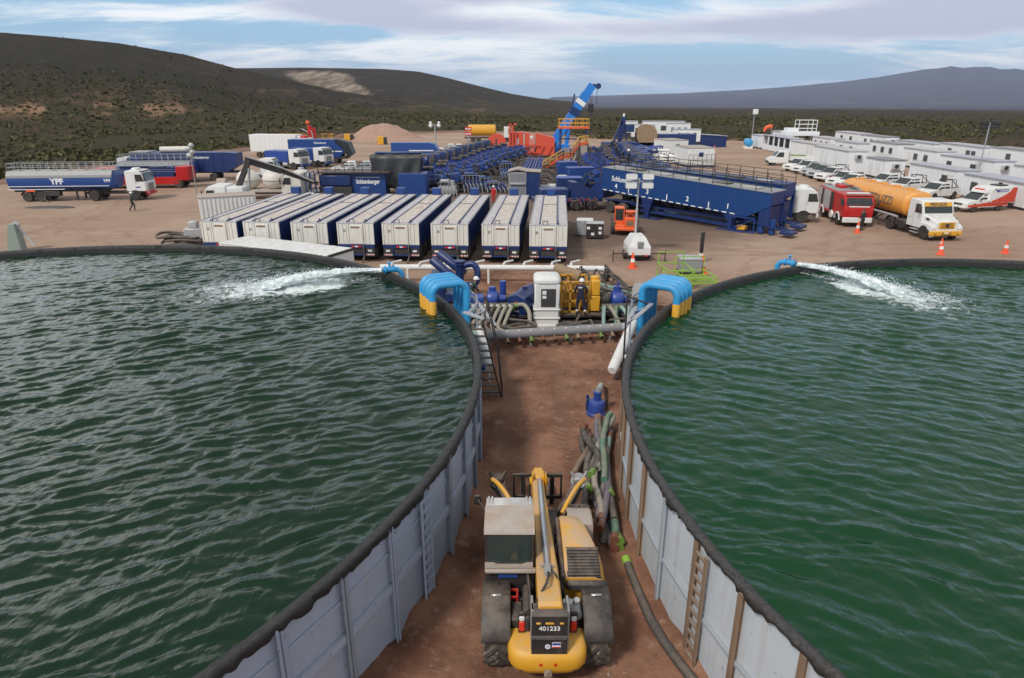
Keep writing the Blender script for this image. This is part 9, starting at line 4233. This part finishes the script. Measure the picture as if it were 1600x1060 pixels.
	for px, py, lab in ((703, 240, 'far left one of two white vans parked beyond the pumps'), (716, 240, 'far right one of two white vans parked beyond the pumps')):
		p = G(px, py)
		rt = root('pickup', lab, 'pickup', (p.x, p.y, 0), R(180), 'far pickups')
		pickup_body(rt, 'white', True)
	for px, py, lab in ((545, 221, 'small yellow box at the left foot of the mound'), (597, 226, 'small yellow box at the right foot of the mound')):
		p = G(px, py)
		rt = root('yellow_block', lab, 'box', (p.x, p.y, 0), 0, 'yellow boxes by the mound')
		mb = MB()
		mb.box(-.9, .5, -.6, .6, 0, 1.7, .06)
		part('box_body', mb, M['yellow'], rt)
		mb = MB()
		mb.box(.5, 1.1, -.6, .6, 0, 1.6, .06)
		part('dark_side', mb, M['black'], rt)
	p = G(757, 242)
	rt = root('pipe_rack', 'yellow pipe rack lying left of the orange red rig', 'rack', (p.x, p.y, 0), R(-8))
	mb = MB()
	for j in range(5):
		mb.cyl((-3, -.6 + .3 * j, 1.0 + .1 * (j % 2)), (3, -.6 + .3 * j, 1.0 + .1 * (j % 2)), .12, 8)
	for x in (-2.6, 0, 2.6):
		mb.bar((x, -1, .8), (x, 1, .8), .15)
		mb.bar((x, -1, 0), (x, -1, 1.6), .15)
		mb.bar((x, 1, 0), (x, 1, 1.6), .15)
	part('rack', mb, M['yellow2'], rt)
	for i, px in enumerate((774, 779)):
		p = G(px, 236)
		rt = root('blue_barrel', ('left' if i == 0 else 'right') + ' one of two blue barrels before the red rig', 'barrel', (p.x, p.y, 0), 0, 'blue barrels')
		mb = MB()
		mb.lathe([(.42, 0), (.45, .05), (.45, .6), (.48, .64), (.45, .68), (.45, 1.3), (.42, 1.4)], (0, 0, .6), 14)
		part('drum', mb, M['bright_blue'], rt)
		mb = MB()
		mb.box(-.5, .5, -.5, .5, 0, .58)
		part('pallet', mb, M['wood'], rt)
	# reel unit with its mast, blue bodies and white units behind the silos
	p = G(995, 236)
	rt = root('reel_trailer', 'coiled tubing reel trailer with a large tan drum and navy mast', 'trailer', (p.x, p.y, 0))
	mb = MB()
	mb.lathe([(.4, -1.25), (2.0, -1.25), (2.0, -1.1), (1.5, -1.1), (1.5, 1.1), (2.0, 1.1), (2.0, 1.25), (.4, 1.25)], (1.6, 0, 3.0), 26, 'y')
	mb.M = None
	o = part('reel_flange', mb, M['wood'], rt)
	mb = MB()
	mb.lathe([(1.5, -1.05), (1.8, -1.0), (1.85, 0), (1.8, 1.0), (1.5, 1.05)], (1.6, 0, 3.0), 26, 'y')
	part('coiled_tube', mb, M['wood'], rt)
	mb = MB()
	mb.bar((-3.6, 0, 1.0), (-2.9, 0, 6.4), .8, .5)
	mb.bar((-5.0, 0, 1.0), (-3.2, 0, 5.6), .5, .4)
	mb.bar((-2.0, 0, 1.0), (-2.7, 0, 5.0), .3)
	for i in range(6):
		mb.bar((-4.6 + i * .3, -.3, 1.6 + i * .7), (-2.6, -.3, 1.6 + i * .7), .12)
	mb.box(-2.6, -.9, -1.0, 1.0, 3.6, 5.0, .08)
	part('mast', mb, M['navy'], rt)
	mb = MB()
	mb.box(-7.0, 11.5, -1.25, 1.25, .9, 1.7, .05)
	mb.box(4.0, 11.2, -1.25, 1.25, 1.7, 3.2, .08)
	part('trailer_body', mb, M['navy'], rt)
	flat_trailer(rt, -6.5, 11, (-5, -3.7, 8, 9.3))
	mb = MB()
	mb.cyl((-2.95, 0, 6.3), (-2.9, 0, 7.0), .2, 8)
	part('mast_lamp', mb, M['letter'], rt)
	wl = [(992, 205, 3.0, 2.8, 0, 'white square unit left of the tan reel, farthest back'), (1010, 213, 5.0, 2.7, 0, 'low white cab unit directly right of the tan reel'), (1043, 213, 9.5, 3.6, 0, 'long white box unit behind the navy trailer'), (1068, 216, 5.0, 3.2, 1, 'white unit with teal glass front right of the long white box'),
		  (1082, 222, 5.5, 2.4, 0, 'small white unit at the right end of the navy trailer')]
	for px, py, w, h, t, lab in wl:
		p = G(px, py + 12)
		rt = root('white_unit', lab, 'cabin', (p.x, p.y + 6, 0), R(-4), 'white units behind the reel trailer')
		z0 = 1.2 if h < 3.5 else 1.0
		mb = MB()
		mb.box(-w / 2, w / 2, -1.2, 1.2, z0, z0 + h, .06)
		part('box_body', mb, M['white'], rt)
		mb = MB()
		for q in range(3):
			mb.box(-w * .35 + q * w * .28, -w * .22 + q * w * .28, -1.215, -1.2, z0 + h * .45, z0 + h * .75)
		part('window', mb, M['teal_side'] if t else M['window'], rt)
		mb = MB()
		mb.box(-w / 2 - .1, w / 2 + .1, -1.3, 1.3, z0 + h, z0 + h + .12, .03)
		part('roof', mb, M['white_roof'], rt)
		mb = MB()
		mb.box(-w / 2, w / 2, -1.0, 1.0, 0, z0)
		part('base', mb, M['dark'], rt)
	mb = None
	p = G(1022, 222)
	rt = root('red_pump', 'red pump unit on a stand behind the navy trailer', 'pump', (p.x, p.y + 2, 0))
	mb = MB()
	mb.box(-1.4, 1.2, -.8, .8, 3.9, 4.4, .05)
	mb.box(-.5, 1.4, -.8, .8, 2.4, 3.0, .05)
	part('body', mb, M['lamp_red'], rt)
	mb = MB()
	for x in (-1.2, 1.0):
		mb.bar((x, 0, 0), (x, 0, 3.9), .2)
	part('stand', mb, M['dark'], rt)
	# white containers and iron racks right behind the silos
	for px, py, w, h, rz, lab in ((1058, 247, 3.8, 2.9, 12, 'cream topped white container left of the stepped white container'), (1094, 262, 4.2, 2.8, 6, 'white container with a dark panel and ladder behind the silo railings')):
		p = G(px, py)
		rt = root('shipping_container', lab, 'container', (p.x, p.y, 0), R(rz), 'white containers behind the silos')
		mb = MB()
		mb.box(-w / 2, w / 2, 0, 6, .3, h, .04)
		for i in range(8):
			mb.box(-w / 2 + .2 + i * w / 8.5, -w / 2 + .3 + i * w / 8.5, -.03, 0, .4, h - .1)
		part('box_body', mb, M['white'], rt, smooth=0)
		mb = MB()
		mb.box(-w / 2 - .05, w / 2 + .05, -.05, 6.05, h, h + .08)
		part('roof', mb, M['pale_roof'], rt)
		mb = MB()
		mb.box(-.4, .3, -.06, -.03, h - 1.2, h - .6)
		mb.box(-w / 2, w / 2, .1, 5.9, 0, .3)
		part('dark_panel', mb, M['navy'], rt)
		if px > 1080:
			railing(rt, [(-w / 2, -.5, 0), (w / 2, -.5, 0)], .3, 1.6, 'black', 6, .03)
	p = G(1092, 224)
	rt = root('flat_roof_unit', 'low violet roofed unit beyond the white containers', 'cabin', (p.x - 3, p.y - 14, 0), R(14))
	mb = MB()
	mb.prism([(-5, 0), (5.5, 0), (5.5, 2.2), (-5, 2.9)], 0, 4)
	part('body', mb, M['navy'], rt)
	mb = MB()
	mb.prism([(-5.2, 2.92), (5.7, 2.2), (5.7, 2.32), (-5.2, 3.04)], -.2, 4.2)
	part('roof', mb, M['white_roof'], rt)
	for i in range(4):
		p = G(1026 + i * 5, 252 + i * 1.5)
		rt = root('pipe_bundle', ('first', 'second', 'third', 'fourth')[i] + ' bundle from the left of stacked white pipes behind the silo', 'pipes', (p.x, p.y, 0), R(-10 + 5 * i), 'white pipe bundles')
		mb = MB()
		for a in range(4):
			for b in range(3):
				mb.cyl((-1.9, -.5 + .33 * a, .35 + .42 * b + .6 * (i < 1)), (1.9, -.5 + .33 * a, .35 + .42 * b + .6 * (i < 1)), .13, 8)
		part('pipes', mb, M['letter'], rt)
		mb = MB()
		for x in (-1.5, 0, 1.5):
			for b in range(4):
				mb.bar((x, -.7, .12 + .42 * b), (x, .7, .12 + .42 * b), .1)
			mb.bar((x, -.7, 0), (x, -.7, 1.6), .08)
		part('spacer', mb, M['dark'], rt)
	for i in range(5):
		p = G(975 + i * 9, 262 - i * 3.2)
		rt = root('iron_rack', 'blue rack of pipes left of the white pipe bundles, ' + ('nearest', 'second', 'middle', 'fourth', 'farthest')[i], 'rack', (p.x, p.y, 0), R(-15 + 4 * i), 'blue iron racks')
		mb = MB()
		for a in range(4):
			for b in range(3):
				mb.cyl((-2.6, -.6 + .4 * a, .4 + .6 * b), (2.6, -.6 + .4 * a, .4 + .6 * b), .13, 8)
		for x in (-2.3, 2.3):
			for yy in (-.9, .9):
				mb.bar((x, yy, 0), (x, yy, 2.1), .16)
			mb.bar((x, -.9, 2.1), (x, .9, 2.1), .16)
		part('rack', mb, M['navy'], rt)
		mb = MB()
		for a in range(5):
			mb.tube([(-2.4, -.9 + .4 * a, 1.9), (-1, -.8 + .4 * a, 2.3), (.5, -.9 + .4 * a, 2.0), (2.4, -.8 + .4 * a, 2.2)], .09, 6)
		part('pipes', mb, M['bright_blue'], rt)


build_far()
